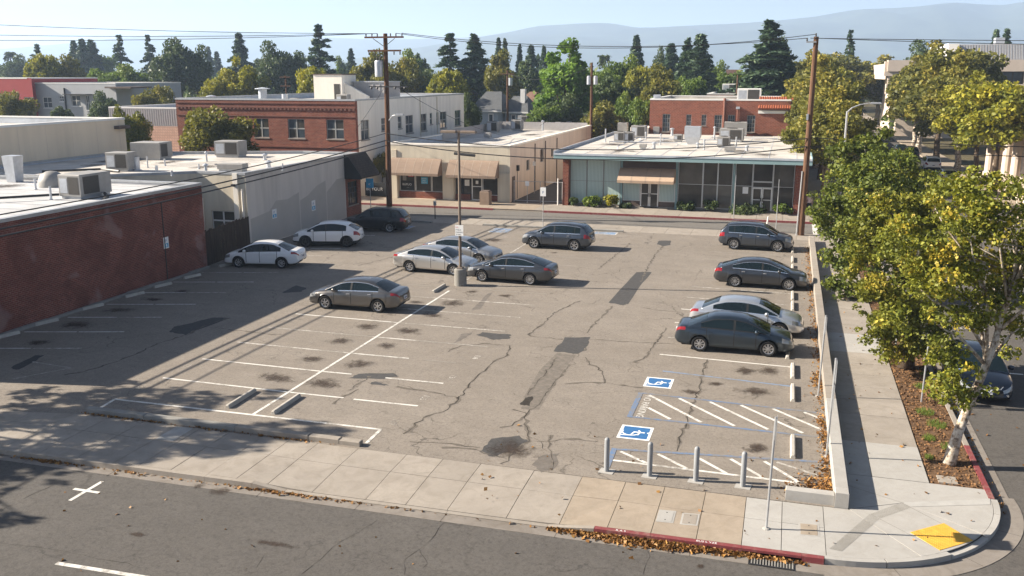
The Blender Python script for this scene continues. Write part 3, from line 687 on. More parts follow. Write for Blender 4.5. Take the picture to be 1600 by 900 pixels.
# patches
def gpoly(pts, m, name, z=.003):
    MB().poly([(GP(*p).x, GP(*p).y, z) for p in pts]).obj(name, M[m], lot)
def rough_poly(pts, amp=.05, n=6):
    out = []
    for i in range(len(pts)):
        a, b = Vector(pts[i]), Vector(pts[(i + 1) % len(pts)])
        for k in range(n):
            p = a.lerp(b, k / n); out.append((p.x + random.uniform(-amp, amp), p.y + random.uniform(-amp, amp)))
    return out
for pts, m in (([(865, 549), (884, 527), (922, 527), (919, 540), (905, 553)], 'patch'), ([(952, 473), (974, 477), (980, 475), (1018, 425), (994, 425)], 'patch'),
               ([(745, 523), (755, 519), (798, 523), (797, 529), (770, 531)], 'patch'), ([(1026, 381), (1030, 376), (1048, 376), (1047, 383), (1036, 385)], 'patch'),
               ([(265, 519), (272, 511), (335, 496), (360, 497), (290, 523)], 'patch'), ([(735, 484), (762, 459), (770, 457), (750, 483)], 'patch_old'),
               ([(770, 686), (810, 680), (828, 690), (800, 705), (770, 714), (748, 706)], 'patch'), ([(812, 632), (820, 621), (833, 619), (826, 634)], 'crack'),
               ([(545, 591), (560, 584), (615, 583), (622, 588), (600, 592)], 'patch'), ([(578, 600), (585, 596), (607, 602), (600, 603)], 'patch'),
               ([(706, 538), (722, 522), (740, 519), (728, 528)], 'patch_old'), ([(830, 726), (846, 712), (873, 708), (868, 733), (845, 738)], 'patch_old'),
               ([(440, 458), (462, 446), (480, 450), (470, 456)], 'patch'), ([(15, 575), (55, 555), (70, 555), (30, 578)], 'patch')):
    w = rough_poly([(GP(*p).x, GP(*p).y) for p in pts], .05, 5)
    MB().poly([(p[0], p[1], .003) for p in w]).obj('asphalt_patch', M[m], lot)
tr = [(885, 553), (860, 580), (838, 618), (828, 640)]            # pale trench running from the patch to the drain hole
MB().ribbon([(GP(*p).x, GP(*p).y) for p in tr], [.8, .85, .8, .6], .0022).obj('trench_patch', plain('old trench asphalt', (0.155, 0.136, 0.116), .93, var=.3, scale=5, bump=.3, bscale=60, spec=.2), lot)
# long cracks
def crack(pts, w=.05, m='crack', z=.0043, parent=None, jit=.07, zz=0.0):
    W = [Vector((GP(*p, zz).x, GP(*p, zz).y)) for p in pts]; out = []; ws = []
    for i in range(len(W) - 1):
        L = (W[i + 1] - W[i]).length; n = max(2, int(L / .22))
        for k in range(n):
            p = W[i].lerp(W[i + 1], k / n); j = jit if k else jit * .3
            out.append((p.x + random.uniform(-j, j), p.y + random.uniform(-j, j))); ws.append(w * random.choice((.15, .25, .4, .5, .85)))
    out.append((W[-1].x, W[-1].y)); ws.append(w * .3); ws[0] = w * .3
    if w > .045 and parent is None: MB().ribbon([(q[0] + random.uniform(-.03, .03), q[1]) for q in out], [random.choice((.02, .05, .10, .17)) for _ in out], zz + z - .0006).obj('crumbled_edge', M['crack_soft'], lot)
    ws = [q * .62 for q in ws]
    MB().ribbon(out, ws, zz + z).obj('crack', M[m], parent or lot)
random.seed(21)
for pts, w in (([(797, 540), (793, 555), (770, 567), (752, 582), (733, 602), (722, 618), (716, 622), (700, 640), (662, 653), (630, 678)], .10),
               ([(716, 622), (660, 610), (620, 604)], .05), ([(906, 470), (886, 480), (864, 490), (850, 505), (828, 521), (829, 525)], .09), ([(829, 525), (850, 528), (880, 530)], .05),
               ([(920, 530), (975, 534), (1020, 536), (1055, 538)], .06), ([(1041, 512), (1034, 525), (1020, 540), (1012, 555), (992, 567)], .08),
               ([(915, 558), (922, 570), (936, 575), (943, 590), (945, 598), (975, 602), (1005, 606)], .09), ([(945, 598), (915, 598), (883, 600)], .06),
               ([(1105, 560), (1098, 580), (1095, 600), (1088, 620), (1078, 645), (1065, 680), (1058, 705)], .09), ([(957, 478), (935, 500), (918, 520)], .05),
               ([(870, 560), (845, 590), (825, 618)], .08), ([(890, 570), (868, 595), (845, 628), (822, 648), (800, 665), (780, 668)], .06),
               ([(800, 640), (822, 645), (823, 680), (826, 690), (805, 705), (795, 720), (782, 725)], .07), ([(823, 680), (845, 690), (855, 705)], .04),
               ([(360, 497), (320, 508), (300, 520), (262, 532), (245, 537), (215, 552), (180, 566), (140, 578), (100, 586)], .11), ([(335, 512), (400, 520), (440, 523)], .05),
               ([(545, 610), (560, 600), (578, 588)], .08), ([(520, 632), (540, 618), (560, 608)], .05), ([(640, 690), (690, 692), (750, 700)], .06), ([(840, 690), (890, 686), (935, 690)], .05),
               ([(860, 680), (855, 700), (866, 720), (862, 735)], .06), ([(618, 580), (622, 600), (660, 612)], .04), ([(700, 550), (720, 540), (755, 537), (797, 540)], .05),
               ([(690, 700), (740, 702), (790, 716)], .05), ([(940, 466), (925, 475), (900, 472)], .04), ([(1005, 481), (1030, 485), (1065, 488)], .05), ([(1100, 430), (1095, 420), (1085, 440)], .03),
               ([(1000, 440), (1012, 420), (1022, 400), (1035, 385)], .06), ([(935, 420), (945, 412), (960, 400), (985, 380)], .05), ([(560, 415), (600, 405), (640, 395)], .05), ([(470, 470), (540, 460), (600, 452)], .04),
               ([(650, 740), (690, 738)], .03), ([(1060, 640), (1100, 655), (1150, 660)], .03)):
    crack(pts, w)
for pts, w in (([(470, 898), (510, 865), (535, 845), (560, 832), (590, 812)], .04), ([(632, 898), (633, 873), (655, 858), (668, 848), (680, 835), (692, 818)], .04), ([(0, 798), (45, 775), (85, 757)], .04),
               ([(0, 848), (60, 855), (140, 870), (200, 880), (250, 897)], .03), ([(400, 888), (412, 868)], .03), ([(655, 858), (668, 880), (660, 888)], .03), ([(1005, 898), (1015, 870), (1010, 855)], .03)):
    crack(pts, w, 'crack', .004, front_street, .035, ZS)
# oil stains in the bays
def stain_mat():
    m = NT('oil stain'); tc = m.n('ShaderNodeTexCoord'); p = tc.outputs['Object']; ln = m.n('ShaderNodeVectorMath', operation='LENGTH'); m.l(p, ln.inputs[0])
    nz = m.noise(m.pos(), 2.6, 6, 0.75, 0.8); nf = m.noise(m.pos(), 14.0, 3, 0.7)
    v = m.math('ADD', m.math('SUBTRACT', 1.0, ln.outputs['Value']), m.math('MULTIPLY', m.math('SUBTRACT', nz, 0.5), 1.7))
    v = m.math('ADD', v, m.math('MULTIPLY', m.math('SUBTRACT', nf, 0.5), 0.7))
    edge = m.ramp(ln.outputs['Value'], [(0.75, 1.0), (1.0, 0.0)])
    al = m.math('MULTIPLY', m.ramp(v, [(0.38, 0.0), (0.95, 0.8)]), edge)
    m.col((0.05, 0.034, 0.024)).rough(0.7).spec(0.3); m.l(al, m.b.inputs['Alpha']); return m.mat
M['stain'] = stain_mat()
me_st = bpy.data.meshes.new('stain')
me_st.from_pydata([(math.cos(R(a)), math.sin(R(a)), 0) for a in range(0, 360, 24)], [], [tuple(range(15))]); me_st.materials.append(M['stain'])
random.seed(33)
spots = [(505, 599, .9, .75), (432, 591, .8, .6), (562, 569, .8, .7), (488, 561, .8, .6), (604, 540, .8, .7), (532, 533, .7, .6), (637, 517, .9, .7), (574, 510, .7, .6), (706, 474, .9, .8), (737, 456, .7, .6),
         (1203, 580, .9, .8), (1180, 612, .7, .5), (1185, 700, .8, .7), (1175, 703, .5, .4), (675, 493, .7, .6), (800, 703, 1.1, .8), (650, 472, .6, .5), (790, 462, .8, .7), (770, 375, .9, .8), (770, 393, .8, .7),
         (118, 508, 1.1, .8), (185, 485, 1.1, .8), (285, 455, .9, .7), (60, 535, 1.2, .8), (240, 468, .9, .6), (1165, 580, .6, .6), (1080, 612, .4, .3), (1118, 600, .35, .3), (865, 395, .6, .5), (1190, 468, .8, .8)]
for (px, py, rx, ry) in spots:
    v = GP(px, py); o = link_mesh('oil_stain', me_st, lot, (v.x, v.y, .0095 + random.uniform(0, .0008))); q_ = random.uniform(.65, 1.25); o.scale = (rx * q_ * random.uniform(.9, 1.5), ry * q_ * 1.2, 1); o.rotation_euler = (0, 0, random.uniform(-.4, .4))
for (px, py, rx, ry) in [(345, 768, .5, .25), (310, 760, .3, .2), (1095, 885, .16, .1), (1045, 862, .1, .08), (430, 850, 1.3, .14), (215, 835, .5, .12)]:
    v = GP(px, py, ZS); o = link_mesh('oil_stain', me_st, front_street, (v.x, v.y, ZS + .008)); o.scale = (rx, ry * 1.6, 1)

# street paint
wp = 'white_paint'
pm = GP(135, 767, ZS)
line((pm.x, pm.y - .62), (pm.x, pm.y + .62), .11, wp, 'parking_tee', ZS + .005, front_street); line((pm.x - .42, pm.y), (pm.x + .42, pm.y), .11, wp, 'parking_tee', ZS + .0062, front_street)
a, b = GP(88, 880, ZS), GP(232, 903, ZS); line(a, b, .13, wp, 'lane_dash', ZS + .005, front_street)
a, b = GP(1326, 896, ZS), GP(1352, 898, ZS); MB().box(a.x, b.x, a.y - .9, a.y - .02, ZS + .002, ZS + .006).obj('crosswalk_bar', M[wp], front_street)
line((6.95, 24.9), (6.95, 24.4), .5, wp, 'crosswalk_bar', ZS + .003, side_street)
for y0 in (31.2, 37.5, 44): line((8.6, y0), (8.6, y0 - .12), 1.2, wp, 'parking_tee', ZS + .003, side_street)
line((2.35, 67.45), (2.35, 72.9), .35, wp, 'crosswalk_bar', ZS + .009, back_street)
for i in range(6): line((2.75, 67.9 + i * .9), (5.6, 67.9 + i * .9), .3, wp, 'crosswalk_bar', ZS + .009, back_street)
# letters stencilled on the red kerb
text_mesh('R A S', 0.11, M['white_sign'], 'kerb_letters', front_kerb, (-3.46, kerbY(-3.4) + .035, .0095), (0, 0, R(1)))
text_mesh('BUS L YZE', 0.11, M['white_sign'], 'kerb_letters', front_kerb, (-1.5, kerbY(-1.4) + .035, .0095), (0, 0, R(1)))
# ================================================================ buildings
def fr(axis, pos, u, d, z): return (u, pos + d, z) if axis == 'y' else (pos - d, u, z)
def fbox(mb, axis, pos, u0, u1, d0, d1, z0, z1, m=0):
    a, b = fr(axis, pos, u0, d0, z0), fr(axis, pos, u1, d1, z1); return mb.box(a[0], b[0], a[1], b[1], z0, z1, m)
def fquad(mb, axis, pos, pts, m=0): return mb.poly([fr(axis, pos, *p) for p in pts], m)
def wall_sheet(mb, axis, pos, u0, u1, z0, z1, holes, depth=0.18, m=0):
    """wall facing the camera ('y') or the right ('x') with recessed openings"""
    us = sorted(set([u0, u1] + [h[0] for h in holes] + [h[1] for h in holes])); zs = sorted(set([z0, z1] + [h[2] for h in holes] + [h[3] for h in holes]))
    for i in range(len(us) - 1):
        for j in range(len(zs) - 1):
            cu, cz = (us[i] + us[i + 1]) / 2, (zs[j] + zs[j + 1]) / 2
            if any(h[0] < cu < h[1] and h[2] < cz < h[3] for h in holes): continue
            fquad(mb, axis, pos, [(us[i], 0, zs[j]), (us[i + 1], 0, zs[j]), (us[i + 1], 0, zs[j + 1]), (us[i], 0, zs[j + 1])], m)
    for (a, b, c, d) in [h[:4] for h in holes]:
        fquad(mb, axis, pos, [(a, 0, c), (a, 0, d), (a, depth, d), (a, depth, c)], m); fquad(mb, axis, pos, [(b, 0, d), (b, 0, c), (b, depth, c), (b, depth, d)], m)
        fquad(mb, axis, pos, [(a, 0, d), (b, 0, d), (b, depth, d), (a, depth, d)], m); fquad(mb, axis, pos, [(b, 0, c), (a, 0, c), (a, depth, c), (b, depth, c)], m)
def window(par, axis, pos, u0, u1, z0, z1, cols=1, rows=2, fm='grey_frame', pm='glass_blue', depth=0.16, fw=0.055, sill=True, name='window', mull=None):
    mb = MB(); d0, d1 = depth - .07, depth + .01
    fbox(mb, axis, pos, u0, u1, d0, d1, z0, z0 + fw); fbox(mb, axis, pos, u0, u1, d0, d1, z1 - fw, z1)
    fbox(mb, axis, pos, u0, u0 + fw, d0, d1, z0 + fw, z1 - fw); fbox(mb, axis, pos, u1 - fw, u1, d0, d1, z0 + fw, z1 - fw)
    du, dz = (u1 - u0 - 2 * fw) / cols, (z1 - z0 - 2 * fw) / rows; iw = mull or fw * .7
    for i in range(1, cols): fbox(mb, axis, pos, u0 + fw + i * du - iw / 2, u0 + fw + i * du + iw / 2, d0 + .004, d1, z0 + fw, z1 - fw)
    for j in range(1, rows): fbox(mb, axis, pos, u0 + fw, u1 - fw, d0 + .012, d1, z0 + fw + j * dz - iw / 2, z0 + fw + j * dz + iw / 2)
    w = mb.obj(name, M[fm], par)
    for i in range(cols):
        for j in range(rows):
            p = MB(); a, c = u0 + fw + i * du, z0 + fw + j * dz
            fbox(p, axis, pos, a + .003, a + du - .003, d0 + .03 + random.uniform(0, .006), d1 + .02, c + .003, c + dz - .003)
            p.obj('pane', M[pm] if isinstance(pm, str) else M[pm[(i + j) % len(pm)]], w)
    if sill:
        s = MB(); fbox(s, axis, pos, u0 - .06, u1 + .06, -.06, depth - .075, z0 - .09, z0 - .002); s.obj('sill', M['white_trim' if fm == 'white_frame' else 'concrete'], w)
    return w
def inset(poly, d):
    n = len(poly); out = []
    ar = sum(poly[k][0] * poly[(k + 1) % n][1] - poly[(k + 1) % n][0] * poly[k][1] for k in range(n)); sg = 1 if ar > 0 else -1
    for k in range(n):
        p0, p1, p2 = Vector(poly[k - 1]), Vector(poly[k]), Vector(poly[(k + 1) % n])
        e1, e2 = (p1 - p0).normalized(), (p2 - p1).normalized(); n1, n2 = Vector((-e1.y, e1.x)) * sg, Vector((-e2.y, e2.x)) * sg
        b = (n1 + n2); b = b / max(0.3, b.length_squared / 2) if b.length > 1e-6 else n1
        out.append((p1.x + b.x * d, p1.y + b.y * d))
    return out
def ring(mb, outer, inner, z, m=0):
    n = len(outer)
    for k in range(n):
        j = (k + 1) % n; mb.quad((*outer[k], z), (*outer[j], z), (*inner[j], z), (*inner[k], z), m)
def flat_roof(par, poly, zr, zt, wallm, roofm='roof_white', copm='flashing', w=.25, skip=(), z0=-.3, par_in='parapet_blue'):
    """walls (except the edges in skip), parapet with coping, and the roof sheet"""
    n = len(poly); ar = sum(poly[k][0] * poly[(k + 1) % n][1] - poly[(k + 1) % n][0] * poly[k][1] for k in range(n))
    if ar < 0: raise ValueError('polygon must run counter-clockwise')
    inn = inset(poly, w); mb = MB()
    for k in range(n):
        if k in skip: continue
        a, b = poly[k], poly[(k + 1) % n]; mb.quad((*a, z0), (*b, z0), (*b, zt), (*a, zt))
    mb.obj('wall', M[wallm], par)
    c = MB(); o2, i2 = inset(poly, -.03), inset(poly, w + .03)
    ring(c, o2, i2, zt + .06)
    for k in range(n):
        j = (k + 1) % n
        c.quad((*o2[k], zt - .1), (*o2[j], zt - .1), (*o2[j], zt + .06), (*o2[k], zt + .06)); c.quad((*i2[j], zt - .05), (*i2[k], zt - .05), (*i2[k], zt + .06), (*i2[j], zt + .06))
    c.obj('coping', M[copm], par)
    p = MB()
    for k in range(n):
        j = (k + 1) % n; p.quad((*inn[j], zr), (*inn[k], zr), (*inn[k], zt), (*inn[j], zt))
    p.obj('parapet', M[par_in], par)
    r = MB().poly([(*q, zr) for q in inset(poly, w - .02)]); r.obj('roof', M[roofm], par)

# ---- rooftop machines
def rooftop_unit(x, y, z, w, d, h, label, rot=0.0, fan=True, grille='y', mat='hvac', name='air_conditioner'):
    t = thing(name, label, 'rooftop unit', (x, y, z), rot)
    b = MB().box(-w / 2, w / 2, -d / 2, d / 2, .14, h, bev=.03); b.obj('casing', M[mat], t, local=True)
    f = MB().box(-w / 2 + .08, w / 2 - .08, -d / 2 + .06, d / 2 - .06, 0, .138); f.obj('curb', M['flashing'], t, local=True)
    if grille in ('y', 'xy'):
        g = MB().box(-w * .05, w * .43, -d / 2 - .012, -d / 2 + .02, .24, h - .12); g.obj('coil_grille', M['hvac_dark'], t, local=True)
        s = MB().box(-w * .44, -w * .1, -d / 2 - .010, -d / 2 + .02, .3, h - .2); s.obj('access_panel', M['duct'], t, local=True)
    if grille in ('x', 'xy'):
        g = MB().box(w / 2 - .02, w / 2 + .012, -d * .4, d * .1, .24, h - .12); g.obj('coil_grille', M['hvac_dark'], t, local=True)
    if fan:
        r = min(w, d) * .34; g = MB().lathe([(r, h - .01), (r, h + .05), (r * .9, h + .05), (r * .9, h + .012), (0.02, h + .012)], 18); g.obj('fan_guard', M['hvac_dark'], t, local=True, smooth=False)
    return t
def vent(x, y, z, r, h, label, cap=True, name='roof_vent', mat='duct'):
    t = thing(name, label, 'vent', (x, y, z))
    MB().lathe([(r * 1.5, 0), (r * 1.5, .04), (r, .05), (r, h)], 12).obj('stack', M[mat], t, local=True, smooth=False)
    if cap: MB().lathe([(r * .9, h - .02), (r * 1.8, h - .01), (r * 1.8, h + .06), (r * .3, h + .16), (0, h + .17)], 12).obj('cap', M[mat], t, local=True)
    return t
def pipe_run(pts, r, label, name='roof_pipe', mat='duct', cat='pipe'):
    o = MB().tube(pts, r, 6).obj(name, M[mat]); tag(o, label, cat); return o

# ---------------------------------------------------------------- A dark brick building on the left
bA = thing('brick_warehouse', 'long single storey dark red brick building with grey roof at the left', 'building', (-45, 34, 0))
flat_roof(bA, [(-62, 24.2), (-32.1, 24.2), (-32.1, 45.1), (-62, 45.1)], 4.72, 4.92, 'brick_dark', 'roof_grey', 'flashing', .22, par_in='roof_grey')
MB().box(-32.095, -32.07, 41.4, 41.46, .1, 4.3).obj('downpipe', M['dark_metal'], bA)
for y0 in np.arange(25.6, 45, 1.55): MB().box(-61.7, -32.4, y0, y0 + .05, 4.70, 4.732).obj('roof_seam', M['flashing'], bA)
# ---------------------------------------------------------------- B cream building behind it
bB = thing('cream_building', 'single storey cream and grey building with flat pale roof beside the parked white cars', 'building', (-40, 58, 0))
polyB = [(-52, 46.0), (-42.5, 46.0), (-36.6, 51.0), (-33.0, 51.0), (-33.0, 64.8), (-33.0, 67.5), (-38, 67.5), (-52, 62.2)]
flat_roof(bB, polyB, 4.72, 4.88, 'cream', 'roof_white', 'flashing', .25, skip=(2, 3, 4))
mb = MB(); wall_sheet(mb, 'y', 51.0, -36.6, -33.0, -.3, 4.88, [(-35.7, -34.0, 1.1, 2.4)]); mb.obj('front_wall', M['cream'], bB)
window(bB, 'y', 51.0, -35.7, -34.0, 1.1, 2.4, 2, 2, 'white_frame', 'glass_dark', mull=.1)
mb = MB(); wall_sheet(mb, 'x', -33.0, 51.0, 64.8, -.3, 4.88, []); mb.obj('side_wall', M['greige'], bB)
mb = MB(); wall_sheet(mb, 'x', -33.0, 64.8, 67.5, -.3, 4.88, [(65.2, 66.9, .9, 2.75)]); mb.obj('corner_wall', M['brick'], bB)
window(bB, 'x', -33.0, 65.2, 66.9, .9, 2.75, 4, 4, 'black_frame', ('glass_dark', 'glass_blue'), sill=True, fw=.06)
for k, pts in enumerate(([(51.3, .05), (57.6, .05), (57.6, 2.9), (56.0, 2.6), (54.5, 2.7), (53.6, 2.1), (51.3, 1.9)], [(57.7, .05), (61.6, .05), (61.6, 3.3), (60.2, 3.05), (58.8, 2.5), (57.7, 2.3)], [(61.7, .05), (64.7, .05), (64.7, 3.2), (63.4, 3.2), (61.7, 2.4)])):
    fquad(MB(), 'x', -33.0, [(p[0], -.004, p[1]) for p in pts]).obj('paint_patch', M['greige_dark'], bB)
MB().box(-33.9, -33.55, 50.90, 50.995, .0, 4.86).obj('pilaster', M['cream_pale'], bB)
MB().tube([(-36.3, 50.9, .2), (-36.3, 50.9, 3.2)], .11, 8).obj('duct_pipe', M['cream_pale'], bB)
MB().tube([(-33.2, 50.85, 0), (-33.2, 50.85, 3.9)], .07, 8).obj('downpipe', M['cream_pale'], bB)
MB().box(-33.9, -33.7, 50.7, 50.95, 4.05, 4.2).obj('wall_lamp', M['dark_metal'], bB)
# shingled canopy over the brick corner
sh = MB().extrude_y([(-33.02, 4.95), (-32.75, 4.95), (-31.55, 3.25), (-31.6, 3.1), (-33.02, 3.1)], 64.75, 68.1); sh.obj('shingle_canopy', M['shingle'], bB)
MB().extrude_y([(-33.01, 4.97), (-32.74, 4.97), (-31.53, 3.26), (-31.53, 3.08), (-33.01, 3.08)], 64.70, 64.745).obj('canopy_end', M['black_frame'], bB)
# wooden fence in the gap
fe = thing('wooden_fence', 'dark weathered plank fence between the brick and cream buildings', 'fence', (-32.6, 48, 0))
n = 34; A, B = Vector((-32.25, 45.15)), Vector((-32.95, 51.0)); dv = (B - A) / n; un = dv.normalized(); nm = Vector((un.y, -un.x))
random.seed(12)
for k in range(n):
    p = A + dv * k; q = p + un * (dv.length - .012); h = 2.15 + random.uniform(-.07, .07); t = .022; o_ = nm * random.uniform(0, .02)
    MB().prism([(p.x + o_.x, p.y + o_.y), (q.x + o_.x, q.y + o_.y), (q.x + o_.x - nm.x * t, q.y + o_.y - nm.y * t), (p.x + o_.x - nm.x * t, p.y + o_.y - nm.y * t)], .03, h).obj('plank', M['fence_wood'], fe)
for z in (.5, 1.7):
    MB().prism([(A.x - nm.x * .06, A.y), (B.x - nm.x * .06, B.y), (B.x - nm.x * .11, B.y), (A.x - nm.x * .11, A.y)], z, z + .09).obj('rail', M['fence_wood'], fe)
# little link roof behind the dark brick building
lk = thing('link_building', 'low white walled lean-to between the brick and cream roofs', 'building', (-40, 45.6, 0))
MB().box(-60, -36.8, 45.12, 45.95, -.3, 4.6).obj('wall', M['cream_pale'], lk)
# ---------------------------------------------------------------- H tan building at far left
bH = thing('tan_building', 'tall windowless tan building with recessed roof at the far left', 'building', (-60, 55, 0))
flat_roof(bH, [(-80, 40), (-52.02, 40), (-52.02, 63.5), (-80, 63.5)], 7.0, 7.55, 'tan', 'roof_white', 'white_trim', .3)
MB().box(-52.8, -51.55, 62.2, 63.6, 6.75, 7.0).obj('eave', M['brown_panel'], bH)
MB().box(-75, -60, 45, 50, 7.0, 9.0).obj('penthouse', M['parapet_blue'], bH)
for y in np.arange(42, 63, 2.6): MB().box(-52.019, -52.012, y, y + .03, 0, 7.4).obj('panel_joint', M['beige'], bH)
# ---------------------------------------------------------------- F two storey red brick with cream side
bF = thing('two_storey_brick', 'two storey red brick building with cream painted side wall and rooftop stair tower', 'building', (-48, 92, 0))
FX0, FX1, FY0, FY1, FH = -57.7, -38.4, 78.0, 107.8, 8.75
flat_roof(bF, [(FX0, FY0), (FX1, FY0), (FX1, FY1), (FX0, FY1)], 8.2, FH, 'brick', 'roof_white', 'flashing', .3, skip=(0, 1))
def wins(axis, pos, spans, z0, z1):
    out = []
    for (a, b) in spans:
        u0 = (onY(a, 200, pos).x if axis == 'y' else onX(a, 200, pos).y); u1 = (onY(b, 200, pos).x if axis == 'y' else onX(b, 200, pos).y)
        out.append((u0, u1, z0, z1))
    return out
wf = wins('y', FY0, [(290, 309), (397, 420), (450, 476), (510, 537)], 5.15, 6.95)
mb = MB(); wall_sheet(mb, 'y', FY0, FX0, FX1, -.3, FH, wf); mb.obj('front_wall', M['brick'], bF)
for (a, b, c, d) in wf: window(bF, 'y', FY0, a, b, c, d, 2, 2, 'grey_frame', ('glass_dark', 'glass_blue'), mull=.12)
for z, h, p in ((7.95, .12, .09), (7.15, .10, .06), (8.35, .09, .07)): MB().box(FX0, FX1 + .01, FY0 - p, FY0 - .002, z, z + h).obj('brick_band', M['brick_band'], bF)
dn = MB()
for x in np.arange(FX0 + .15, FX1, .42): dn.box(x, x + .2, FY0 - .085, FY0 - .003, 7.78, 7.93)
o = dn.obj('dentils', M['brick_band'], bF); o['kind'] = 'stuff'
MB().box(FX0, FX1, FY0 - .07, FY0 - .003, 4.3, 4.45).obj('string_course', M['brick'], bF)
ws = wins('x', FX1, [(564, 577), (596, 606), (622, 628), (634, 646), (657, 667), (672, 676), (682, 686), (687.8, 698), (711, 720)], 5.0, 6.9)
ws = [(a, b, c if b - a > 1.6 else 5.6, d - .05) for (a, b, c, d) in ws]
mb = MB(); wall_sheet(mb, 'x', FX1, FY0, FY1, -.3, FH, ws); mb.obj('side_wall', M['cream_pale'], bF)
for (a, b, c, d) in ws: window(bF, 'x', FX1, a, b, c, d, 2 if b - a > 1.6 else 1, 2, 'grey_frame', 'glass_blue', mull=.12)
for y in (93.6, 98.6): MB().box(FX1, FX1 + .08, y, y + .1, 3, 8.6).obj('conduit', M['cream'], bF)
MB().box(FX1 - .02, FX1 + .002, FY0 + .001, FY0 + .45, 0, 8.7).obj('corner_brick', M['brick'], bF)
# roof structures
st = onY(491, 150, 86).x, onY(535, 150, 86).x
tw = MB().box(st[0], st[1], 86, 89.2, 8.2, 11.0).obj('stair_tower', M['cream_pale'], bF)
MB().box(st[0] - .08, st[1] + .08, 85.92, 89.28, 11.0, 11.1).obj('coping', M['brown_panel'], tw)
MB().box(st[1] - .9, st[1] - .25, 85.975, 86.0, 8.3, 10.1).obj('door', M['hvac_dark'], tw)
MB().extrude_y([(st[1], 10.2), (st[1], 8.25), (st[1] + 2.6, 8.25), (st[1] + 2.6, 8.9)], 86.6, 86.9).obj('stair_wall', M['cream_pale'], tw)
pn = onY(553, 150, 88).x, onY(604, 150, 88).x
ph = MB().box(pn[0], pn[1], 88, 91.5, 8.2, 10.25).obj('metal_penthouse', M['corrug'], bF)
MB().box(pn[0] - .08, pn[1] + .08, 87.92, 91.6, 10.25, 10.36).obj('cap', M['flashing'], ph)
for k in range(1, 5): x = pn[0] + (pn[1] - pn[0]) * k / 5; MB().box(x, x + .05, 87.96, 88.0, 8.2, 10.25).obj('rib', M['flashing'], ph)
v = onY(410, 138, 90); vent(v.x, 90, 8.2, .45, 1.3, 'mint green domed turbine vent on the two storey brick roof', mat='parapet_blue')
v = onY(445, 152, 84); vent(v.x, 84, 8.2, .3, .9, 'white stub vent left of the stair tower', cap=False)
v = onY(460, 152, 85); rooftop_unit(v.x, 85, 8.2, .8, .6, .5, 'small white box just left of the stair tower', fan=False)
v = onY(330, 150, 88); vent(v.x, 88, 8.2, .3, .5, 'small white cap vent near the left end of the two storey brick roof')
v = onY(543, 150, 86); rooftop_unit(v.x + .3, 84.5, 8.2, 1.2, .8, .9, 'grey box at the foot of the metal penthouse', fan=False)
# ---------------------------------------------------------------- D cream shop with awnings
bD = thing('shop_building', 'long single storey cream shop with two tan awnings and a pinkish side wall', 'building', (-29, 90, 0))
DX0, DX1, DY0, DY1 = -34.8, -23.2, 77.0, 111.5
flat_roof(bD, [(DX0, DY0), (DX1, DY0), (DX1, DY1), (DX0, DY1)], 4.35, 4.95, 'beige', 'roof_white', 'cream_pale', .3, skip=(0, 1))
holesD = [(-33.9, -29.55, 0.02, 2.62), (-28.4, -24.35, 0.02, 2.62)]
mb = MB(); wall_sheet(mb, 'y', DY0, DX0, DX1, -.3, 4.95, holesD, .55); mb.obj('front_wall', M['cream'], bD)
fl = [(onX(860 - 0 + 0, 255, DX1).y, 0, 0, 0)]
sideholes = []
for px, py, w, h in ((825, 258, 1.1, 1.0), (847, 243, 1.3, 1.3), (863, 239, 1.0, .8)):
    v = onX(px, py, DX1); sideholes.append((v.y - w / 2, v.y + w / 2, v.z - h / 2, v.z + h / 2))
mb = MB(); wall_sheet(mb, 'x', DX1, DY0, DY1, -.3, 4.95, sideholes, .15); mb.obj('side_wall', M['beige'], bD)
for h in sideholes: window(bD, 'x', DX1, *h, 1, 1, 'grey_frame', 'glass_dark', sill=False)
for px in (835, 851, 869): 
    v = onX(px, 280, DX1); MB().tube([(DX1 + .06, v.y, .1), (DX1 + .06, v.y, 4.6)], .05, 6).obj('downpipe', M['brown_panel'], bD)
MB().box(DX1 + .001, DX1 + .22, 79.0, 79.3, 2.6, 3.1).obj('wall_lamp', M['dark_metal'], bD)
MB().tube([(DX1 + .05, 79.15, .1), (DX1 + .05, 79.15, 2.6)], .025, 5).obj('conduit', M['dark_metal'], bD)
MB().box(DX1 + .001, DX1 + .03, 77.6, 78.5, .0, 2.2).obj('side_door', M['brown_panel'], bD)
# bulkheads and shop windows
MB().box(-33.9, -29.55, DY0 + .22, DY0 + .5, .0, .62).obj('bulkhead', M['brick'], bD)
for a, b in ((-33.85, -32.35), (-32.3, -30.75), (-30.7, -29.6)): window(bD, 'y', DY0, a, b, .64, 2.6, 1, 1, 'white_frame', 'glass_dark', .42, .05, False, 'shop_window')
MB().box(-28.4, -27.0, DY0 + .22, DY0 + .5, .0, .55).obj('bulkhead', M['brick_band'], bD); MB().box(-25.9, -24.35, DY0 + .22, DY0 + .5, .0, .5).obj('bulkhead', M['brick'], bD)
window(bD, 'y', DY0, -28.35, -27.75, .57, 2.6, 1, 1, 'black_frame', 'glass_dark', .42, .05, False, 'shop_window'); window(bD, 'y', DY0, -27.7, -26.95, .57, 2.6, 1, 1, 'black_frame', 'glass_dark', .42, .05, False, 'shop_window')
window(bD, 'y', DY0, -25.85, -24.4, .52, 2.6, 1, 1, 'white_frame', 'glass_dark', .42, .05, False, 'shop_window')
dD = window(bD, 'y', DY0, -26.9, -25.9, .03, 2.5, 1, 2, 'white_frame', 'glass_dark', .42, .1, False, 'shop_door')
MB().box(-26.08, -26.02, DY0 + .3, DY0 + .35, .95, 1.2).obj('handle', M['dark_metal'], dD)
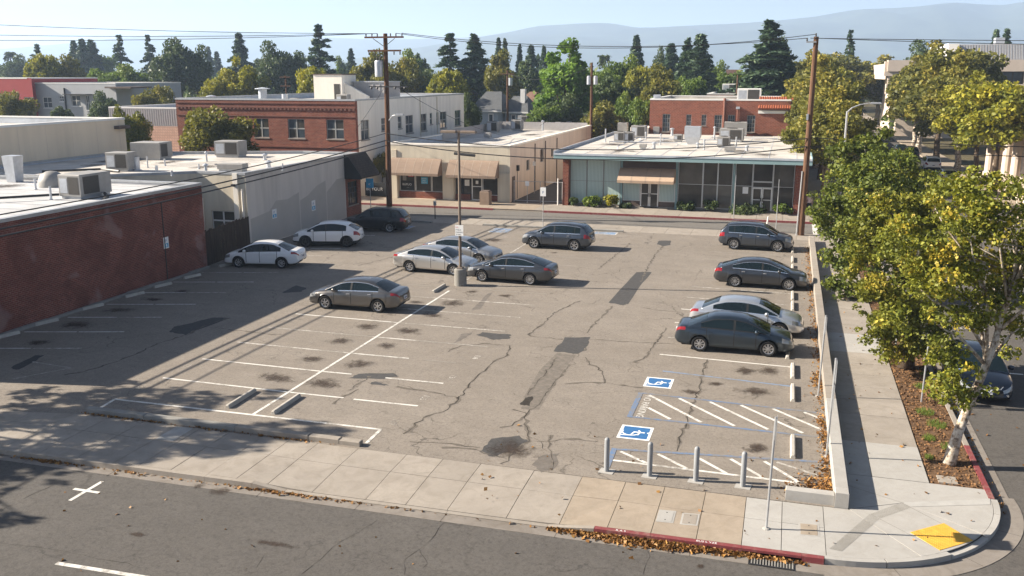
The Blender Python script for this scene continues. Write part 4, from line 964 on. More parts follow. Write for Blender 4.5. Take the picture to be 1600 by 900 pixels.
for z0, a, b in ((DY0, DX0, -33.95), (DY0, -29.5, -28.45), (DY0, -24.3, DX1)): MB().box(a + .002, b, z0 - .1, z0 - .003, -.02, 4.4 if a < -34 else 2.6).obj('pilaster', M['cream'], bD)
def awning(par, x0, x1, y, z1, z0, out, m, trim, n, name='awning', valance=.22):
    pr_end = (y - out, z0 - valance)
    t = MB().tube([(x0, pr_end[0] + .02, pr_end[1]), (x1, pr_end[0] + .02, pr_end[1])], .02, 5).obj('awning', M[trim], par[0]); t['label'] = par[1]
    w = (x1 - x0) / n
    for k in range(n):
        a, b = x0 + k * w, x0 + (k + 1) * w - .02; mb = MB(); S = 6; pr = []
        for i in range(S + 1):
            f = i / S; pr.append((y - out * (f ** .85), z1 - (z1 - z0) * (f ** 1.25)))
        pr = pr + [(pr[-1][0], z0 - valance)]
        for i in range(len(pr) - 1): mb.quad((a, pr[i + 1][0], pr[i + 1][1]), (b, pr[i + 1][0], pr[i + 1][1]), (b, pr[i][0], pr[i][1]), (a, pr[i][0], pr[i][1]))
        mb.obj('canvas_panel', M[m], t)
        if k: 
            sm = MB()
            for i in range(len(pr) - 1): sm.quad((a - .035, pr[i + 1][0] - .008, pr[i + 1][1] + .006), (a + .02, pr[i + 1][0] - .008, pr[i + 1][1] + .006), (a + .02, pr[i][0] - .008, pr[i][1] + .006), (a - .035, pr[i][0] - .008, pr[i][1] + .006))
            sm.obj('seam', M[trim], t)
    for x in (x0, x1 - .02):
        MB().poly([(x, y, z1)] + [(x, p[0], p[1]) for p in pr] + [(x, y, z0 - valance)]).obj('side_panel', M[m], t)
    return t
awning((bD, 'tan canvas awning over the left shop window with the red sign'), -34.35, -29.5, 76.88, 3.7, 2.45, 1.15, 'awning', 'awning_trim', 6)
awning((bD, 'tan canvas awning over the right shop door of the cream shop'), -28.75, -24.15, 76.88, 3.65, 2.4, 1.15, 'awning', 'awning_trim', 6)
# signs in the shop windows
def flat_sign(name, label, axis, pos, u0, u1, z0, z1, m, lines=(), d=-.012, tm='white_sign', size=.2):
    t = thing(name, label, 'sign', fr(axis, pos, (u0 + u1) / 2, d, z0))
    mb = MB(); fbox(mb, axis, pos, u0, u1, d, d + .01, z0, z1); mb.obj('board', M[m], t)
    for k, (tx, uu, zz, sz) in enumerate(lines):
        text_mesh(tx, sz, M[tm], 'lettering', t, fr(axis, pos, uu, d - .004, zz), (R(90), 0, 0 if axis == 'y' else R(90)))
    return t
flat_sign('window_sign', 'red sign with white letters in the left shop window', 'y', DY0 + .35, -33.0, -32.5, 1.95, 2.55, 'sign_red', [('GLAP', -32.98, 1.99, .2)])
flat_sign('window_sign', 'black sign with white lettering low in the left shop window', 'y', DY0 + .35, -33.75, -32.45, .75, 1.55, 'black', [('BUFUO', -33.6, 1.15, .28), ('......', -33.2, .95, .2)])
flat_sign('window_sign', 'grey notice beside the red sign in the left shop window', 'y', DY0 + .35, -33.55, -33.2, 1.6, 2.15, 'hvac')
flat_sign('window_sign', 'bright blue poster in the middle shop window', 'y', DY0 + .35, -31.75, -31.1, 1.35, 1.95, 'sign_blue', [('GRAND', -31.72, 1.76, .15), ('OPEN', -31.66, 1.58, .15), ('TODAY', -31.72, 1.41, .15)])
flat_sign('door_notice', 'white notice beside the cream shop door', 'y', DY0 + .35, -27.55, -27.1, 1.3, 1.85, 'white_sign')
flat_sign('door_notice', 'small white notice on the cream shop door', 'y', DY0 + .33, -26.5, -26.25, 1.5, 1.8, 'white_sign')
for (px, py, lab) in ((755, 207, 'left of two square condensers on the cream shop roof'), (792, 204, 'right of two square condensers on the cream shop roof'), (818, 196, 'grey condenser at the back of the cream shop roof')):
    v = GP(px + (16 if px < 800 else 0), py, 4.35); rooftop_unit(v.x, v.y, 4.35, 1.3, 1.2, 1.3, lab, grille='y', fan=True)
for i, (px, py) in enumerate(((762, 216), (855, 200), (872, 198), (889, 197))):
    v = GP(px, py, 4.35); rooftop_unit(v.x, v.y, 4.35, .7, .6, .6, ['low white box in front of the condensers on the cream shop roof', 'small white box behind the grey condenser on the cream shop roof', 'small box second from the right end of the cream shop roof', 'small box at the right end of the cream shop roof'][i], fan=False, grille='')
v = GP(848, 204, 4.35); vent(v.x, v.y, 4.35, .12, 1.1, 'thin vent pipe at the back of the cream shop roof')
pipe_run([(-30.5, 84, 4.5), (-26, 84, 4.5), (-26, 92, 4.5)], .06, 'pipe bent across the front of the cream shop roof')
MB().box(DX0 + .31, DX0 + .36, 90, 111, 4.36, 5.35).obj('screen_wall', M['corrug'], bD); MB().box(DX0 + .4, DX1 - .4, 111.1, 111.15, 4.36, 5.3).obj('screen_wall', M['corrug'], bD)
gate = thing('alley_gate', 'thin chain link gate across the alley beside the cream shop', 'gate', (-20.9, 77.6, 0))
for x in (-23.0, -20.6, -18.6): MB().tube([(x, 77.6, 0), (x, 77.6, 1.9)], .035, 6).obj('post', M['steel'], gate)
for z in (.15, 1.85): MB().tube([(-23, 77.6, z), (-18.6, 77.6, z)], .025, 6).obj('rail', M['steel'], gate)
# ---------------------------------------------------------------- E glass fronted building
bE = thing('glass_front_building', 'low glass fronted building with blue green roof edge and peach awning', 'building', (-8.5, 90, 0))
EX0, EX1, EY0, EY1 = -18.35, 1.25, 77.0, 104.0
MB().quad((EX0, EY0 + .6, -.3), (EX0, EY1, -.3), (EX0, EY1, 4.1), (EX0, EY0 + .6, 4.1)).obj('wall', M['beige'], bE)
MB().quad((EX1, EY1, -.3), (EX1, EY0 + .6, -.3), (EX1, EY0 + .6, 4.1), (EX1, EY1, 4.1)).obj('wall', M['beige'], bE)
MB().quad((EX1, EY1, -.3), (EX0, EY1, -.3), (EX0, EY1, 4.1), (EX1, EY1, 4.1)).obj('wall', M['beige'], bE)
MB().box(EX0 - .5, EX1 + .65, 75.6, EY1 + .3, 4.12, 4.5).obj('roof_slab', M['roof_white'], bE)
MB().box(EX0 - .55, EX1 + .7, 75.5, 75.59, 4.08, 4.56).obj('fascia', M['teal'], bE)
MB().box(EX0 - .55, EX1 + .7, 75.46, 75.52, 4.42, 4.58).obj('fascia_edge', M['parapet_blue'], bE)
MB().box(EX0 - .58, EX0 - .5, 75.6, EY1 + .3, 4.08, 4.75).obj('fascia', M['parapet_blue'], bE); MB().box(EX1 + .65, EX1 + .73, 75.6, EY1 + .3, 4.08, 4.62).obj('fascia', M['teal'], bE)
MB().quad((EX0 - .46, 75.64, 4.504), (EX1 + .62, 75.64, 4.504), (EX1 + .62, EY1 + .25, 4.52), (EX0 - .46, EY1 + .25, 4.52)).obj('roof', M['roof_white'], bE)
MB().box(EX0, EX0 + .5, EY0 - .35, EY0 + .6, -.1, 4.1).obj('brick_pier', M['brick'], bE); MB().box(EX1 - .5, EX1, EY0 - .35, EY0 + .6, -.1, 4.1).obj('brick_pier', M['brick'], bE)
MB().box(EX0 + .5, EX1 - .5, EY0 + .25, EY0 + .45, -.1, .12).obj('plinth', M['concrete'], bE)
zA, zB, zC = .14, 2.55, 4.09
def bay_window(x0, x1, cols, pm, z0=zA, skipz=None):
    return [window(bE, 'y', EY0 + .2, x0 + (x1 - x0) * k / cols, x0 + (x1 - x0) * (k + 1) / cols - .006, z0, zC, 1, 2, 'grey_frame' if pm == 'curtain' else 'alu', pm, .12, .045, False, 'glass_bay') for k in range(cols)]  # curtained bays: dark frame colour stands in for the shadow gaps beside pale frames
bay_window(-17.82, -13.45, 3, 'curtain')
MB().box(-13.42, -13.25, EY0 + .1, EY0 + .38, -.05, 4.1).obj('mullion_post', M['teal'], bE)
MB().box(-8.78, -8.6, EY0 + .1, EY0 + .38, -.05, 4.1).obj('mullion_post', M['teal'], bE)
MB().box(-4.12, -3.95, EY0 + .02, EY0 + .38, -.05, 4.1).obj('mullion_post', M['teal'], bE)
MB().box(-13.24, -8.79, EY0 + .15, EY0 + .3, 2.42, 4.1).obj('panel', M['brown_panel'], bE)
window(bE, 'y', EY0 + .2, -13.22, -11.75, .55, 2.4, 1, 1, 'alu', 'curtain', .12, .05, False, 'glass_bay'); MB().box(-13.22, -11.75, EY0 + .25, EY0 + .4, .12, .54).obj('base_panel', M['brown_panel'], bE)
window(bE, 'y', EY0 + .2, -10.15, -8.8, .55, 2.4, 1, 1, 'alu', 'curtain', .12, .05, False, 'glass_bay'); MB().box(-10.15, -8.8, EY0 + .25, EY0 + .4, .12, .54).obj('base_panel', M['brown_panel'], bE)
for a, b in ((-11.72, -10.96), (-10.94, -10.18)):
    d = window(bE, 'y', EY0 + .2, a, b, .03, 2.35, 1, 2, 'white_frame', 'glass_dark', .12, .1, False, 'door'); x = b - .1 if a < -11 else a + .04
    MB().box(x, x + .06, EY0 + .1, EY0 + .16, .95, 1.25).obj('handle', M['dark_metal'], d)
bay_window(-8.58, -6.55, 1, ('glass_dark', 'glass_shop')); bay_window(-6.54, -4.14, 2, ('glass_shop', 'glass_dark'))
window(bE, 'y', EY0 + .2, -3.93, -2.55, zA, zC, 1, 2, 'alu', ('glass_shop', 'glass_dark'), .12, .045, False, 'glass_bay')
window(bE, 'y', EY0 + .2, -2.53, -0.95, 2.5, zC, 1, 1, 'alu', 'glass_dark', .12, .045, False, 'glass_bay')
window(bE, 'y', EY0 + .2, -0.93, .72, zA, zC, 1, 2, 'alu', ('glass_dark', 'glass_shop'), .12, .045, False, 'glass_bay')
for a, b in ((-2.53, -1.75), (-1.73, -0.95)):
    d = window(bE, 'y', EY0 + .2, a, b, .03, 2.0, 1, 2, 'white_frame', 'glass_dark', .12, .09, False, 'door'); x = b - .1 if a < -2 else a + .04
    MB().box(x, x + .06, EY0 + .1, EY0 + .16, .9, 1.2).obj('handle', M['dark_metal'], d)
window(bE, 'y', EY0 + .2, -2.53, -0.95, 2.02, 2.48, 1, 1, 'alu', 'glass_dark', .12, .045, False, 'transom')
awning((bE, 'pale peach canvas awning over the double door'), -13.45, -8.75, 77.1, 3.35, 2.45, 1.5, 'awning_peach', 'awning_trim', 4)
flat_sign('window_notice', 'white notice behind the dark glass left of the right hand door', 'y', EY0 + .2, -3.3, -2.85, 1.5, 2.05, 'white_sign')
# roof machines of E
random.seed(8)
ru = [(968, 249 - 0, 0, 0)]
unitsE = [(967, 223, 1.0, 1.0, 1.05, 'leftmost front condenser on the glass building roof', 'y'), (982, 223, .9, .9, 1.05, 'front condenser second from the left on the glass building roof', 'y'),
          (997, 216, 1.5, 1.3, 1.3, 'large grey box unit on the left half of the glass building roof', 'y'), (1025, 209, .7, .7, .8, 'small white box beside the large grey unit on the glass roof', ''),
          (1059, 222, .8, .7, .75, 'small dark sided box left of the big duct on the glass building roof', 'y'), (1142, 222, 2.3, 1.6, 1.3, 'long grey air handler on the right half of the glass building roof', 'y'),
          (1148, 213, 2.4, 1.6, 1.5, 'largest air handler at the back right of the glass building roof', 'x'), (1130, 231, 1.1, 1.0, 1.0, 'dark faced condenser in front of the long air handler', 'xy'),
          (972, 207, 1.1, 1.0, 1.1, 'pale hooded box at the back left corner of the glass building roof', ''), (1004, 233, .6, .5, .45, 'low white box near the front of the glass building roof', ''), (1140, 238, .9, .7, .5, 'low box in front of the dark faced condenser', '')]
for (px, py, w, d, h, lab, g) in unitsE:
    v = GP(px, py, 4.51); rooftop_unit(v.x, v.y + d / 2, 4.51, w, d, h, lab, random.uniform(-.05, .05), h > .9, g)
v = GP(1081, 226, 4.51); dt = thing('roof_duct', 'big pale blue sheet metal duct hood on the glass building roof', 'duct', (v.x, v.y, 4.51))
MB().prism([(v.x - .75, v.y), (v.x + .75, v.y), (v.x + .75, v.y + 1.2), (v.x - .75, v.y + 1.2)], 5.2, 6.2).obj('hood', M['duct'], dt)
mbd = MB(); lo = [(v.x - .42, v.y + .1), (v.x + .42, v.y + .1), (v.x + .42, v.y + 1.0), (v.x - .42, v.y + 1.0)]; hi = [(v.x - .75, v.y), (v.x + .75, v.y), (v.x + .75, v.y + 1.2), (v.x - .75, v.y + 1.2)]
for k in range(4): j = (k + 1) % 4; mbd.quad((*lo[k], 4.51), (*lo[j], 4.51), (*hi[j], 5.198), (*hi[k], 5.198))
mbd.obj('throat', M['duct'], dt)
for i, (a, b, c) in enumerate((((-16.5, 88), (-10, 88), 'left'), ((-12, 93), (-4.5, 93), 'middle'), ((-7.5, 97), (-1, 97), 'far'), ((-14.6, 82), (-14.6, 95), 'lengthwise'), ((-5.2, 84), (-2, 84), 'near right'))):
    pipe_run([(a[0], a[1], 4.51), (a[0], a[1], 4.75), (b[0], b[1], 4.75), (b[0], b[1], 4.51)], .05, c + ' thin gas pipe raised on the glass building roof')
for i, (px, py, r, h) in enumerate(((946, 222, .07, 1.3), (1022, 233, .13, .5), (1032, 226, .06, .9), (1116, 218, .09, 1.2), (1150, 229, .07, .9), (1090, 232, .1, .4), (1167, 236, .1, .35), (1050, 212, .15, .7), (1009, 219, .06, .7), (1100, 234, .06, .8))):
    v = GP(px, py, 4.51); vent(v.x, v.y, 4.51, r, h, ['tall thin vent at the left edge', 'short capped vent near the front', 'thin vent beside the front condensers', 'tall capped vent left of the air handlers', 'thin vent right of the air handler', 'stubby vent below the big duct', 'stubby vent at the right end', 'fat vent behind the big duct', 'short thin vent among the left units', 'thin vent left of the dark faced condenser'][i] + ' of the glass building roof', cap=i not in (0, 4))
# ---------------------------------------------------------------- G brick building behind the glass one
bG = thing('rear_brick_building', 'two storey orange brick building with a tiled roof end behind the glass building', 'building', (-7.5, 112, 0))
GX0, GX1, GY0, GY1 = -15.15, 0.05, 105.0, 122.0
flat_roof(bG, [(GX0, GY0), (GX1, GY0), (GX1, GY1), (GX0, GY1)], 7.9, 8.35, 'brick2', 'roof_white', 'white_trim', .3, skip=(0,), par_in='roof_white')
gw = [(1035, 1047, 4.75, 6.72), (1072, 1080, 5.5, 6.7), (1096, 1103.5, 5.5, 6.7), (1116, 1128, 4.8, 6.68), (1137, 1148, 4.9, 6.7), (1167, 1180, 4.85, 6.68)]
gh = [(onY(a, 190, GY0).x, onY(b, 190, GY0).x, c, d) for (a, b, c, d) in gw]
mb = MB(); wall_sheet(mb, 'y', GY0, GX0, GX1, -.3, 8.35, gh); mb.obj('front_wall', M['brick2'], bG)
for h in gh: window(bG, 'y', GY0, *h, 3, 4 if h[3] - h[2] > 1.5 else 3, 'grey_frame', ('glass_blue', 'glass_dark', 'glass_blue'), fw=.06, mull=.035)
x = onY(1131, 190, GY0).x; MB().tube([(x, GY0 - .1, 4), (x, GY0 - .1, 8.5)], .14, 8).obj('downpipe', M['brick_band'], bG)
x = onY(1152, 190, GY0).x; MB().box(x - .2, x + .2, GY0 - .3, GY0 - .02, 7.35, 7.6).obj('rain_head', M['duct'], bG); MB().tube([(x, GY0 - .12, 4), (x, GY0 - .12, 7.35)], .08, 8).obj('downpipe', M['brick_band'], bG)
tx0, tx1 = onY(1186, 150, GY0).x, GX1 + .35
MB().box(tx0, tx1 - .25, GY0 - .14, GY0 - .004, 6.9, 7.35).obj('cornice', M['white_trim'], bG)
tl = MB().extrude_x([(GY0 - .45, 7.38), (GY0 + 1.6, 8.55), (GY0 + 1.6, 8.4), (GY0 - .45, 7.22)], tx0, tx1).obj('tiled_roof', M['brown_panel'], bG)
n = 15
for k in range(n):
    x = tx0 + (tx1 - tx0) * (k + .5) / n
    MB().tube([(x, GY0 - .5, 7.42), (x, GY0 + 1.6, 8.6)], .12, 7).obj('tile_row', M['tile_red'], tl)
MB().tube([(tx1, GY0 - .5, 7.45), (tx1, GY0 + 1.6, 8.65)], .15, 8).obj('hip_ridge', M['tile_red'], tl)
v = onY(1170, 150, 108); rooftop_unit(v.x, 109, 7.9, 2.6, 1.6, 1.6, 'large white rooftop box with dark grille on the rear brick building', fan=False, mat='white_trim')
v = onY(1027, 150, 107); rooftop_unit(v.x, 107, 7.9, .8, .6, .9, 'small grey box at the left end of the rear brick roof', fan=False, mat='duct', grille='')
MB().box(GX0 - 2, GX0 - .02, GY0 - .9, GY0 + 3, 3, 5.2).obj('annex', M['cream_pale'], bG)
bG2 = thing('far_flat_building', 'low brick building with white roof beyond the rear brick building', 'building', (-4, 150, 0))
a, b = onY(1105, 140, 150).x, onY(1250, 140, 150).x
flat_roof(bG2, [(a, 150), (b, 150), (b, 170), (a, 170)], 7.6, 8.1, 'brick2', 'roof_white', 'white_trim', .4)
v = onY(1140, 135, 152); rooftop_unit(v.x, 154, 7.6, 2.4, 2, 2.0, 'white box unit on the low far brick roof', fan=False, mat='white_trim', grille='y')
v = onY(1153, 125, 150); pm_ = MB().tube([(v.x, 149, 0), (v.x, 149, 11)], .12, 8).obj('mast', M['wood_pole_pale']); tag(pm_, 'thin grey mast rising behind the rear brick building', 'mast')

# ---------------------------------------------------------------- I grey and red buildings far left, K others
bI = thing('grey_modern_building', 'pale grey two storey building with flat roof at the far left', 'building', (-108, 125, 0))
gx0, gx1 = onY(57, 150, 120).x, onY(182, 150, 120).x
flat_roof(bI, [(gx0, 120), (gx1, 120), (gx1, 136), (gx0, 136)], 9.4, 9.75, 'grey_wall', 'roof_white', 'white_trim', .3, skip=(0,))
hh = [(onY(a, 150, 120).x, onY(b, 150, 120).x, c, d) for (a, b, c, d) in ((66, 80, 5.9, 7.6), (92, 99, 6.9, 7.8), (111, 125, 6.2, 7.9), (133, 139, 5.6, 7.9), (158, 166, 4.6, 7.8))]
mb = MB(); wall_sheet(mb, 'y', 120, gx0, gx1, -.3, 9.75, hh); mb.obj('front_wall', M['grey_wall'], bI)
for h in hh: window(bI, 'y', 120, *h, 2, 2, 'white_frame', 'glass_blue', fw=.09)
MB().box(onY(108, 150, 120).x, onY(145, 150, 120).x, 118.6, 119.99, 8.0, 8.12).obj('canopy', M['dark_metal'], bI)
MB().tube([(onY(102, 150, 120).x, 119.9, .2), (onY(102, 150, 120).x, 119.9, 9.0)], .12, 6).obj('downpipe', M['dark_metal'], bI)
MB().box(gx1 - 1.2, gx1 + 3.5, 119, 124, 9.0, 9.25).obj('roof_overhang', M['brown_panel'], bI)
bJ = thing('red_building', 'dark red flat roofed building at the far left edge', 'building', (-125, 122, 0))
jx1 = gx0 - .05; flat_roof(bJ, [(-145, 118.5), (jx1, 118.5), (jx1, 134), (-145, 134)], 10.0, 10.5, 'red_wall', 'roof_white', 'white_trim', .3, skip=(0,))
h = (onY(37, 150, 118.5).x, onY(52, 150, 118.5).x, 5.2, 7.6); mb = MB(); wall_sheet(mb, 'y', 118.5, -145, jx1, -.3, 10.5, [h]); mb.obj('front_wall', M['red_wall'], bJ); window(bJ, 'y', 118.5, *h, 3, 2, 'white_frame', 'glass_blue', fw=.09)
bC = thing('corrugated_shed', 'grey corrugated metal shed left of the two storey brick building', 'building', (-70, 92, 0))
cx0, cx1 = onY(170, 170, 90).x, FX0 - 1.0
flat_roof(bC, [(cx0, 90), (cx1 + 2, 90), (cx1 + 2, 108), (cx0, 108)], 6.9, 7.35, 'corrug', 'roof_white', 'white_trim', .25)
rb = MB()
for x in np.arange(cx0, cx1 + 2, .3): rb.box(x, x + .12, 89.95, 89.998, 0, 7.2)
o = rb.obj('corrugation', M['corrug'], bC); o['kind'] = 'stuff'
bK = thing('tile_roofed_house', 'brown tile roofed low house left of the two storey brick building', 'house', (-63, 80, 0))
MB().box(-69, -58.3, 82, 88, -.3, 3.6).obj('wall', M['brick'], bK)
MB().extrude_x([(80.5, 3.2), (85, 5.6), (89, 3.4), (89, 3.2)], -69.5, -58.1).obj('roof', M['roof_brown'], bK)
MB().box(-69.2, -58.2, 80.3, 80.5, 3.0, 3.25).obj('gutter', M['white_trim'], bK)
# ---------------------------------------------------------------- N houses beyond
def house(name, label, px0, px1, Y, zeave, zr, depth, wm, rm, windows=(), hip=True):
    x0, x1 = onY(px0, 150, Y).x, onY(px1, 150, Y).x
    t = thing(name, label, 'house', ((x0 + x1) / 2, Y, 0))
    MB().box(x0 + .4, x1 - .4, Y, Y + depth, -.3, zeave).obj('wall', M[wm], t)
    e = .5; a = (x1 - x0) * .32 if hip else 0.0; ym = Y + depth / 2; mb = MB()
    p = [(x0 - e, Y - e, zeave), (x1 + e, Y - e, zeave), (x1 + e, Y + depth + e, zeave), (x0 - e, Y + depth + e, zeave)]; r0, r1 = (x0 - e + a, ym, zr), (x1 + e - a, ym, zr)
    mb.quad(p[0], p[1], r1, r0); mb.quad(p[2], p[3], r0, r1); mb.poly([p[1], p[2], r1]); mb.poly([p[3], p[0], r0]); mb.quad(p[3], p[2], p[1], p[0])
    rf = mb.obj('roof', M[rm], t); MB().box(x0 - e, x1 + e, Y - e - .06, Y - e - .003, zeave - .22, zeave + .05).obj('gutter', M['white_trim'], t)
    for (a_, b_, c, d) in windows:
        w = MB().box(onY(a_, 150, Y).x, onY(b_, 150, Y).x, Y - .06, Y - .004, c, d).obj('window', M['white_trim'], t)
        MB().box(onY(a_, 150, Y).x + .15, onY(b_, 150, Y).x - .15, Y - .08, Y - .062, c + .15, d - .15).obj('pane', M['glass_blue'], w)
    return t
hs = house('blue_house', 'blue grey house with slate roof and white window beyond the cream shop', 738, 781, 150, 5.1, 8.2, 9, 'house_blue', 'roof_slate', [(763, 771, 2.8, 4.6)])
hs2 = house('blue_house_wing', 'right wing of the blue grey house with white porch posts', 785, 822, 153, 4.8, 7.4, 8, 'house_blue', 'roof_slate', [(799, 806, 2.4, 4.4), (814, 820, 2.4, 4.4)])
house('brown_roof_house', 'pale house with brown hipped roof behind the blue grey house', 806, 856, 172, 5.2, 7.8, 9, 'cream_pale', 'roof_brown')
house('tan_roof_house', 'house with pinkish brown roof half hidden by trees left of the rear brick building', 970, 1010, 165, 6.0, 8.6, 9, 'beige', 'roof_brown')
house('carport_roof', 'grey roofed carport among trees left of the rear brick building', 958, 992, 125, 3.4, 4.8, 8, 'beige', 'roof_slate', hip=False)
house('white_tent', 'small white peaked roof among the trees behind the cream shop', 945, 966, 140, 5.0, 6.3, 4, 'white_trim', 'roof_white')
MB().box(onY(808, 150, 153).x, onY(815, 150, 153).x, 155, 156, 6, 8.6).obj('chimney', M['white_trim'], hs2)
bX = thing('distant_low_building', 'long low brown building far off among trees at the right of centre', 'building', (-5, 260, 0))
a, b = onY(1110, 115, 260).x, onY(1185, 115, 260).x
MB().box(a, b, 260, 275, -.3, 9.6).obj('wall', M['brick_band'], bX); MB().box(a - 1, b + 1, 258.8, 276, 9.6, 10.4).obj('roof', M['roof_brown'], bX); MB().box(a + 4, a + 8, 262, 266, 10.4, 12.4).obj('penthouse', M['roof_brown'], bX)
# ---------------------------------------------------------------- L office block on the right and M colonnade
bL = thing('office_block', 'large concrete office block with grey metal roof screen at the right', 'building', (40, 190, 0))
lx0, lx1 = onY(1407, 110, 185).x, 75.0
MB().box(lx0, lx1, 185, 215, -.3, 10.2).obj('wall', M['stone'], bL)
xs = onY(1500, 110, 183).x
MB().box(lx0, xs - 12.5, 183.6, 184.99, 10.8, 13.4).obj('parapet_band', M['stone'], bL)
MB().box(xs - 12, lx1, 183.2, 186, 11.6, 13.6).obj('parapet_band', M['stone'], bL)
MB().box(xs - 12, lx1, 184.6, 186, 9.4, 11.59).obj('window_strip', M['glass_dark'], bL)
MB().box(xs - 12, lx1, 183.4, 184.99, 7.6, 9.39).obj('spandrel', M['stone'], bL)
MB().box(lx0 + .2, xs - 12.1, 185.5, 214, 10.2, 13.0).obj('upper_wall', M['stone'], bL)
x = xs - 11.8
while x < lx1 - 3:
    MB().box(x, x + .5, 183.9, 184.55, 9.4, 11.6).obj('column', M['stone'], bL)
    for k in range(3): MB().box(x + .7 + k * 1.6, x + 2.1 + k * 1.6, 184.4, 184.56, 9.6, 11.4).obj('pane', M['glass_blue'], bL)
    x += 5.6
for k in range(4): MB().box(lx0 + .3 + k * 1.5, lx0 + .9 + k * 1.5, 184.2, 184.99, 6, 10.8).obj('fin', M['stone'], bL)
MB().extrude_x([(186.5, 13.61), (188.2, 16.4), (210, 16.4), (210, 13.61)], xs, lx1).obj('roof_screen', M['corrug'], bL)
MB().box(xs - 1.8, xs - .01, 186.4, 210, 13.61, 16.5).obj('screen_end', M['white_trim'], bL)
rb = MB()
for x in np.arange(xs + .1, lx1, .45):
    rb.quad((x, 186.42, 13.62), (x + .18, 186.42, 13.62), (x + .18, 188.1, 16.4), (x, 188.1, 16.4))
o = rb.obj('screen_ribs', M['flashing'], bL); o['kind'] = 'stuff'
MB().box(xs + 6.5, xs + 8, 190, 192, 16.41, 17.6).obj('penthouse', M['duct'], bL)
bM = thing('colonnade_building', 'pale stone building with tall columns at the right edge across the side street', 'building', (24, 100, 0))
cx = 20.6
MB().box(cx + 2.4, 60, 60, 112, -.3, 7.6).obj('wall', M['stone'], bM)
MB().box(cx - .2, 60, 60, 112.4, 7.6, 8.9).obj('entablature', M['stone'], bM)
MB().box(cx - .5, 60, 59.8, 112.7, 8.4, 8.75).obj('cornice', M['white_trim'], bM)
MB().box(cx - .3, cx + 2.4, 60, 112, -.3, .5).obj('plinth', M['stone'], bM)
y = 62.0
while y < 112:
    MB().lathe([(.62, .5), (.62, .75), (.48, .85), (.44, 7.0), (.6, 7.3), (.6, 7.6)], 12, (cx + .5, y, 0)).obj('column', M['stone'], bM); y += 4.0
y = 63
while y < 110:
    MB().box(cx + 2.37, cx + 2.395, y, y + 2, 1.2, 6.4).obj('window', M['glass_dark'], bM); y += 4.0
for z, zz in ((112.4, 10.5),): MB().box(cx + 1, 60, 60, 95, 8.9, 12.5).obj('upper_floor', M['stone'], bM)

# ---------------------------------------------------------------- roof machines of A, B
v = GP(122, 304, 4.73); rooftop_unit(-35.45, 39.8, 4.73, 1.35, 2.3, 1.25, 'large rooftop air conditioner on the dark brick building', 0, False, 'xy')
rt = [(182, 268, 1.6, 1.2, 1.25, 'left one of two neighbouring air conditioners on the cream building roof', 'y'), (226, 250, 2.4, 1.8, 1.3, 'wide air conditioner in the middle of the cream building roof', 'x'),
      (353, 246, 2.0, 1.5, 1.25, 'air conditioner with dark coil near the back right of the cream building roof', 'y'), (358, 268, 1.8, .9, .5, 'low flat unit near the front right of the cream building roof', '')]
for (px, py, w, d, h, lab, g) in rt: v = GP(px, py, 4.73); rooftop_unit(v.x, v.y + d / 2, 4.73, w, d, h, lab, .12, False, g)
v = GP(68, 252, 4.73); rooftop_unit(v.x, v.y, 4.73, 1.4, 1.2, 1.4, 'green grey cooler against the tan wall', .2, False, 'x')
v = GP(38, 256, 4.73); rooftop_unit(v.x, v.y, 4.73, 1.1, 1.0, .7, 'dark low machine beside the green grey cooler', .2, True, 'xy', 'hvac_dark')
v = GP(24, 284, 4.73); dd = thing('roof_duct', 'tall pale sheet metal flue on the dark brick roof at the left edge', 'duct', (v.x, v.y, 4.73)); dq = MB()
lo = [(v.x - .32, v.y - .3), (v.x + .32, v.y - .3), (v.x + .32, v.y + .3), (v.x - .32, v.y + .3)]; hi = [(v.x - .42, v.y - .4), (v.x + .42, v.y - .4), (v.x + .42, v.y + .4), (v.x - .42, v.y + .4)]
for k in range(4): j = (k + 1) % 4; dq.quad((*lo[k], 4.73), (*lo[j], 4.73), (*hi[j], 6.3), (*hi[k], 6.3))
dq.quad(*[(*p, 6.3) for p in hi]); dq.obj('flue', M['duct'], dd)
v = GP(82, 291, 4.73); dm_ = thing('roof_dome', 'white domed exhaust hood behind the large unit on the dark brick roof', 'vent', (v.x, v.y, 4.73)); MB().lathe([(.75, 0), (.75, .3), (.6, .65), (.3, .85), (0, .9)], 16).obj('dome', M['hvac'], dm_, True, local=True)
labs = ['crooked', 'short', 'squat', 'tall thin', 'capped', 'bent', 'twin', 'lone']
for i, (px, py, r, h) in enumerate(((214, 266, .22, .9), (80, 312, .06, .7), (258, 259, .06, .5), (323, 252, .07, .6), (269, 275, .07, .35), (311, 264, .06, .35), (322, 271, .1, .5), (231, 262, .05, .8), (414, 250, .12, .35), (420, 262, .14, .35), (442, 267, .05, .5), (56, 296, .06, .6), (245, 268, .1, .4))):
    v = GP(px, py, 4.73); vent(v.x, v.y, 4.73, r, h, ['fat duct pipe right of the left air conditioner', 'thin pipe left of the large unit', 'short pipe behind the wide air conditioner', 'thin vent left of the back right air conditioner', 'stub vent in front of the wide air conditioner', 'stub vent at the middle', 'grey vent left of the low flat unit', 'thin pipe beside the wide air conditioner', 'stub vent far back', 'capped vent near the front right', 'thin pipe at the right', 'thin pipe left of the white dome', 'short vent right of the fat duct'][i] + ' on the left hand roofs', cap=i in (3, 6, 8, 9))
pipe_run([(-38.5, 36.0, 4.73), (-38.5, 36, 4.95), (-36.1, 38.6, 4.95)], .07, 'short dark pipe in front of the large unit on the dark brick roof', mat='dark_metal')
pipe_run([(-34.7, 40.3, 4.85), (-33.6, 39.2, 4.85), (-33.2, 38.4, 4.8)], .09, 'flexible hose at the right of the large unit on the dark brick roof', mat='hvac_dark')
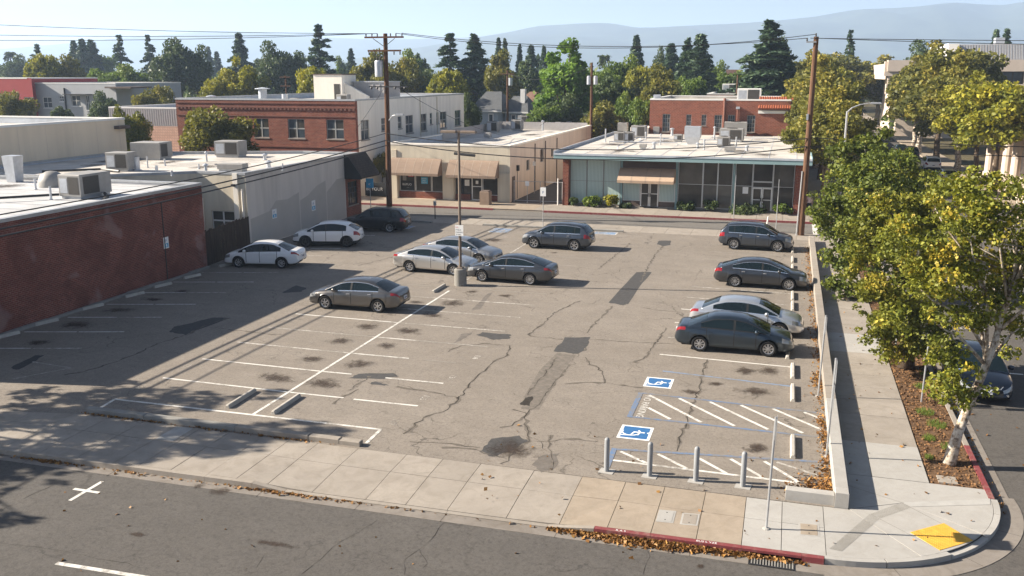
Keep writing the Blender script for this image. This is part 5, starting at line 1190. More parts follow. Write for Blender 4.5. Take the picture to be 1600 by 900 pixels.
pipe_run([(-47, 49, 4.8), (-44, 51, 4.85), (-41.9, 50.2, 4.85)], .08, 'dark conduit lying across the cream building roof', mat='dark_metal')

# ---- seams and ponding stains on the flat roofs
def roof_wear(par, x0, x1, y0, y1, z, step, n, seed, along='y'):
    rr = random.Random(seed)
    u = (x0 if along == 'y' else y0) + step
    while u < (x1 if along == 'y' else y1) - .3:
        (MB().box(u, u + .09, y0, y1, z - .01, z + .007) if along == 'y' else MB().box(x0, x1, u, u + .09, z - .01, z + .007)).obj('roof_seam', M['roof_grey'], par); u += step
    for k in range(n):
        o = link_mesh('ponding_stain', me_st, par, Vector((rr.uniform(x0 + 1.5, x1 - 1.5), rr.uniform(y0 + 1.5, y1 - 1.5), z + .010 + k * .0004)) - wloc(par)); o.scale = (rr.uniform(.8, 2.4), rr.uniform(.8, 3.2), 1)
roof_wear(bE, EX0 - .3, EX1 + .5, 75.9, EY1, 4.515, 2.15, 9, 4)
roof_wear(bD, DX0 + .5, DX1 - .5, DY0 + .5, DY1 - .6, 4.352, 2.2, 9, 5)
roof_wear(bB, -50, -34, 51.5, 60.5, 4.722, 1.9, 8, 6, 'x')
roof_wear(bA, -60, -32.6, 25, 44.6, 4.722, 50, 9, 7)
roof_wear(bF, FX0 + .6, FX1 - .6, FY0 + .6, FY1 - .6, 8.202, 3.0, 6, 8)
# ================================================================ cars
def pchip(pts):
    xs = [p[0] for p in pts]; ys = [p[1] for p in pts]; n = len(xs); h = [xs[i + 1] - xs[i] for i in range(n - 1)]; dl = [(ys[i + 1] - ys[i]) / h[i] for i in range(n - 1)]
    m = [dl[0]] + [0.0 if dl[i - 1] * dl[i] <= 0 else 2 * dl[i - 1] * dl[i] / (dl[i - 1] + dl[i]) for i in range(1, n - 1)] + [dl[-1]]
    def f(x):
        if x <= xs[0]: return ys[0]
        if x >= xs[-1]: return ys[-1]
        i = max(k for k in range(n - 1) if xs[k] <= x); t = (x - xs[i]) / h[i]
        return (2 * t**3 - 3 * t**2 + 1) * ys[i] + (t**3 - 2 * t**2 + t) * h[i] * m[i] + (-2 * t**3 + 3 * t**2) * ys[i + 1] + (t**3 - t**2) * h[i] * m[i + 1]
    return f
def wheel_meshes(R_, rim_r, style, dark=False):
    ty = MB().lathe([(rim_r, -.085), (R_ * .93, -.105), (R_ * .985, -.085), (R_, -.05), (R_, .05), (R_ * .985, .085), (R_ * .93, .105), (rim_r, .085), (rim_r * .97, .0)], 26, axis='y', closed=True)
    rm = MB()                                       # outer face at -y
    rm.lathe([(rim_r, -.09), (rim_r * .9, -.082), (rim_r * .88, -.05), (rim_r * .86, .02)], 26, axis='y', m=0)
    rm.lathe([(rim_r * .88, -.03), (.02, -.03)], 20, axis='y', m=1)
    rm.lathe([(.055, -.085), (.05, -.092), (.0, -.092)], 10, axis='y', m=0); rm.lathe([(.055, -.085), (.065, -.04)], 10, axis='y', m=0)
    n = style
    for k in range(n):
        a = 2 * math.pi * k / n; w0, w1 = (.013, .019) if n >= 9 else (.020, .033)
        ca, sa = math.cos(a), math.sin(a)
        def P(r, s, y): return (r * ca - s * sa, y, r * sa + s * ca)
        r0, r1 = .04, rim_r * .9
        rm.quad(P(r0, -w0, -.088), P(r1, -w1, -.082), P(r1, w1, -.082), P(r0, w0, -.088), 0)
        rm.quad(P(r0, w0, -.088), P(r1, w1, -.082), P(r1, w1 * .8, -.045), P(r0, w0 * .8, -.045), 1); rm.quad(P(r1, -w1, -.082), P(r0, -w0, -.088), P(r0, -w0 * .8, -.045), P(r1, -w1 * .8, -.045), 1)
    tm, rmm = bpy.data.meshes.new('tyre'), bpy.data.meshes.new('rim')
    tm.from_pydata(ty.v, [], ty.f); tm.materials.append(M['tyre']); tm.polygons.foreach_set('use_smooth', [True] * len(tm.polygons))
    rmm.from_pydata(rm.v, [], rm.f); rmm.materials.append(M['rim_dark' if dark else 'rim']); rmm.materials.append(M['trim_black']); rmm.polygons.foreach_set('material_index', rm.m)
    return tm, rmm
WHEELS = {}
def build_car(name, label, cat, paint, p, loc, heading, group, plate=None, seam=True):
    L, W, H, wb, fo, Rw = p['L'], p['W'], p['H'], p['wb'], p['fo'], p['R']
    t = thing(name, label, cat, (0, 0, 0), 0, group)
    XF = L / 2 - fo; XR = XF - wb; Ra = Rw + .068
    sh = pchip(p['belt'](L)); roof = pchip(p['roof'](L, H)); xa, xb, xc, xd = p['gx'](L)
    bottom = pchip([(-L / 2, .40), (-L / 2 + .12, .30), (-L / 2 + .5, .24), (0, .215), (L / 2 - .6, .22), (L / 2 - .1, .22), (L / 2, .26)]) if not p.get('suv') else pchip([(-L / 2, .46), (-L / 2 + .12, .36), (-L / 2 + .6, .30), (0, .28), (L / 2 - .6, .28), (L / 2 - .1, .28), (L / 2, .33)])
    def w(x):
        dr, df = x + L / 2, L / 2 - x; a = pchip([(0, .66), (.03, .76), (.09, .86), (.22, .935), (.5, .975), (1.1, 1.0), (9, 1.0)])
        b = pchip([(0, .56), (.03, .68), (.09, .79), (.2, .885), (.42, .95), (.9, .985), (1.5, 1.0), (9, 1.0)]); return W / 2 * min(a(dr), b(df))
    # doors
    dB = p.get('dB', XR + wb * .50); dF = XF - Ra - .10; dR = XR + p.get('dRo', .26)
    gaps = [dF, dB, dR] if seam else []
    st = set(np.round(np.linspace(-L / 2, L / 2, 44), 4)); st |= {round(-L / 2 + d, 4) for d in (.03, .09, .16)} | {round(L / 2 - d, 4) for d in (.03, .09, .16)}
    for xw in (XF, XR):
        for k in range(0, 13): st.add(round(xw + Ra * math.cos(math.pi * k / 12), 4))
    for g in gaps: st |= {round(g - .015, 4), round(g + .015, 4)}
    bp = p.get('pillar', .045); pil = [dB - bp, dB + bp]
    q0 = p['q0'](L); st |= {round(v, 4) for v in (xa, xb, xc, xd, *pil, q0, p.get('q1', q0))}
    hl, tlx = round(L / 2 - p.get('hl', .44), 4), round(-L / 2 + p.get('tl', .40), 4); st |= {hl, tlx}
    S = sorted(st); S = [S[0]] + [S[i] for i in range(1, len(S)) if S[i] - S[i - 1] > .004]
    crown = pchip([(-L / 2, .01), (-L / 2 + .4, .03), (0, .05), (L / 2 - .8, .075), (L / 2 - .2, .05), (L / 2, .02)])
    bulge = [.02, .045, .05, .03, .012, 0, -.01, -.015, -.02, -.02]
    nr = 10
    def section(x):
        z0, zs, ww, cr = bottom(x), sh(x), w(x), crown(x); zm = z0 + (zs - z0) * .42
        ch = p.get('char', .66)
        rows = [(.86, z0), (.975, z0 + .05), (.99, z0 + .13), (1.0, zm), (.992, z0 + (zs - z0) * ch), (.978, z0 + (zs - z0) * (ch + .16)), (.93, zs - .015), (.80, zs + cr * .45), (.45, zs + cr * .9), (0, zs + cr)]
        if 'cut' in p: pass
        za = -1
        for xw in (XF, XR):
            if abs(x - xw) < Ra: za = max(za, Rw + math.sqrt(max(0, Ra * Ra - (x - xw) ** 2)))
        fe = max(0, 1 - (L / 2 - x) / .45) ** 2; re = max(0, 1 - (x + L / 2) / .4) ** 2; out = []
        for k, (f, z) in enumerate(rows):
            flare = 1.0 + (.012 if za > 0 and k in (2, 3, 4) else 0)
            out.append((x + bulge[k] * (fe - re), f * ww * flare, max(z, za) if k < 7 else z))
        return out
    V, secs = [], []
    for x in S:
        sec = section(x); secs.append(len(V)); V += [(a, -b, c) for (a, b, c) in sec] + [(a, b, c) for (a, b, c) in sec[:-1]][::1]
    def vid(i, k, side): return secs[i] + (k if (side < 0 or k == nr - 1) else nr + k)
    parts = {}
    def put(key, f): parts.setdefault(key, []).append(f)
    clad = p.get('clad', False)
    for i in range(len(S) - 1):
        xm = (S[i] + S[i + 1]) / 2
        for side in (-1, 1):
            for k in range(nr - 1):
                f = (vid(i, k, side), vid(i + 1, k, side), vid(i + 1, k + 1, side), vid(i, k + 1, side)); f = f if side < 0 else f[::-1]
                key = ('body', 0)
                if k == 0 or (clad and k <= 1): key = ('body', 1)
                sn = 'r' if side < 0 else 'l'
                if 2 <= k <= 5 and seam:
                    if any(abs(xm - g) < .0155 for g in gaps): key = ('body', 1)
                    elif dB < xm < dF: key = ('door', 'F' + sn)
                    elif dR < xm < dB: key = ('door', 'R' + sn)
                if k in p.get('hlrows', (4, 5)) and xm > hl: key = ('headlight', sn)
                if k in p.get('tlrows', (5,)) and xm < tlx: key = ('taillight', sn)
                put(key, f)
    for e, i in ((1, len(S) - 1), (-1, 0)):       # end caps
        for k in range(nr - 2):
            f = (vid(i, k, -1), vid(i, k, 1), vid(i, k + 1, 1), vid(i, k + 1, -1)); f = f if e > 0 else f[::-1]
            if e > 0: put(('body', 1) if k in (0, 1) else (('grille', '') if k in p.get('grille', (3, 4)) else ('body', 0)), f)
            else: put(('body', 1) if k == 0 else ('body', 0), f)
        put(('body', 0), (vid(i, nr - 2, -1), vid(i, nr - 2, 1), vid(i, nr - 1, 1)))
    # greenhouse
    GS = [x for x in S if xd - 1e-6 <= x <= xa + 1e-6]; gsecs = []; ng = 7
    tum = p.get('tumble', .20)
    for x in GS:
        zb = sh(x) - .02; zr = max(roof(x), zb + .03); yb = .925 * w(x); hh = max(.03, zr - zb)
        def yy(z): return yb - tum * min(1.0, ((z - zb) / max(.2, H - zb)) ** 1.15)
        zt = zb + hh * .80 if hh < .35 else zr - .075
        z1 = min(zb + .045, zb + hh * .3)
        rows = [(yy(zb), zb), (yy(z1), z1), (yy(zt - .022), max(z1 + .001, zt - .022)), (yy(zt), zt), (yy(zr) - .045, zr - .012), (yy(zr) * .55, zr + .02), (0, zr + .03)]
        gsecs.append(len(V)); V += [(x, -a, b) for (a, b) in rows] + [(x, a, b) for (a, b) in rows[:-1]]
    def gid(i, k, side): return gsecs[i] + (k if (side < 0 or k == ng - 1) else ng + k)
    for i in range(len(GS) - 1):
        xm = (GS[i] + GS[i + 1]) / 2; zb = sh(xm) - .02; zr = roof(xm)
        for side in (-1, 1):
            sn = 'r' if side < 0 else 'l'
            for k in range(ng - 1):
                f = (gid(i, k, side), gid(i + 1, k, side), gid(i + 1, k + 1, side), gid(i, k + 1, side)); f = f if side < 0 else f[::-1]
                key = ('body', 0)
                if k == 0: key = ('body', 2) if q0 < xm < xa - .12 else ('body', 0)
                if k == 1 and zr - zb > .14:
                    if q0 < xm < xa - .05:
                        if pil[0] < xm < pil[1]: key = ('body', 1)
                        elif 'q1' in p and abs(xm - p['q1']) < .03: key = ('body', 1)
                        else: key = ('side_window', ('F' if xm > pil[1] else ('R' if ('q1' not in p or xm > p['q1']) else 'Q')) + sn)
                if k == 2 and zr - zb > .16 and q0 < xm < xa - .08: key = ('body', 2)
                if k in (4, 5):
                    if xm > xb: key = ('windshield', '')
                    elif xm < xc: key = ('rear_window', '')
                put(key, f)
    for i in (0, len(GS) - 1):
        for k in range(ng - 2):
            put(('body', 0), (gid(i, k, -1), gid(i, k, 1), gid(i, k + 1, 1), gid(i, k + 1, -1)) if i else (gid(i, k, 1), gid(i, k, -1), gid(i, k + 1, -1), gid(i, k + 1, 1)))
    Va = np.array(V)
    def emit(pname, groups, mats, parent=t):
        fs, mi = [], []
        for mslot, fl in groups:
            fs += fl; mi += [mslot] * len(fl)
        used = sorted({v for f in fs for v in f}); mp = {v: i for i, v in enumerate(used)}
        me = bpy.data.meshes.new(pname); me.from_pydata([V[v] for v in used], [], [tuple(mp[v] for v in f) for f in fs])
        for m_ in mats: me.materials.append(m_)
        me.polygons.foreach_set('material_index', mi); me.polygons.foreach_set('use_smooth', [True] * len(fs)); me.update()
        me.validate()
        return link_mesh(pname, me, parent)
    trim = M['chrome'] if p.get('chrome') else M['trim_black']
    emit('body', [(k[1], fl) for k, fl in parts.items() if k[0] == 'body'], [paint, M['trim_black'], trim])
    mats = {'door': paint, 'headlight': M['head_lamp'], 'taillight': M['tail_lamp'], 'grille': M['trim_black'], 'windshield': M['glass_car'], 'rear_window': M['glass_car'], 'side_window': M['glass_car']}
    for k, fl in parts.items():
        if k[0] == 'body': continue
        o = emit(k[0], [(0, fl)], [mats[k[0]]])
        if k[0] == 'door':
            s = -1 if k[1][1] == 'r' else 1; xh = (dB + .13) if k[1][0] == 'F' else (dR + .15)
            yh = s * (w(xh) * .985 + .012); zh = sh(xh) - .13
            MB().box(xh - .09, xh + .09, yh - .014, yh + .014, zh - .018, zh + .018, bev=.01).obj('handle', M['chrome'] if p.get('chrome') else paint, o, local=True)
    # underbody, mirrors, plates, wheels
    MB().box(-L / 2 + .25, L / 2 - .3, -W / 2 + .24, W / 2 - .24, .2, .75).obj('underbody', M['trim_black'], t, local=True)
    for s in (-1, 1):
        xm = xa - .52; ym = s * (.93 * w(xm) + .10); zm = sh(xm) + .06
        mm = MB(); mm.lathe([(0.0, -.1), (.055, -.095), (.085, -.05), (.09, .03), (.075, .09), (0, .1)], 10, (xm, ym, zm), axis='y'); mm.box(xm - .03, xm + .03, min(ym, s * .9 * w(xm)), max(ym, s * .9 * w(xm)), zm - .05, zm - .02)
        mm.obj('mirror', paint, t, True, local=True)
    zp = p.get('plate_z', .58)
    MB().box(-L / 2 - .045, -L / 2 + .03, -.16, .16, zp, zp + .155).obj('licence_plate', M['plate'], t, local=True)
    MB().box(-L / 2 - .0475, -L / 2 - .044, -.12, .12, zp + .045, zp + .11).obj('plate_number', M['plate_ink'], t, local=True)
    if plate:
        pl = MB().box(L / 2 + .02, L / 2 + .065, -.17, .17, .42, .58).obj('licence_plate', M['plate'], t, local=True)
        text_mesh(plate, .12, M['plate_ink'], 'plate_number', pl, (L / 2 + .067, -.15, .455), (R(90), 0, R(90)), world=False)
        em = MB(); em.lathe([(.075, 0), (.06, .015), (0, .02)], 14, (0, 0, 0), axis='y'); e = em.obj('emblem', M['chrome'], t, local=True); e.location = (L / 2 + .04, 0, .68); e.rotation_euler = (0, 0, R(-90)); e.scale = (1.5, 1, 1)
        g = MB()
        pts = [(L / 2 + .035, -.48, .73), (L / 2 + .045, -.4, .62), (L / 2 + .05, 0, .585), (L / 2 + .045, .4, .62), (L / 2 + .035, .48, .73)]
        g.tube(pts, .014, 6); g.obj('grille_surround', M['chrome'], t, local=True)
        for k in range(-7, 8): MB().box(L / 2 + .03, L / 2 + .04, k * .058 - .006, k * .058 + .006, .60, .74).obj('grille_bar', M['rim_dark'], t, local=True)
        for s in (-1, 1): MB().box(L / 2 - .06, L / 2 + .0, s * .62 - .07, s * .62 + .07, .36, .42).obj('fog_lamp', M['head_lamp'], t, local=True)
    if p.get('rails'):
        for s in (-1, 1): MB().tube([(xc + .15, s * (.56), H + .0), (xc + .3, s * .57, H + .045), (xb - .45, s * .57, H + .045), (xb - .2, s * .56, H - .01)], .018, 6).obj('roof_rail', M['chrome' if p.get('chrome') else 'trim_black'], t, local=True)
    key = (Rw, p.get('spokes', 10), p.get('dark_rim', False))
    if key not in WHEELS: WHEELS[key] = wheel_meshes(Rw, p.get('rim', Rw * .645), key[1], key[2])
    tm, rm = WHEELS[key]
    for xw in (XF, XR):
        for s in (-1, 1):
            wh = link_mesh('wheel', rm, t, (xw, s * (W / 2 - .115), Rw)); wh.rotation_euler = (0, random.uniform(0, 6), 0) if s < 0 else (0, random.uniform(0, 6), math.pi)
            link_mesh('tyre', tm, wh)
    t.location = loc; t.rotation_euler = (0, 0, heading)
    return t

def sedan(**k):
    d = dict(L=4.75, W=1.80, H=1.46, wb=2.75, fo=.95, R=.325, chrome=True,
        belt=lambda L: [(-L / 2, .80), (-L / 2 + .07, .93), (-L / 2 + .2, 1.0), (-L / 2 + .7, 1.02), (-.2, .985), (1.0, .93), (L / 2 - .75, .855), (L / 2 - .3, .765), (L / 2 - .08, .68), (L / 2, .58)],
        roof=lambda L, H: [(-L / 2 + .52, 1.03), (-L / 2 + 1.3, H - .10), (-.75, H - .025), (-.2, H), (.35, H - .045), (.62, H - .11), (1.42, .97)],
        gx=lambda L: (1.42, .55, -L / 2 + 1.25, -L / 2 + .52), q0=lambda L: -L / 2 + 1.02, tumble=.24)
    if k.pop('fast', False):
        d['roof'] = lambda L, H: [(-L / 2 + .34, 1.03), (-L / 2 + 1.05, H - .19), (-.85, H - .05), (-.2, H), (.35, H - .05), (.60, H - .12), (1.46, .96)]
        d['gx'] = lambda L: (1.46, .52, -L / 2 + 1.15, -L / 2 + .34); d['q0'] = lambda L: -L / 2 + .95
    d.update(k); return d
def suv(**k):
    d = dict(L=4.6, W=1.88, H=1.67, wb=2.72, fo=.9, R=.37, suv=True, rails=True, clad=False, chrome=True, plate_z=.66,
        belt=lambda L: [(-L / 2, .86), (-L / 2 + .06, 1.02), (-L / 2 + .25, 1.10), (-.5, 1.09), (.9, 1.04), (L / 2 - .75, .985), (L / 2 - .3, .90), (L / 2 - .08, .80), (L / 2, .66)],
        roof=lambda L, H: [(-L / 2 + .08, 1.12), (-L / 2 + .5, H - .14), (-L / 2 + .75, H - .06), (-.6, H), (.25, H - .045), (.5, H - .10), (1.35, 1.07)],
        gx=lambda L: (1.35, .45, -L / 2 + .48, -L / 2 + .08), q0=lambda L: -L / 2 + .62, q1=-1.30, tumble=.22, tl=.36, tlrows=(4, 5), spokes=5, rim=.255)
    d.update(k); return d
P_grey = car_paint('warm grey car paint', (0.135, 0.127, 0.12), .85); P_char = car_paint('charcoal car paint', (0.075, 0.078, 0.084), .85); P_slate = car_paint('slate blue car paint', (0.045, 0.062, 0.08), .85)
P_silver = car_paint('silver car paint', (0.56, 0.545, 0.52), .8); P_silver2 = car_paint('grey silver car paint', (0.38, 0.375, 0.37), .8); P_white = car_paint('white car paint', (0.74, 0.74, 0.74), 0.0)
P_black = car_paint('black car paint', (0.004, 0.005, 0.008), 0.0, .35); P_steelblue = car_paint('blue grey car paint', (0.08, 0.092, 0.112), .85); P_navy = car_paint('dark blue car paint', (0.018, 0.028, 0.048), .8); P_pale = car_paint('pale silver car paint', (0.55, 0.57, 0.595), .75)
random.seed(2)
lotg = 'cars parked in the lot'
build_car('parked_car', 'warm grey sedan parked alone in the middle of the lot', 'car', P_grey, sedan(spokes=6), (-19.45, 39.2, 0), R(181), lotg)
build_car('parked_car', 'silver sedan nose up to the light pole, nearer of two silver cars', 'car', P_silver, sedan(L=4.83, wb=2.73, spokes=7, H=1.45), (-18.95, 48.1, 0), R(-4), lotg)
build_car('parked_car', 'grey silver sedan just behind the light pole, farther of two silver cars', 'car', P_silver2, sedan(L=4.85, spokes=9), (-18.5, 51.4, 0), R(-6), lotg)
build_car('parked_car', 'dark grey sedan facing the light pole from the right', 'car', P_char, sedan(L=4.87, wb=2.74, spokes=11, rim=.225, fast=True), (-14.0, 46.95, 0), R(178), lotg)
build_car('parked_car', 'dark grey SUV parked near the back of the lot by the signpost', 'suv', P_steelblue, suv(spokes=6), (-13.95, 57.25, 0), R(177), lotg)
build_car('parked_car', 'dark blue grey SUV at the back of the right hand row', 'suv', P_steelblue, suv(spokes=10, clad=False), (-1.55, 60.6, 0), R(-3), lotg)
build_car('parked_car', 'charcoal sedan in the right hand row between the SUV and the silver sedan', 'car', P_char, sedan(spokes=10, rim=.225, L=4.8, fast=True, char=.6), (-0.9, 49.6, 0), R(-1), lotg)
build_car('parked_car', 'pale silver sedan in the right hand row beside the dark slate sedan', 'car', P_pale, sedan(L=4.8, spokes=8), (-1.25, 40.35, 0), R(-2), lotg)
build_car('parked_car', 'dark slate sedan at the near end of the right hand row', 'car', P_slate, sedan(L=4.64, wb=2.70, spokes=8, chrome=False, H=1.455), (-1.6, 37.3, 0), R(1), lotg)
build_car('parked_car', 'white sedan parked by the plank fence', 'car', P_white, sedan(L=4.55, wb=2.62, spokes=7, chrome=False, H=1.47), (-29.2, 46.7, 0), R(190), lotg)
build_car('parked_car', 'white coupe style SUV parked against the grey beige wall', 'suv', P_white, suv(L=4.45, H=1.60, clad=True, dark_rim=True, rails=False, chrome=False,
    roof=lambda L, H: [(-L / 2 + .12, 1.12), (-L / 2 + .75, H - .16), (-L / 2 + 1.1, H - .06), (-.4, H), (.25, H - .04), (.5, H - .10), (1.35, 1.06)], gx=lambda L: (1.35, .45, -L / 2 + .72, -L / 2 + .12), q0=lambda L: -L / 2 + .85), (-28.75, 53.75, 0), R(194), lotg)
build_car('parked_car', 'black SUV parked beside the brick corner of the cream building', 'suv', P_black, suv(L=4.75, spokes=10, chrome=False), (-28.2, 60.1, 0), R(186), lotg)
build_car('parked_car', 'dark navy sedan parked at the kerb under the near sycamore', 'car', P_navy, sedan(L=4.8, W=1.85, spokes=10, hl=.5, grille=(3, 4, 5)), (7.2, 35.75, ZS), R(-91), 'cars along the side street', plate='7ZX4652')
build_car('parked_car', 'white SUV parked on the right of the distant side street', 'suv', P_white, suv(chrome=False), (16.7, 120.5, ZS), R(90), 'cars along the side street')
build_car('parked_car', 'silver blue sedan on the distant side street in front of the white SUV', 'car', P_pale, sedan(), (16.5, 106.5, ZS), R(90), 'cars along the side street')
build_car('parked_car', 'dark minivan in tree shade on the distant side street', 'van', P_black, suv(H=1.78, chrome=False, rails=False), (16.0, 134.5, ZS), R(90), 'cars along the side street')
build_car('parked_car', 'dark car behind the minivan at the far end of the side street', 'car', P_slate, sedan(), (15.6, 143, ZS), R(90), 'cars along the side street')
# ================================================================ wheel stops, bollards, posts, poles, wires
def stop_mesh():
    mb = MB(); prof = [(-.075, 0), (-.06, .09), (-.035, .115), (.035, .115), (.06, .09), (.075, 0)]; h = .9
    mb.extrude_y(prof, -h + .05, h - .05); e = [(p[0] * .8, p[1] * .75) for p in prof]
    for s in (-1, 1):
        n = len(prof)
        for k in range(n - 1):
            a, b = prof[k], prof[k + 1]; c, d = e[k], e[k + 1]
            q = [(a[0], s * (h - .05), a[1]), (b[0], s * (h - .05), b[1]), (d[0], s * h, d[1]), (c[0], s * h, c[1])]; mb.poly(q if s > 0 else q[::-1])
        mb.poly([(p[0], s * h, p[1]) for p in (e if s < 0 else e[::-1])])
    return mb
sm = stop_mesh(); sme = bpy.data.meshes.new('wheel_stop'); sme.from_pydata(sm.v, [], sm.f); M['stop'] = concrete_mat('wheel stop concrete', (0.46, 0.43, 0.38), .12, .45); sme.materials.append(M['stop'])
def wheel_stop(x, y, rz, label, group, L=1.0):
    o = link_mesh('wheel_stop', sme, None, (x, y, 0.001)); o.rotation_euler = (0, 0, rz); o.scale = (1.1, L, 1.15); tag(o, label, 'wheel stop', group); return o
ordn = ['nearest', 'second', 'third', 'fourth', 'fifth', 'sixth', 'seventh', 'eighth', 'ninth', 'tenth']
for i, (y, d) in enumerate(((30.0, 0), (32.25, 0), (35.2, 0), (37.9, 0), (40.15, 0), (42.5, 0), (45.9, 0), (48.6, 0))):
    lab = ('concrete wheel stop nearest the street along the dark brick wall' if i == 0 else f'{ordn[i]} concrete wheel stop from the street along the dark brick wall') if i < 6 else ['wheel stop in front of the white sedan', 'wheel stop at the foot of the plank fence'][i - 6]
    wheel_stop(-31.75 + (.25 if i > 2 else 0) + (.15 if i > 4 else 0), y + .1, R(-14), lab, 'wheel stops along the brick wall', .62 if i < 6 else .7)
wheel_stop(-17.62, 26.1, R(2), 'left one of the two wheel stops in the front middle stalls', 'wheel stops in the middle rows'); wheel_stop(-15.83, 26.05, R(1), 'right one of the two wheel stops in the front middle stalls', 'wheel stops in the middle rows')
wheel_stop(-17.1, 43.8, R(0), 'wheel stop just left of the light pole base', 'wheel stops in the middle rows', .95)
wheel_stop(-17.3, 53.2, R(0), 'wheel stop behind the light pole near the dark grey SUV', 'wheel stops in the middle rows')
wheel_stop(-15.6, 38.0 + 2.2 * 10, R(0), 'wheel stop at the far end of the middle rows', 'wheel stops in the middle rows')
for i, (y, l) in enumerate(((27.2, 'nearest wheel stop of the right hand row between the blue hatchings'), (32.2, 'wheel stop just beyond the blue hatched aisle'), (34.75, 'wheel stop in front of the blue edged bay beside the dark slate sedan'), (37.2, 'wheel stop under the nose of the dark slate sedan'),
    (45.2, 'nearer of two wheel stops between the silver and charcoal sedans'), (47.4, 'farther of two wheel stops between the silver and charcoal sedans'), (54.6, 'nearer of two wheel stops between the charcoal sedan and the SUV'), (57.2, 'farther of two wheel stops between the charcoal sedan and the SUV'), (60.4, 'wheel stop under the nose of the far SUV'))):
    wheel_stop(.75 if i != 3 else .55, y, R(0), l, 'wheel stops along the low wall', .94)
# bollards
for i, (x, y) in enumerate(((-4.34, 23.92), (-3.12, 23.95), (-1.84, 24.0), (-0.57, 24.02))):
    t = thing('bollard', ['leftmost of four grey bollards at the blue hatched corner', 'second of four grey bollards from the left', 'third of four grey bollards from the left', 'rightmost of four grey bollards at the blue hatched corner'][i], 'bollard', (x, y, 0), 0, 'bollards at the lot corner')
    MB().lathe([(.075, 0), (.075, .94), (.066, .985), (.04, 1.015), (0, 1.02)], 16).obj('post', M['steel_paint'], t, True, local=True)
    MB().prism([(-.22, -.16), (.2, -.19), (.24, .15), (-.18, .18)], -.02, .012).obj('footing', M['concrete_new'], t, local=True)
# sign posts
def sign_post(x, y, h, label, plates, z=0.0, lean=(0, 0), r=.03, base=True, mat='steel'):
    """plates: (z0, z1, width, facing angle, board material)"""
    t = thing('sign_post', label, 'sign post', (x, y, z)); lx, ly = lean
    MB().tube([(0, 0, 0), (lx, ly, h)], r, 8).obj('post', M[mat], t, local=True)
    if base: MB().lathe([(.09, 0), (.085, .02), (.03, .03)], 10).obj('base', M['concrete_new'], t, local=True)
    for (z0, z1, w, ang, m, txt) in plates:
        f = (z0 + z1) / 2 / h; b = MB().box(-w / 2, w / 2, -.045, -.036, z0, z1).obj('sign_plate', M[m], t, local=True); b.location = (lx * f, ly * f, 0); b.rotation_euler = (0, 0, ang)
        if txt:
            for (s, xx, zz, sz, tm) in txt: text_mesh(s, sz, M[tm], 'lettering', b, (xx, -.0475, zz), (R(90), 0, 0), world=False)
    return t
hc = lambda z: [('P', -.07, z, .26, 'blue_sign')]
sign_post(0.11, 21.72, 2.95, 'tall bare sign post on the pavement beside the storm drain', [(2.35, 2.92, .5, R(90), 'steel', None)], lean=(.05, .02))
sign_post(1.6, 32.2, 2.95, 'sign post at the low wall beside the farther blue bay', [(2.3, 2.9, .32, R(90), 'steel', None)], lean=(.05, 0))
sign_post(1.7, 26.8, 3.05, 'sign post at the low wall beside the nearer blue hatching', [(2.3, 3.0, .32, R(90), 'steel', None), (1.5, 2.25, .3, R(90), 'steel', None)], lean=(.04, 0))
sign_post(5.0, 32.6, 2.0, 'short grey post with dark plate in the tree strip', [(1.3, 1.95, .25, R(90), 'dark_metal', None)], lean=(.03, 0), base=False)
sign_post(4.75, 38.6, 2.1, 'plain grey post beside the second street tree', [], base=False)
sign_post(-17.0, 64.9, 3.0, 'parking sign post at the back of the lot behind the dark grey SUV', [(2.3, 2.95, .42, 0, 'white_sign', hc(2.5))])
sign_post(-31.6, 66.3, 3.0, 'blue street sign on a post beside the left utility pole', [(2.25, 3.0, .65, 0, 'sign_blue', [('<', -.15, 2.4, .4, 'white_sign')])])
sign_post(-3.7, 73.3, 3.4, 'thin sign post on the far kerb in front of the dark glass', [(2.8, 3.4, .06, 0, 'steel', None)], r=.035)
sign_post(-0.4, 66.4, 3.9, 'thin sign post on the near kerb by the right utility pole', [(2.7, 3.9, .05, 0, 'steel', None)], r=.03)
sign_post(-1.1, 66.9, 1.2, 'short leaning white marker post by the far SUV', [], lean=(.12, 0), r=.05, mat='white_frame')
sign_post(-18.75, 76.6, 2.3, 'pale post in front of the brick pier of the glass building', [], r=.06, mat='white_frame')
sign_post(-21.7, 77.3, 1.9, 'small white alley notice on the gate post', [(1.5, 1.9, .35, 0, 'white_sign', None)])
sign_post(-22.9, 84, 3.0, 'white notice on a post inside the alley', [(2.6, 3.0, .3, 0, 'white_sign', None)])
pmt = thing('parking_meter', 'single dark parking meter on the pavement right of the left utility pole', 'parking meter', (-26.15, 66.4, 0))
MB().tube([(0, 0, 0), (0, 0, 1.05)], .04, 8).obj('post', M['dark_metal'], pmt, local=True); MB().box(-.1, .1, -.07, .07, 1.05, 1.42, bev=.04).obj('head', M['steel_paint'], pmt, local=True)
bn = thing('trash_bin', 'beige square concrete trash bin on the pavement before the cream shop', 'trash bin', (-24.9, 75.3, 0)); MB().box(-.42, .42, -.42, .42, 0, 1.15, bev=.04).obj('body', M['awning'], bn, local=True); MB().box(-.36, .36, -.36, .36, 1.152, 1.22, bev=.03).obj('lid', M['brown_panel'], bn, local=True)
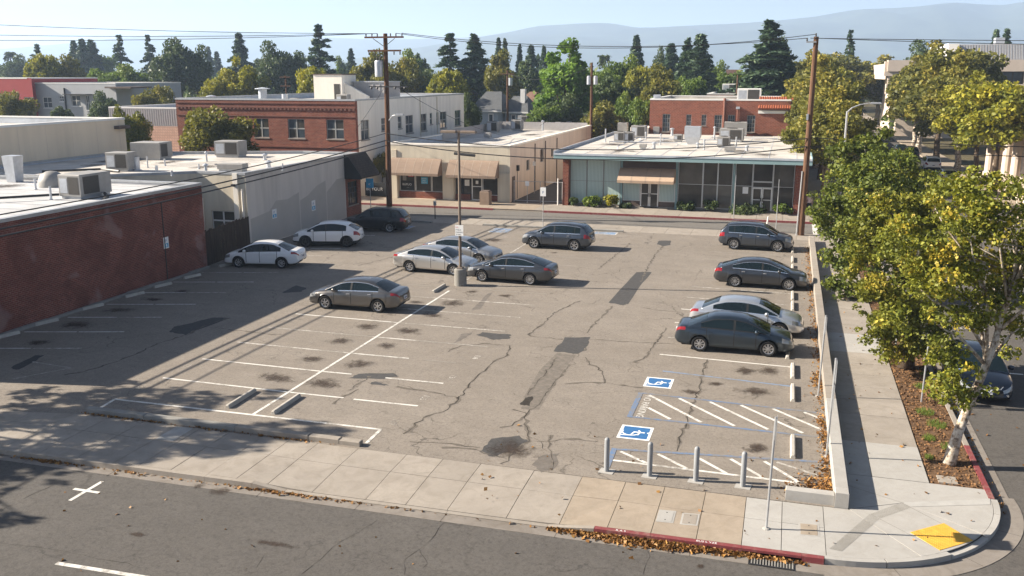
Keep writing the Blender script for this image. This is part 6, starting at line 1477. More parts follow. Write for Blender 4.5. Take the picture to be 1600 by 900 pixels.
# wall signs
def wall_sign(label, y, z, w, h, X, txt=True):
    t = thing('wall_sign', label, 'sign', (X + .02, y, z)); MB().box(X + .004, X + .022, y - w / 2, y + w / 2, z, z + h).obj('plate', M['white_sign'], t)
    f = MB().box(X + .0225, X + .026, y - w / 2 + .05, y + w / 2 - .05, z + h * .1, z + h * .45).obj('blue_field', M['sign_blue'], t)
    text_mesh('P', h * .42, M['blue_sign'], 'lettering', t, (X + .027, y - w * .22, z + h * .52), (R(90), 0, R(90))); MB().box(X + .0265, X + .028, y - w * .1, y + w * .12, z + h * .16, z + h * .38).obj('emblem', M['white_sign'], t)
v = onX(260, 388, -32.1); wall_sign('white and blue parking sign on the dark brick wall', v.y, v.z, .42, .62, -32.1)
v = onX(429, 341, -33.0); wall_sign('left one of two parking signs on the grey beige wall', v.y, v.z, .55, .62, -33.0)
v = onX(490, 329, -33.0); wall_sign('right one of two parking signs on the grey beige wall', v.y, v.z, .55, .75, -33.0)
bl = thing('leaning_board', 'black board with white lettering leaning by the pavement left of the cream shop', 'sign', (-36.2, 77.8, 0)); MB().box(-37.6, -34.95, 77.8, 77.86, .0, 1.25).obj('board', M['black'], bl); text_mesh('BE YOUR', .42, M['white_sign'], 'lettering', bl, (-37.5, 77.79, .5), (R(90), 0, 0))

# light pole with concrete base
lp = thing('light_pole', 'brown parking lot light pole on a round concrete base', 'light pole', (-16.33, 45.0, 0))
MB().lathe([(.33, 0), (.33, .88), (.30, .92), (0, .92)], 20).obj('concrete_base', M['concrete_dark'], lp, local=True)
MB().box(-.15, .15, -.15, .15, .922, 1.0, bev=.02).obj('base_plate', M['bronze'], lp, local=True)
MB().tube([(0, 0, 1.0), (0, 0, 8.05)], [.085, .065], 8).obj('pole', M['bronze'], lp, local=True)
MB().box(-.06, .06, -.06, .06, 8.05, 8.2).obj('bracket', M['bronze'], lp, local=True)
for s in (-1, 1): MB().box(s * .12 if s > 0 else -.95, .95 if s > 0 else -.12, -.17, .17, 8.07, 8.2, bev=.04).obj('lamp_head', M['bronze'], lp, local=True)
ps = MB().box(-.23, .23, -.115, -.1, 2.7, 3.28).obj('notice', M['white_sign'], lp, local=True)
for k, (s, z) in enumerate((('NO', 3.12), ('PUBLIC', 2.99), ('PARKING', 2.86), ('24 HRS', 2.74))): text_mesh(s, .1, M['sign_red' if k == 0 else 'dark_metal'], 'lettering', ps, (-.2, -.117, z), (R(90), 0, 0), world=False)
# street light at the right
sl_ = thing('street_light', 'grey cobra head street light above the trees right of the glass building', 'street light', (4.5, 80, 0))
MB().tube([(4.5, 80, 0), (4.46, 80, 8.1)], [.12, .08], 10).obj('pole', M['steel'], sl_); MB().tube([(4.46, 80, 8.05), (4.8, 80, 8.4), (5.4, 80, 8.66), (6.3, 80, 8.8)], [.06, .055, .05, .045], 8).obj('arm', M['steel'], sl_); MB().box(6.2, 7.0, 79.85, 80.15, 8.72, 8.86, bev=.05).obj('lamp_head', M['steel'], sl_)

# utility poles
def insulator(par, x, y, z, h=.22): MB().lathe([(.03, 0), (.06, .05), (.04, .1), (.06, .15), (.03, h)], 8, (x, y, z)).obj('insulator', M['hvac_dark'], par)
pL = thing('utility_pole', 'tall brown wooden utility pole with crossarms and transformer left of the cream shop', 'utility pole', (-30.25, 67.0, 0), 0, 'utility poles')
MB().tube([(-30.3, 67, -.1), (-30.2, 67, 14.1)], [.24, .16], 12).obj('pole', M['wood_pole'], pL)
for z, w in ((13.75, 1.62), (12.75, 1.38)): MB().box(-30.22 - w, -30.22 + w, 66.72, 66.84, z, z + .13).obj('crossarm', M['wood_pole'], pL)
for s in (-1, 1):
    MB().tube([(-30.2 + s * .9, 66.7, 13.72), (-30.2, 66.78, 13.1)], .025, 5).obj('brace', M['dark_metal'], pL)
    for k in (.55, 1.0, 1.5): insulator(pL, -30.22 + s * k, 66.78, 13.88)
    for k in (.8, 1.3): insulator(pL, -30.22 + s * k, 66.78, 12.5, .26)
MB().lathe([(0, 10.85), (.3, 10.86), (.31, 11.0), (.31, 12.0), (.26, 12.08), (0, 12.1)], 16, (-30.72, 66.75, 0)).obj('transformer', M['duct'], pL, False)
for s in (-.12, .12): insulator(pL, -30.72 + s, 66.75, 12.08, .3)
MB().box(-31.6, -28.3, 66.7, 66.8, 10.05, 10.15).obj('crossarm', M['dark_metal'], pL)
for s in (-31.4, -30.9, -29.4, -28.6): MB().lathe([(.05, 0), (.09, .1), (.05, .22)], 8, (s, 66.75, 9.9)).obj('splice_case', M['dark_metal'], pL)
MB().tube([(-30.1, 66.9, 7.5), (-29.6, 66.6, 7.9), (-29.1, 66.4, 8.0)], .04, 6).obj('lamp_arm', M['steel'], pL); MB().box(-29.3, -28.6, 66.25, 66.5, 7.95, 8.08).obj('street_lamp', M['steel'], pL)
pR = thing('utility_pole', 'tall brown wooden utility pole at the back right corner of the lot', 'utility pole', (1.3, 66.7, 0), 0, 'utility poles')
MB().tube([(1.3, 66.7, -.1), (1.38, 66.7, 13.5)], [.23, .16], 12).obj('pole', M['wood_pole_pale'], pR)
MB().tube([(1.0, 66.55, .0), (1.1, 66.55, 4.5)], .05, 6).obj('conduit', M['steel'], pR)
MB().box(.75, 1.4, 66.5, 66.6, 13.1, 13.2).obj('bracket', M['steel'], pR); insulator(pR, .8, 66.55, 13.2); insulator(pR, 1.35, 66.55, 13.5); MB().box(1.1, 1.24, 66.4, 66.55, 8.0, 8.4).obj('box', M['duct'], pR)
v = onY(926, 98, 113); p2 = thing('utility_pole', 'wooden pole with two transformers rising beyond the alley', 'utility pole', (v.x, 113, 0), 0, 'utility poles')
MB().tube([(v.x, 113, 0), (v.x - .1, 113, v.z)], [.2, .14], 10).obj('pole', M['wood_pole'], p2)
for s in (-.42, .42): MB().lathe([(0, 0), (.26, 0), (.26, .95), (.15, 1.05), (0, 1.05)], 12, (v.x + s, 113, v.z - 2.6)).obj('transformer', M['duct'], p2)
v3 = onY(793, 110, 135); p3 = thing('utility_pole', 'distant wooden pole with transformer above the blue grey house', 'utility pole', (v3.x, 135, 0), 0, 'utility poles')
MB().tube([(v3.x, 135, 0), (v3.x, 135, v3.z)], [.2, .14], 10).obj('pole', M['wood_pole'], p3); MB().box(v3.x - 1.1, v3.x + 1.1, 134.8, 134.9, v3.z - .6, v3.z - .45).obj('crossarm', M['wood_pole'], p3); MB().lathe([(0, 0), (.3, 0), (.3, 1.1), (0, 1.1)], 12, (v3.x + .5, 134.9, v3.z - 2.2)).obj('transformer', M['duct'], p3)
v4 = onY(446, 118, 125); p4 = thing('utility_pole', 'small distant pole behind the two storey brick roof', 'utility pole', (v4.x, 125, 0), 0, 'utility poles')
MB().tube([(v4.x, 125, 0), (v4.x, 125, v4.z)], [.18, .12], 8).obj('pole', M['wood_pole'], p4)
for d in (.3, 1.6): MB().box(v4.x - .9, v4.x + .9, 124.8, 124.9, v4.z - d, v4.z - d + .14).obj('crossarm', M['wood_pole'], p4)

def wire(a, b, sag, r, label, n=20, name='overhead_wire', group='overhead wires'):
    a, b = Vector(a), Vector(b); pts = []
    for k in range(n + 1):
        t_ = k / n; p = a.lerp(b, t_); p.z -= sag * 4 * t_ * (1 - t_); pts.append(p)
    o = MB().tube(pts, r, 5).obj(name, M['cable']); tag(o, label, 'wire', group); return o
# high wires along the back street
for i, (x, z, lab) in enumerate(((-31.72, 14.1, 'topmost'), (-31.2, 14.1, 'second'), (-30.77, 14.1, 'third'))):
    wire((x, 66.78, z), (-110, 60 + i * 1.0, (18.6, 16.6, 15.6)[i]), .9, .022, lab + ' thin wire running from the left utility pole out to the left')
for i, (x, lab, sg, zz) in enumerate(((-28.72, 'upper', .75, 13.4), (-29.22, 'lower', 1.0, 13.35))):
    wire((x, 66.78, 14.1), (.8 + .55 * i, 66.55, zz + .3 * i), sg, .022, lab + ' high wire between the two tall utility poles')
for i in range(2): wire((1.0 + .3 * i, 66.55, 13.4), (60, 64 + i * 3, 13.4), .45 + .3 * i, .022, ['nearer', 'farther'][i] + ' high wire running from the right utility pole off to the right')
# thick cables between the poles
wire((-30.2, 66.8, 6.5), (1.25, 66.5, 6.75), 1.0, .035, 'upper thick cable sagging between the two tall utility poles'); wire((-30.2, 66.8, 5.9), (1.25, 66.5, 6.2), 1.15, .04, 'lower thick cable sagging between the two tall utility poles')
cs = MB().tube([(-24.6, 66.75, 5.1), (-22.9, 66.72, 4.98)], .11, 8).obj('cable_splice', M['dark_metal']); tag(cs, 'black cable splice case hanging on the cable above the cream shop front', 'cable box')
# thick cables running towards the near left
for i, (z0, ze, sg, r) in enumerate(((6.55, 6.1, .85, .03), (6.0, 5.35, .75, .042), (5.6, 4.95, .65, .042))):
    wire((-30.2, 66.6, z0), (-30.7, 4.0, ze), sg, r, ['upper', 'middle', 'lower'][i] + ' thick cable sagging past the dark brick wall to the left utility pole', 30)
for i in range(2): wire((1.3, 66.6, 6.8 - i * .6), (48, 66 + i, 7.1 - i * .75), .5, .03, ['upper', 'lower'][i] + ' cable crossing above the side street to the right')
wire((-30.3, 67, 10.2), (FX1 - 3.2, FY0 + 5, 4.9), .1, .015, 'dotted guy wire slanting down from the left pole to the brick roof'); wire((-29.2, 67, 10.0), (-28.4, 95, 4.5), .6, .02, 'service drop from the left pole to the cream shop roof')
wire((v.x, 113, v.z - 3), (v.x - 4.5, 105, 5.2), .2, .02, 'service wire from the alley pole down to the cream shop'); wire((v.x, 113, v.z - 3), (v.x + 4.5, 118, 6), .2, .02, 'short guy wire right of the alley pole')
wire((v3.x, 135, v3.z - .5), (v.x, 113, v.z - .4), 1.2, .02, 'wire between the two distant poles')
wire((1.3, 66.6, 6.4), (EX1 + .3, 80, 4.7), .1, .02, 'service drop from the right utility pole to the glass building roof')
# ================================================================ trees, shrubs, leaves
LM = {
 'green': leaf_mat('green leaves', (0.060, 0.099, 0.021), (0.135, 0.203, 0.036), (0.255, 0.300, 0.053)),
 'yellow': leaf_mat('yellow green leaves', (0.115, 0.135, 0.022), (0.284, 0.277, 0.032), (0.499, 0.419, 0.047)),
 'dark': leaf_mat('dark green leaves', (0.043, 0.070, 0.030), (0.089, 0.128, 0.046), (0.160, 0.195, 0.064), .2),
 'olive': leaf_mat('olive green leaves', (0.083, 0.090, 0.021), (0.203, 0.198, 0.039), (0.375, 0.300, 0.057)),
 'conifer': leaf_mat('conifer needles', (0.041, 0.075, 0.046), (0.081, 0.131, 0.070), (0.151, 0.197, 0.093), .12),
 'syc': leaf_mat('autumn sycamore leaves', (0.085, 0.105, 0.016), (0.225, 0.232, 0.030), (0.47, 0.34, 0.045), .24),
 'syc_green': leaf_mat('green sycamore leaves', (0.065, 0.090, 0.018), (0.15, 0.18, 0.028), (0.32, 0.28, 0.04), .24),
 'vivid': leaf_mat('vivid green leaves', (0.075, 0.143, 0.024), (0.165, 0.277, 0.042), (0.255, 0.375, 0.060), .35),
}
def leaf_quads(C, size, r, up=0.5, asp=1.5):
    """C (n,3) leaf centres -> verts, quads; folded diamond leaves facing mostly outward and up"""
    n = len(C); N = r.normal(size=(n, 3)); N[:, 2] += up; N /= np.linalg.norm(N, axis=1)[:, None]
    A = np.cross(N, r.normal(size=(n, 3))); A /= np.linalg.norm(A, axis=1)[:, None]; B = np.cross(N, A)
    s = size * r.uniform(.6, 1.35, n)[:, None]
    V = np.empty((n, 4, 3)); V[:, 0] = C - A * s * .5 * asp; V[:, 1] = C + B * s * .5 + N * s * .12; V[:, 2] = C + A * s * .5 * asp; V[:, 3] = C - B * s * .5 + N * s * .12
    return V.reshape(-1, 3), np.arange(4 * n).reshape(n, 4)
def broad_points(r, n, rx, rz, zc, clumps, cr, flat=.85, irregular=.35):
    """leaf centres in clumps spread over an uneven crown"""
    d = r.normal(size=(clumps, 3)); d /= np.linalg.norm(d, axis=1)[:, None]; d[:, 2] = np.where(d[:, 2] < -.55, -d[:, 2] * .5, d[:, 2])
    rad = r.uniform(.5, 1.0, clumps) ** .5 * (1 + irregular * r.normal(size=clumps) * .5)
    ctr = d * rad[:, None] * np.array([rx - cr * .6, rx - cr * .6, rz - cr * .5]); ctr[:, 2] += zc
    cs = cr * r.uniform(.55, 1.25, clumps); pick = r.choice(clumps, n, p=cs ** 2 / (cs ** 2).sum())
    o = r.normal(size=(n, 3)); o /= np.linalg.norm(o, axis=1)[:, None]; o *= (r.uniform(0, 1, n) ** .4)[:, None]
    P = ctr[pick] + o * cs[pick][:, None] * np.array([1, 1, flat])
    return P, ctr, pick
def crown_mesh(name, seed, mat, n, rx, rz, zc, clumps, cr, leaf, irregular=.35):
    r = np.random.default_rng(seed); P, ctr, pick = broad_points(r, n, rx, rz, zc, clumps, cr, irregular=irregular)
    V, Q = leaf_quads(P, leaf, r); t = np.clip(r.uniform(0, .75, n) + r.normal(0, .22, clumps)[pick], 0, 1)
    return np_mesh(name, V, Q, [mat], tint=np.repeat(t, 4)), ctr
def trunk_mesh(name, seed, h, r0, mat, ctr=None, limbs=7, lean=(0, 0), fork=.45):
    rr = random.Random(seed); mb = MB(); top = Vector((lean[0], lean[1], h)); pts = []; K = 7
    for k in range(K + 1):
        f = k / K; pts.append(Vector((lean[0] * f + rr.uniform(-.08, .08) * (0 < k), lean[1] * f + rr.uniform(-.08, .08) * (0 < k), h * f)))
    rad = [r0 * (1.25 if k == 0 else 1.0) * (1 - .72 * (k / K) ** 1.1) for k in range(K + 1)]; mb.tube(pts, rad, 9)
    if ctr is not None and len(ctr):
        idx = list(range(len(ctr))); rr.shuffle(idx)
        for i in idx[:limbs]:
            c = Vector(ctr[i]); f = rr.uniform(fork, .92); k = int(f * K); s = pts[k].lerp(pts[min(K, k + 1)], f * K - k)
            if c.z < s.z - .3: continue
            m1 = s.lerp(c, .45) + Vector((rr.uniform(-.3, .3), rr.uniform(-.3, .3), .25)); ra = rad[k] * .55
            mb.tube([s, m1, s.lerp(c, .8), c], [ra, ra * .65, ra * .4, ra * .15], 6)
    me = bpy.data.meshes.new(name); me.from_pydata(mb.v, [], mb.f); me.materials.append(mat); me.polygons.foreach_set('use_smooth', [True] * len(me.polygons)); return me
PROTO = {}
def proto_broad(key, seed, mat, n=11000, rx=3.6, rz=3.2, zc=6.0, clumps=44, cr=1.2, leaf=.25, h=6.5, bark='bark', irregular=.35):
    cm, ctr = crown_mesh('crown', seed, LM[mat], n, rx, rz, zc, clumps, cr, leaf, irregular); PROTO[key] = (trunk_mesh('trunk', seed, h, .26, M[bark], ctr, 9), cm, zc + rz, rx)
for i, mat in enumerate(('green', 'yellow', 'dark', 'olive')):
    proto_broad(mat + 'A', 100 + i, mat); proto_broad(mat + 'B', 140 + i, mat, rx=3.2, rz=3.8, zc=5.8, clumps=56, cr=1.0)
proto_broad('vividA', 180, 'vivid', 9000, 2.6, 4.6, 5.6, 60, .95, .32, 7.0); proto_broad('sycA', 190, 'syc', 15000, 3.4, 3.6, 6.2, 60, 1.0, .21, 6.5, 'bark_pale'); proto_broad('sycB', 191, 'olive', 16000, 3.4, 4.0, 6.0, 70, .95, .21, 6.5, 'bark_pale')
def proto_conifer(key, seed, n_lv, spread, droop, dens, leaf, ragged=.25, top=10.0, base=.12, power=.85):
    r = np.random.default_rng(seed); C = []; br = MB(); T = []
    br.tube([(0, 0, 0), (0, 0, top * .5), (0, 0, top * .98)], [.22, .13, .02], 7)
    for lv in range(n_lv):
        f = base + (1 - base) * (lv + r.uniform(-.3, .3)) / n_lv
        if f > .985: continue
        z = top * f; L = spread * (1 - f) ** power * (1 + r.normal() * ragged * .5) + .12; nb = r.integers(4, 8)
        for b in range(nb):
            a = r.uniform(0, 2 * math.pi); l = L * r.uniform(1 - ragged * 1.6, 1 + ragged * .5); l = max(.15, l); m = int(dens * l * 10) + 4
            s = r.uniform(.15, 1, m) ** .75; w = .28 * l * (1 - s * .6) + .10
            x = s * l; side = r.normal(0, 1, m) * w * .5; zz = z - droop * s ** 1.6 * l + r.normal(0, .05, m) * (1 + l * .3) + .10 * np.sin(s * 3.1) * l
            C.append(np.stack([x * math.cos(a) - side * math.sin(a), x * math.sin(a) + side * math.cos(a), zz], 1)); T.append(np.full(m, r.normal(0, .12)))
            if l > .7: br.tube([(0, 0, z), (math.cos(a) * l * .6, math.sin(a) * l * .6, z - droop * .35 * l)], [.035, .012], 4)
    C = np.concatenate(C); V, Q = leaf_quads(C, leaf, r, .8, 2.2); t = np.clip(r.uniform(0, .8, len(C)) + np.concatenate(T), 0, 1)
    tm = bpy.data.meshes.new('trunk'); tm.from_pydata(br.v, [], br.f); tm.materials.append(M['bark'])
    PROTO[key] = (tm, np_mesh('crown', V, Q, [LM['conifer']], tint=np.repeat(t, 4)), top, spread)
proto_conifer('deodar', 301, 30, 2.5, .20, 3.6, .16, .32, base=.10, power=1.05); proto_conifer('pine', 302, 26, 2.3, -.02, 4.4, .18, .36, base=.16, power=.85)
proto_conifer('redwood', 303, 44, 1.75, .30, 5.0, .17, .14, base=.05, power=.85); proto_conifer('redwoodB', 304, 40, 1.55, .35, 5.4, .18, .22, base=.08, power=.9); proto_conifer('sequoia', 305, 44, 2.4, .14, 4.6, .17, .32, base=.05, power=.95)
def proto_palm():
    r = np.random.default_rng(5); C = []; mb = MB().tube([(0, 0, 0), (.05, 0, 4.5), (0, .05, 9)], [.22, .17, .15], 7); V = []; 
    for k in range(34):
        a = r.uniform(0, 6.28); e = r.uniform(-.5, 1.2); l = r.uniform(1.0, 1.5)
        for s in np.linspace(.15, 1, 14):
            C.append((math.cos(a) * l * s * math.cos(e * (1 - s * .8)), math.sin(a) * l * s * math.cos(e * (1 - s * .8)), 9 + l * math.sin(e) * s - .9 * s * s))
    C = np.array(C); V, Q = leaf_quads(C, .28, r, .6, 2.4); tm = bpy.data.meshes.new('trunk'); tm.from_pydata(mb.v, [], mb.f); tm.materials.append(M['bark'])
    PROTO['palm'] = (tm, np_mesh('crown', V, Q, [LM['dark']], tint=np.repeat(r.uniform(0, 1, len(C)), 4)), 10.2, 1.5)
proto_palm()
def tree_at(key, x, y, h, width, label, group=None, z=-.3, name='tree', rot=None):
    tm, cm, ph, prx = PROTO[key]; t = thing(name, label, 'tree', (x, y, z), rot if rot is not None else random.uniform(0, 6.28), group)
    sx = width / 2 / prx; sz = (h - z) / ph
    a = link_mesh('trunk', tm, t); c = link_mesh('crown', cm, t); a.scale = c.scale = (sx, sx, sz); return t
def tree_px(key, px, py_top, wpx, Y, label, group=None, name='tree'):
    v = onY(px, py_top, Y); return tree_at(key, v.x, Y, v.z, wpx / F_PX * Y * (2.3 if name == 'conifer' else 1.18), label, group, name=name)
random.seed(77)
bgT = 'background trees'
T = [
 ('palm', 14, 76, 20, 300, 'small hazy palm at the far left edge', 'palm_tree'), ('darkA', 22, 90, 52, 250, 'hazy round tree under the far left palm'), ('pine', 57, 68, 30, 210, 'small open topped conifer above the red building', 'conifer'),
 ('yellowA', 66, 84, 72, 150, 'yellow green tree directly behind the red building'), ('oliveB', 104, 90, 60, 152, 'olive tree at the right of the yellow green tree behind the grey building'), ('redwood', 114, 63, 26, 255, 'left of three pointed redwoods at the far left', 'conifer'), ('redwood', 127, 60, 28, 250, 'middle of three pointed redwoods at the far left', 'conifer'), ('redwoodB', 141, 61, 32, 255, 'right of three pointed redwoods at the far left', 'conifer'),
 ('greenA', 160, 84, 44, 260, 'hazy rounded tree right of the three redwoods'), ('deodar', 185, 52, 40, 220, 'layered cedar between the three redwoods and the big oak', 'conifer'), ('greenA', 168, 106, 80, 145, 'green dome shaped tree above the grey building, left one'), ('greenB', 210, 103, 66, 142, 'green dome shaped tree left of the big oak'),
 ('deodar', 230, 52, 34, 225, 'narrow cedar just left of the big oak', 'conifer'), ('darkB', 277, 60, 80, 165, 'big dark oak left of the two storey brick building'), ('darkA', 305, 78, 50, 172, 'dark tree at the right shoulder of the big oak'), ('redwood', 325, 72, 18, 330, 'left one of two hazy redwoods right of the big oak', 'conifer'), ('redwood', 338, 80, 18, 335, 'right one of two hazy redwoods right of the big oak', 'conifer'),
 ('sequoia', 373, 51, 44, 215, 'dense conifer above the left end of the two storey brick roof', 'conifer'), ('yellowB', 378, 103, 66, 128, 'bright yellow green tree behind the left end of the brick roof'), ('yellowA', 335, 122, 56, 126, 'low yellow tree at the left corner of the two storey brick building'), ('darkB', 405, 92, 34, 260, 'small hazy tree above the brick roof'),
 ('oliveA', 239, 135, 66, 118, 'olive bush like tree left of the corrugated shed'), ('darkA', 160, 148, 52, 112, 'dark tree in front of the grey building'), ('darkB', 95, 166, 44, 112, 'low dark shrub tree at the foot of the grey building'),
 ('oliveA', 18, 143, 66, 104, 'olive tree in front of the red building at the left edge'), ('sycA', 200, 168, 62, 73, 'autumn tinged tree behind the cream building roof'), ('oliveA', 335, 169, 112, 73.5, 'round olive tree in front of the two storey brick wall'),
 ('darkA', 428, 72, 64, 175, 'dark spreading oak behind the brick roof, left half'), ('darkB', 462, 80, 50, 178, 'dark oak beside the tallest pine, right half'), ('pine', 497, 37, 46, 188, 'tallest dark pine above the stair tower', 'conifer'), ('redwoodB', 548, 75, 18, 260, 'narrow hazy conifer right of the tall pine', 'conifer'), ('greenB', 534, 90, 28, 262, 'hazy green tree beside the narrow conifer'),
 ('yellowA', 490, 104, 58, 122, 'bright yellow green tree behind the stair tower'), ('oliveB', 582, 84, 70, 148, 'olive green tree left of the transformer pole'), ('oliveA', 622, 92, 66, 145, 'olive green tree right of the transformer pole'), ('greenB', 645, 80, 44, 190, 'round green tree behind the transformer pole'), ('darkB', 655, 84, 32, 195, 'small dark tree right of the transformer pole'),
 ('deodar', 703, 49, 60, 165, 'left one of two large matching pines right of the transformer pole', 'conifer'), ('sequoia', 741, 52, 60, 168, 'right one of two large matching pines right of the transformer pole', 'conifer'), ('yellowA', 700, 108, 70, 130, 'yellow green tree below the two large pines'), ('greenA', 738, 112, 56, 185, 'green tree right of the yellow green one below the large pines'), ('darkA', 660, 115, 56, 150, 'dark shrubby tree behind the cream side wall'),
 ('redwood', 779, 58, 16, 228, 'left one of a slim conifer pair above the blue grey house', 'conifer'), ('redwoodB', 789, 59, 16, 226, 'right one of a slim conifer pair above the blue grey house', 'conifer'), ('oliveB', 785, 84, 56, 160, 'olive tree above the blue grey house'), ('redwoodB', 812, 68, 14, 228, 'slim conifer left of the dark redwood pair', 'conifer'), ('redwood', 830, 70, 24, 215, 'dark redwood left of the vivid green tree', 'conifer'), ('redwood', 850, 71, 16, 222, 'slender redwood touching the vivid green tree', 'conifer'), ('darkB', 822, 95, 46, 180, 'dark tree mass left of the vivid green tree'),
 ('vividA', 884, 71, 74, 128, 'vivid green multi topped tree in the centre of the skyline'), ('darkA', 734, 152, 30, 112, 'dark slim tree at the right corner of the cream side wall'), ('palm', 945, 80, 20, 262, 'small palm right of the vivid green tree', 'palm_tree'),
 ('redwood', 995, 54, 24, 215, 'tall slim redwood right of the small palm', 'conifer'), ('redwoodB', 1049, 67, 32, 215, 'redwood left of the big dark pair', 'conifer'), ('sequoia', 1075, 58, 40, 168, 'left one of the big dark redwood pair right of centre', 'conifer'), ('redwood', 1096, 52, 44, 165, 'right one of the big dark redwood pair right of centre', 'conifer'), ('darkA', 1036, 80, 26, 220, 'hazy dark tree left of the big redwood pair'),
 ('greenA', 930, 105, 50, 150, 'green tree behind the alley pole'), ('darkB', 955, 120, 60, 135, 'dark green tree right of the alley pole'), ('greenB', 972, 90, 56, 160, 'pale green tree behind the tan roofed house'), ('yellowA', 1000, 103, 50, 150, 'yellow green tree above the tan roofed house'), ('oliveB', 1030, 106, 64, 128, 'dark olive tree left of the rear brick building'), ('greenA', 1074, 118, 50, 140, 'green tree behind the left end of the rear brick roof'),
 ('greenB', 1120, 98, 34, 190, 'green hedge like tree by the distant low building'), ('greenA', 1150, 108, 60, 175, 'green tree above the far flat roof'), ('darkA', 1195, 84, 26, 330, 'hazy round tree left of the giant conifer'),
 ('sequoia', 1206, 30, 80, 150, 'giant dark conifer left of the right utility pole', 'conifer'), ('darkB', 1222, 58, 44, 152, 'dark tree leaning on the giant conifer'), ('deodar', 1330, 44, 28, 225, 'lone conifer above the avenue trees', 'conifer'), ('darkA', 1448, 70, 60, 240, 'dark flat topped oak above the office block end'), ('redwood', 1558, 45, 20, 232, 'left one of two small redwoods on the office roof line', 'conifer'), ('redwood', 1574, 44, 22, 230, 'right one of two small redwoods on the office roof line', 'conifer'),
 ('greenA', 850, 163, 60, 122, 'rounded green shrub tree before the blue grey house'), ('darkA', 880, 152, 56, 124, 'dark hedge tree below the vivid green tree'), ('oliveB', 938, 162, 62, 116, 'olive tree at the foot of the alley pole'), ('greenB', 977, 146, 34, 122, 'upright green tree left of the carport'), ('greenA', 1008, 150, 42, 110, 'green tree against the left end of the rear brick wall'), ('oliveA', 596, 238, 26, 82, 'small yellowing tree in the gap left of the cream shop'),
]
for row in T:
    tree_px(row[0], row[1], row[2], row[3], row[4], row[5], bgT, row[6] if len(row) > 6 else 'tree')
# avenue trees either side of the side street
av = [('sycB', 3.4, 84, 9.2, 7.0, 'avenue tree nearest the glass building corner'), ('sycB', 3.6, 93, 10.2, 7.5, 'second avenue tree behind the glass building corner'), ('oliveA', 3.6, 104, 10.6, 8.0, 'third avenue tree left of the side street'), ('sycB', 3.4, 117, 12.2, 10.0, 'fourth avenue tree left of the side street'), ('oliveB', 3.2, 131, 12.6, 9.5, 'fifth avenue tree left of the side street'), ('sycB', 3.5, 148, 13.4, 10, 'sixth avenue tree left of the side street'),
      ('yellowA', 18.8, 95, 10.4, 8.8, 'bright yellow green avenue tree before the colonnade'), ('yellowB', 19.0, 106, 10.2, 8.0, 'second bright avenue tree before the colonnade'), ('sycB', 19.2, 118, 12.4, 10.0, 'avenue tree behind the white SUV'), ('oliveB', 18.6, 130, 13.6, 10.4, 'avenue tree behind the minivan'), ('sycB', 18.4, 146, 14.4, 11, 'tall avenue tree before the office block left part'), ('oliveA', 25, 152, 14.6, 12, 'tall avenue tree before the office block middle'), ('sycB', 19.4, 160, 12.8, 10, 'far avenue tree right of the side street'), ('oliveA', 10, 215, 15.5, 18, 'tree closing the end of the side street, left half'), ('sycB', 19, 225, 14, 16, 'tree closing the end of the side street, right half'), ('oliveA', 0.5, 175, 14.0, 12, 'tall tree above the avenue left side'), ('yellowA', 8.0, 190, 12.5, 10, 'vivid small tree at the end of the avenue')]
for k, x, y, h, w_, lab in av: tree_at(k, x, y, h, w_, lab, 'avenue trees', ZS, 'avenue_tree')
# far tree line: reads as one mass
def far_wood():
    r = np.random.default_rng(9); tv, tq, tt = [], [], []; off = 0
    for k in range(520):
        px = r.uniform(-150, 1750); Y = r.uniform(270, 620); d = ray(px, 110); x = d.x * Y / d.y; kind = r.uniform(); h = r.uniform(8, 13) if kind < .85 else r.uniform(12, 17); rad = r.uniform(3.5, 7) if kind < .85 else r.uniform(2.6, 4)
        n = 130; o = r.normal(size=(n, 3)); o /= np.linalg.norm(o, axis=1)[:, None]; o *= (r.uniform(.2, 1, n) ** .5)[:, None]
        if kind < .85: P = np.stack([x + o[:, 0] * rad * (1 + .3 * np.sin(3 * o[:, 2])), Y + o[:, 1] * rad, h * .55 + o[:, 2] * h * .45], 1)
        else:
            f = r.uniform(0, 1, n) ** 1.4; a = r.uniform(0, 6.28, n); P = np.stack([x + np.cos(a) * rad * (1 - f) , Y + np.sin(a) * rad * (1 - f), f * h], 1)
        V, Q = leaf_quads(P, 1.5, r); tv.append(V); tq.append(Q + off); off += len(V); tt.append(np.full(len(V), np.clip((.2 if kind > .85 else .6) + r.normal() * .25, 0, 1)))
    o = link_mesh('far_woodland', np_mesh('far_woodland', np.concatenate(tv), np.concatenate(tq), [LM['dark']], tint=np.concatenate(tt))); tag(o, 'hazy line of distant trees below the hills', 'woodland', kind='stuff')
far_wood()
def mid_wood():
    r = np.random.default_rng(19); A = {'olive': [], 'green': [], 'dark': []}
    for k in range(230):
        px = r.uniform(-120, 1720); Y = r.uniform(165, 290); d = ray(px, 110); x = d.x * Y / d.y
        if 2 < x < 20 and Y < 260: continue
        h = r.uniform(6.5, 11.0); rad = r.uniform(3, 5.5); m = ('olive', 'green', 'dark', 'green')[r.integers(0, 4)]; P, c, pk = broad_points(r, 420, rad, h * .45, h * .55, 16, rad * .42); A[m].append((P + np.array([x, Y, 0]), np.clip(r.uniform(0, .8, 420) + r.normal(0, .2, 16)[pk], 0, 1)))
    for m, L in A.items():
        P = np.concatenate([q[0] for q in L]); V, Q = leaf_quads(P, .62, r); o = link_mesh('town_trees', np_mesh('town_trees', V, Q, [LM[m]], tint=np.repeat(np.concatenate([q[1] for q in L]), 4)))
        tag(o, {'olive': 'olive toned', 'green': 'mid green', 'dark': 'dark green'}[m] + ' belt of town trees filling the distance behind the rooftops', 'woodland', kind='stuff')
mid_wood()

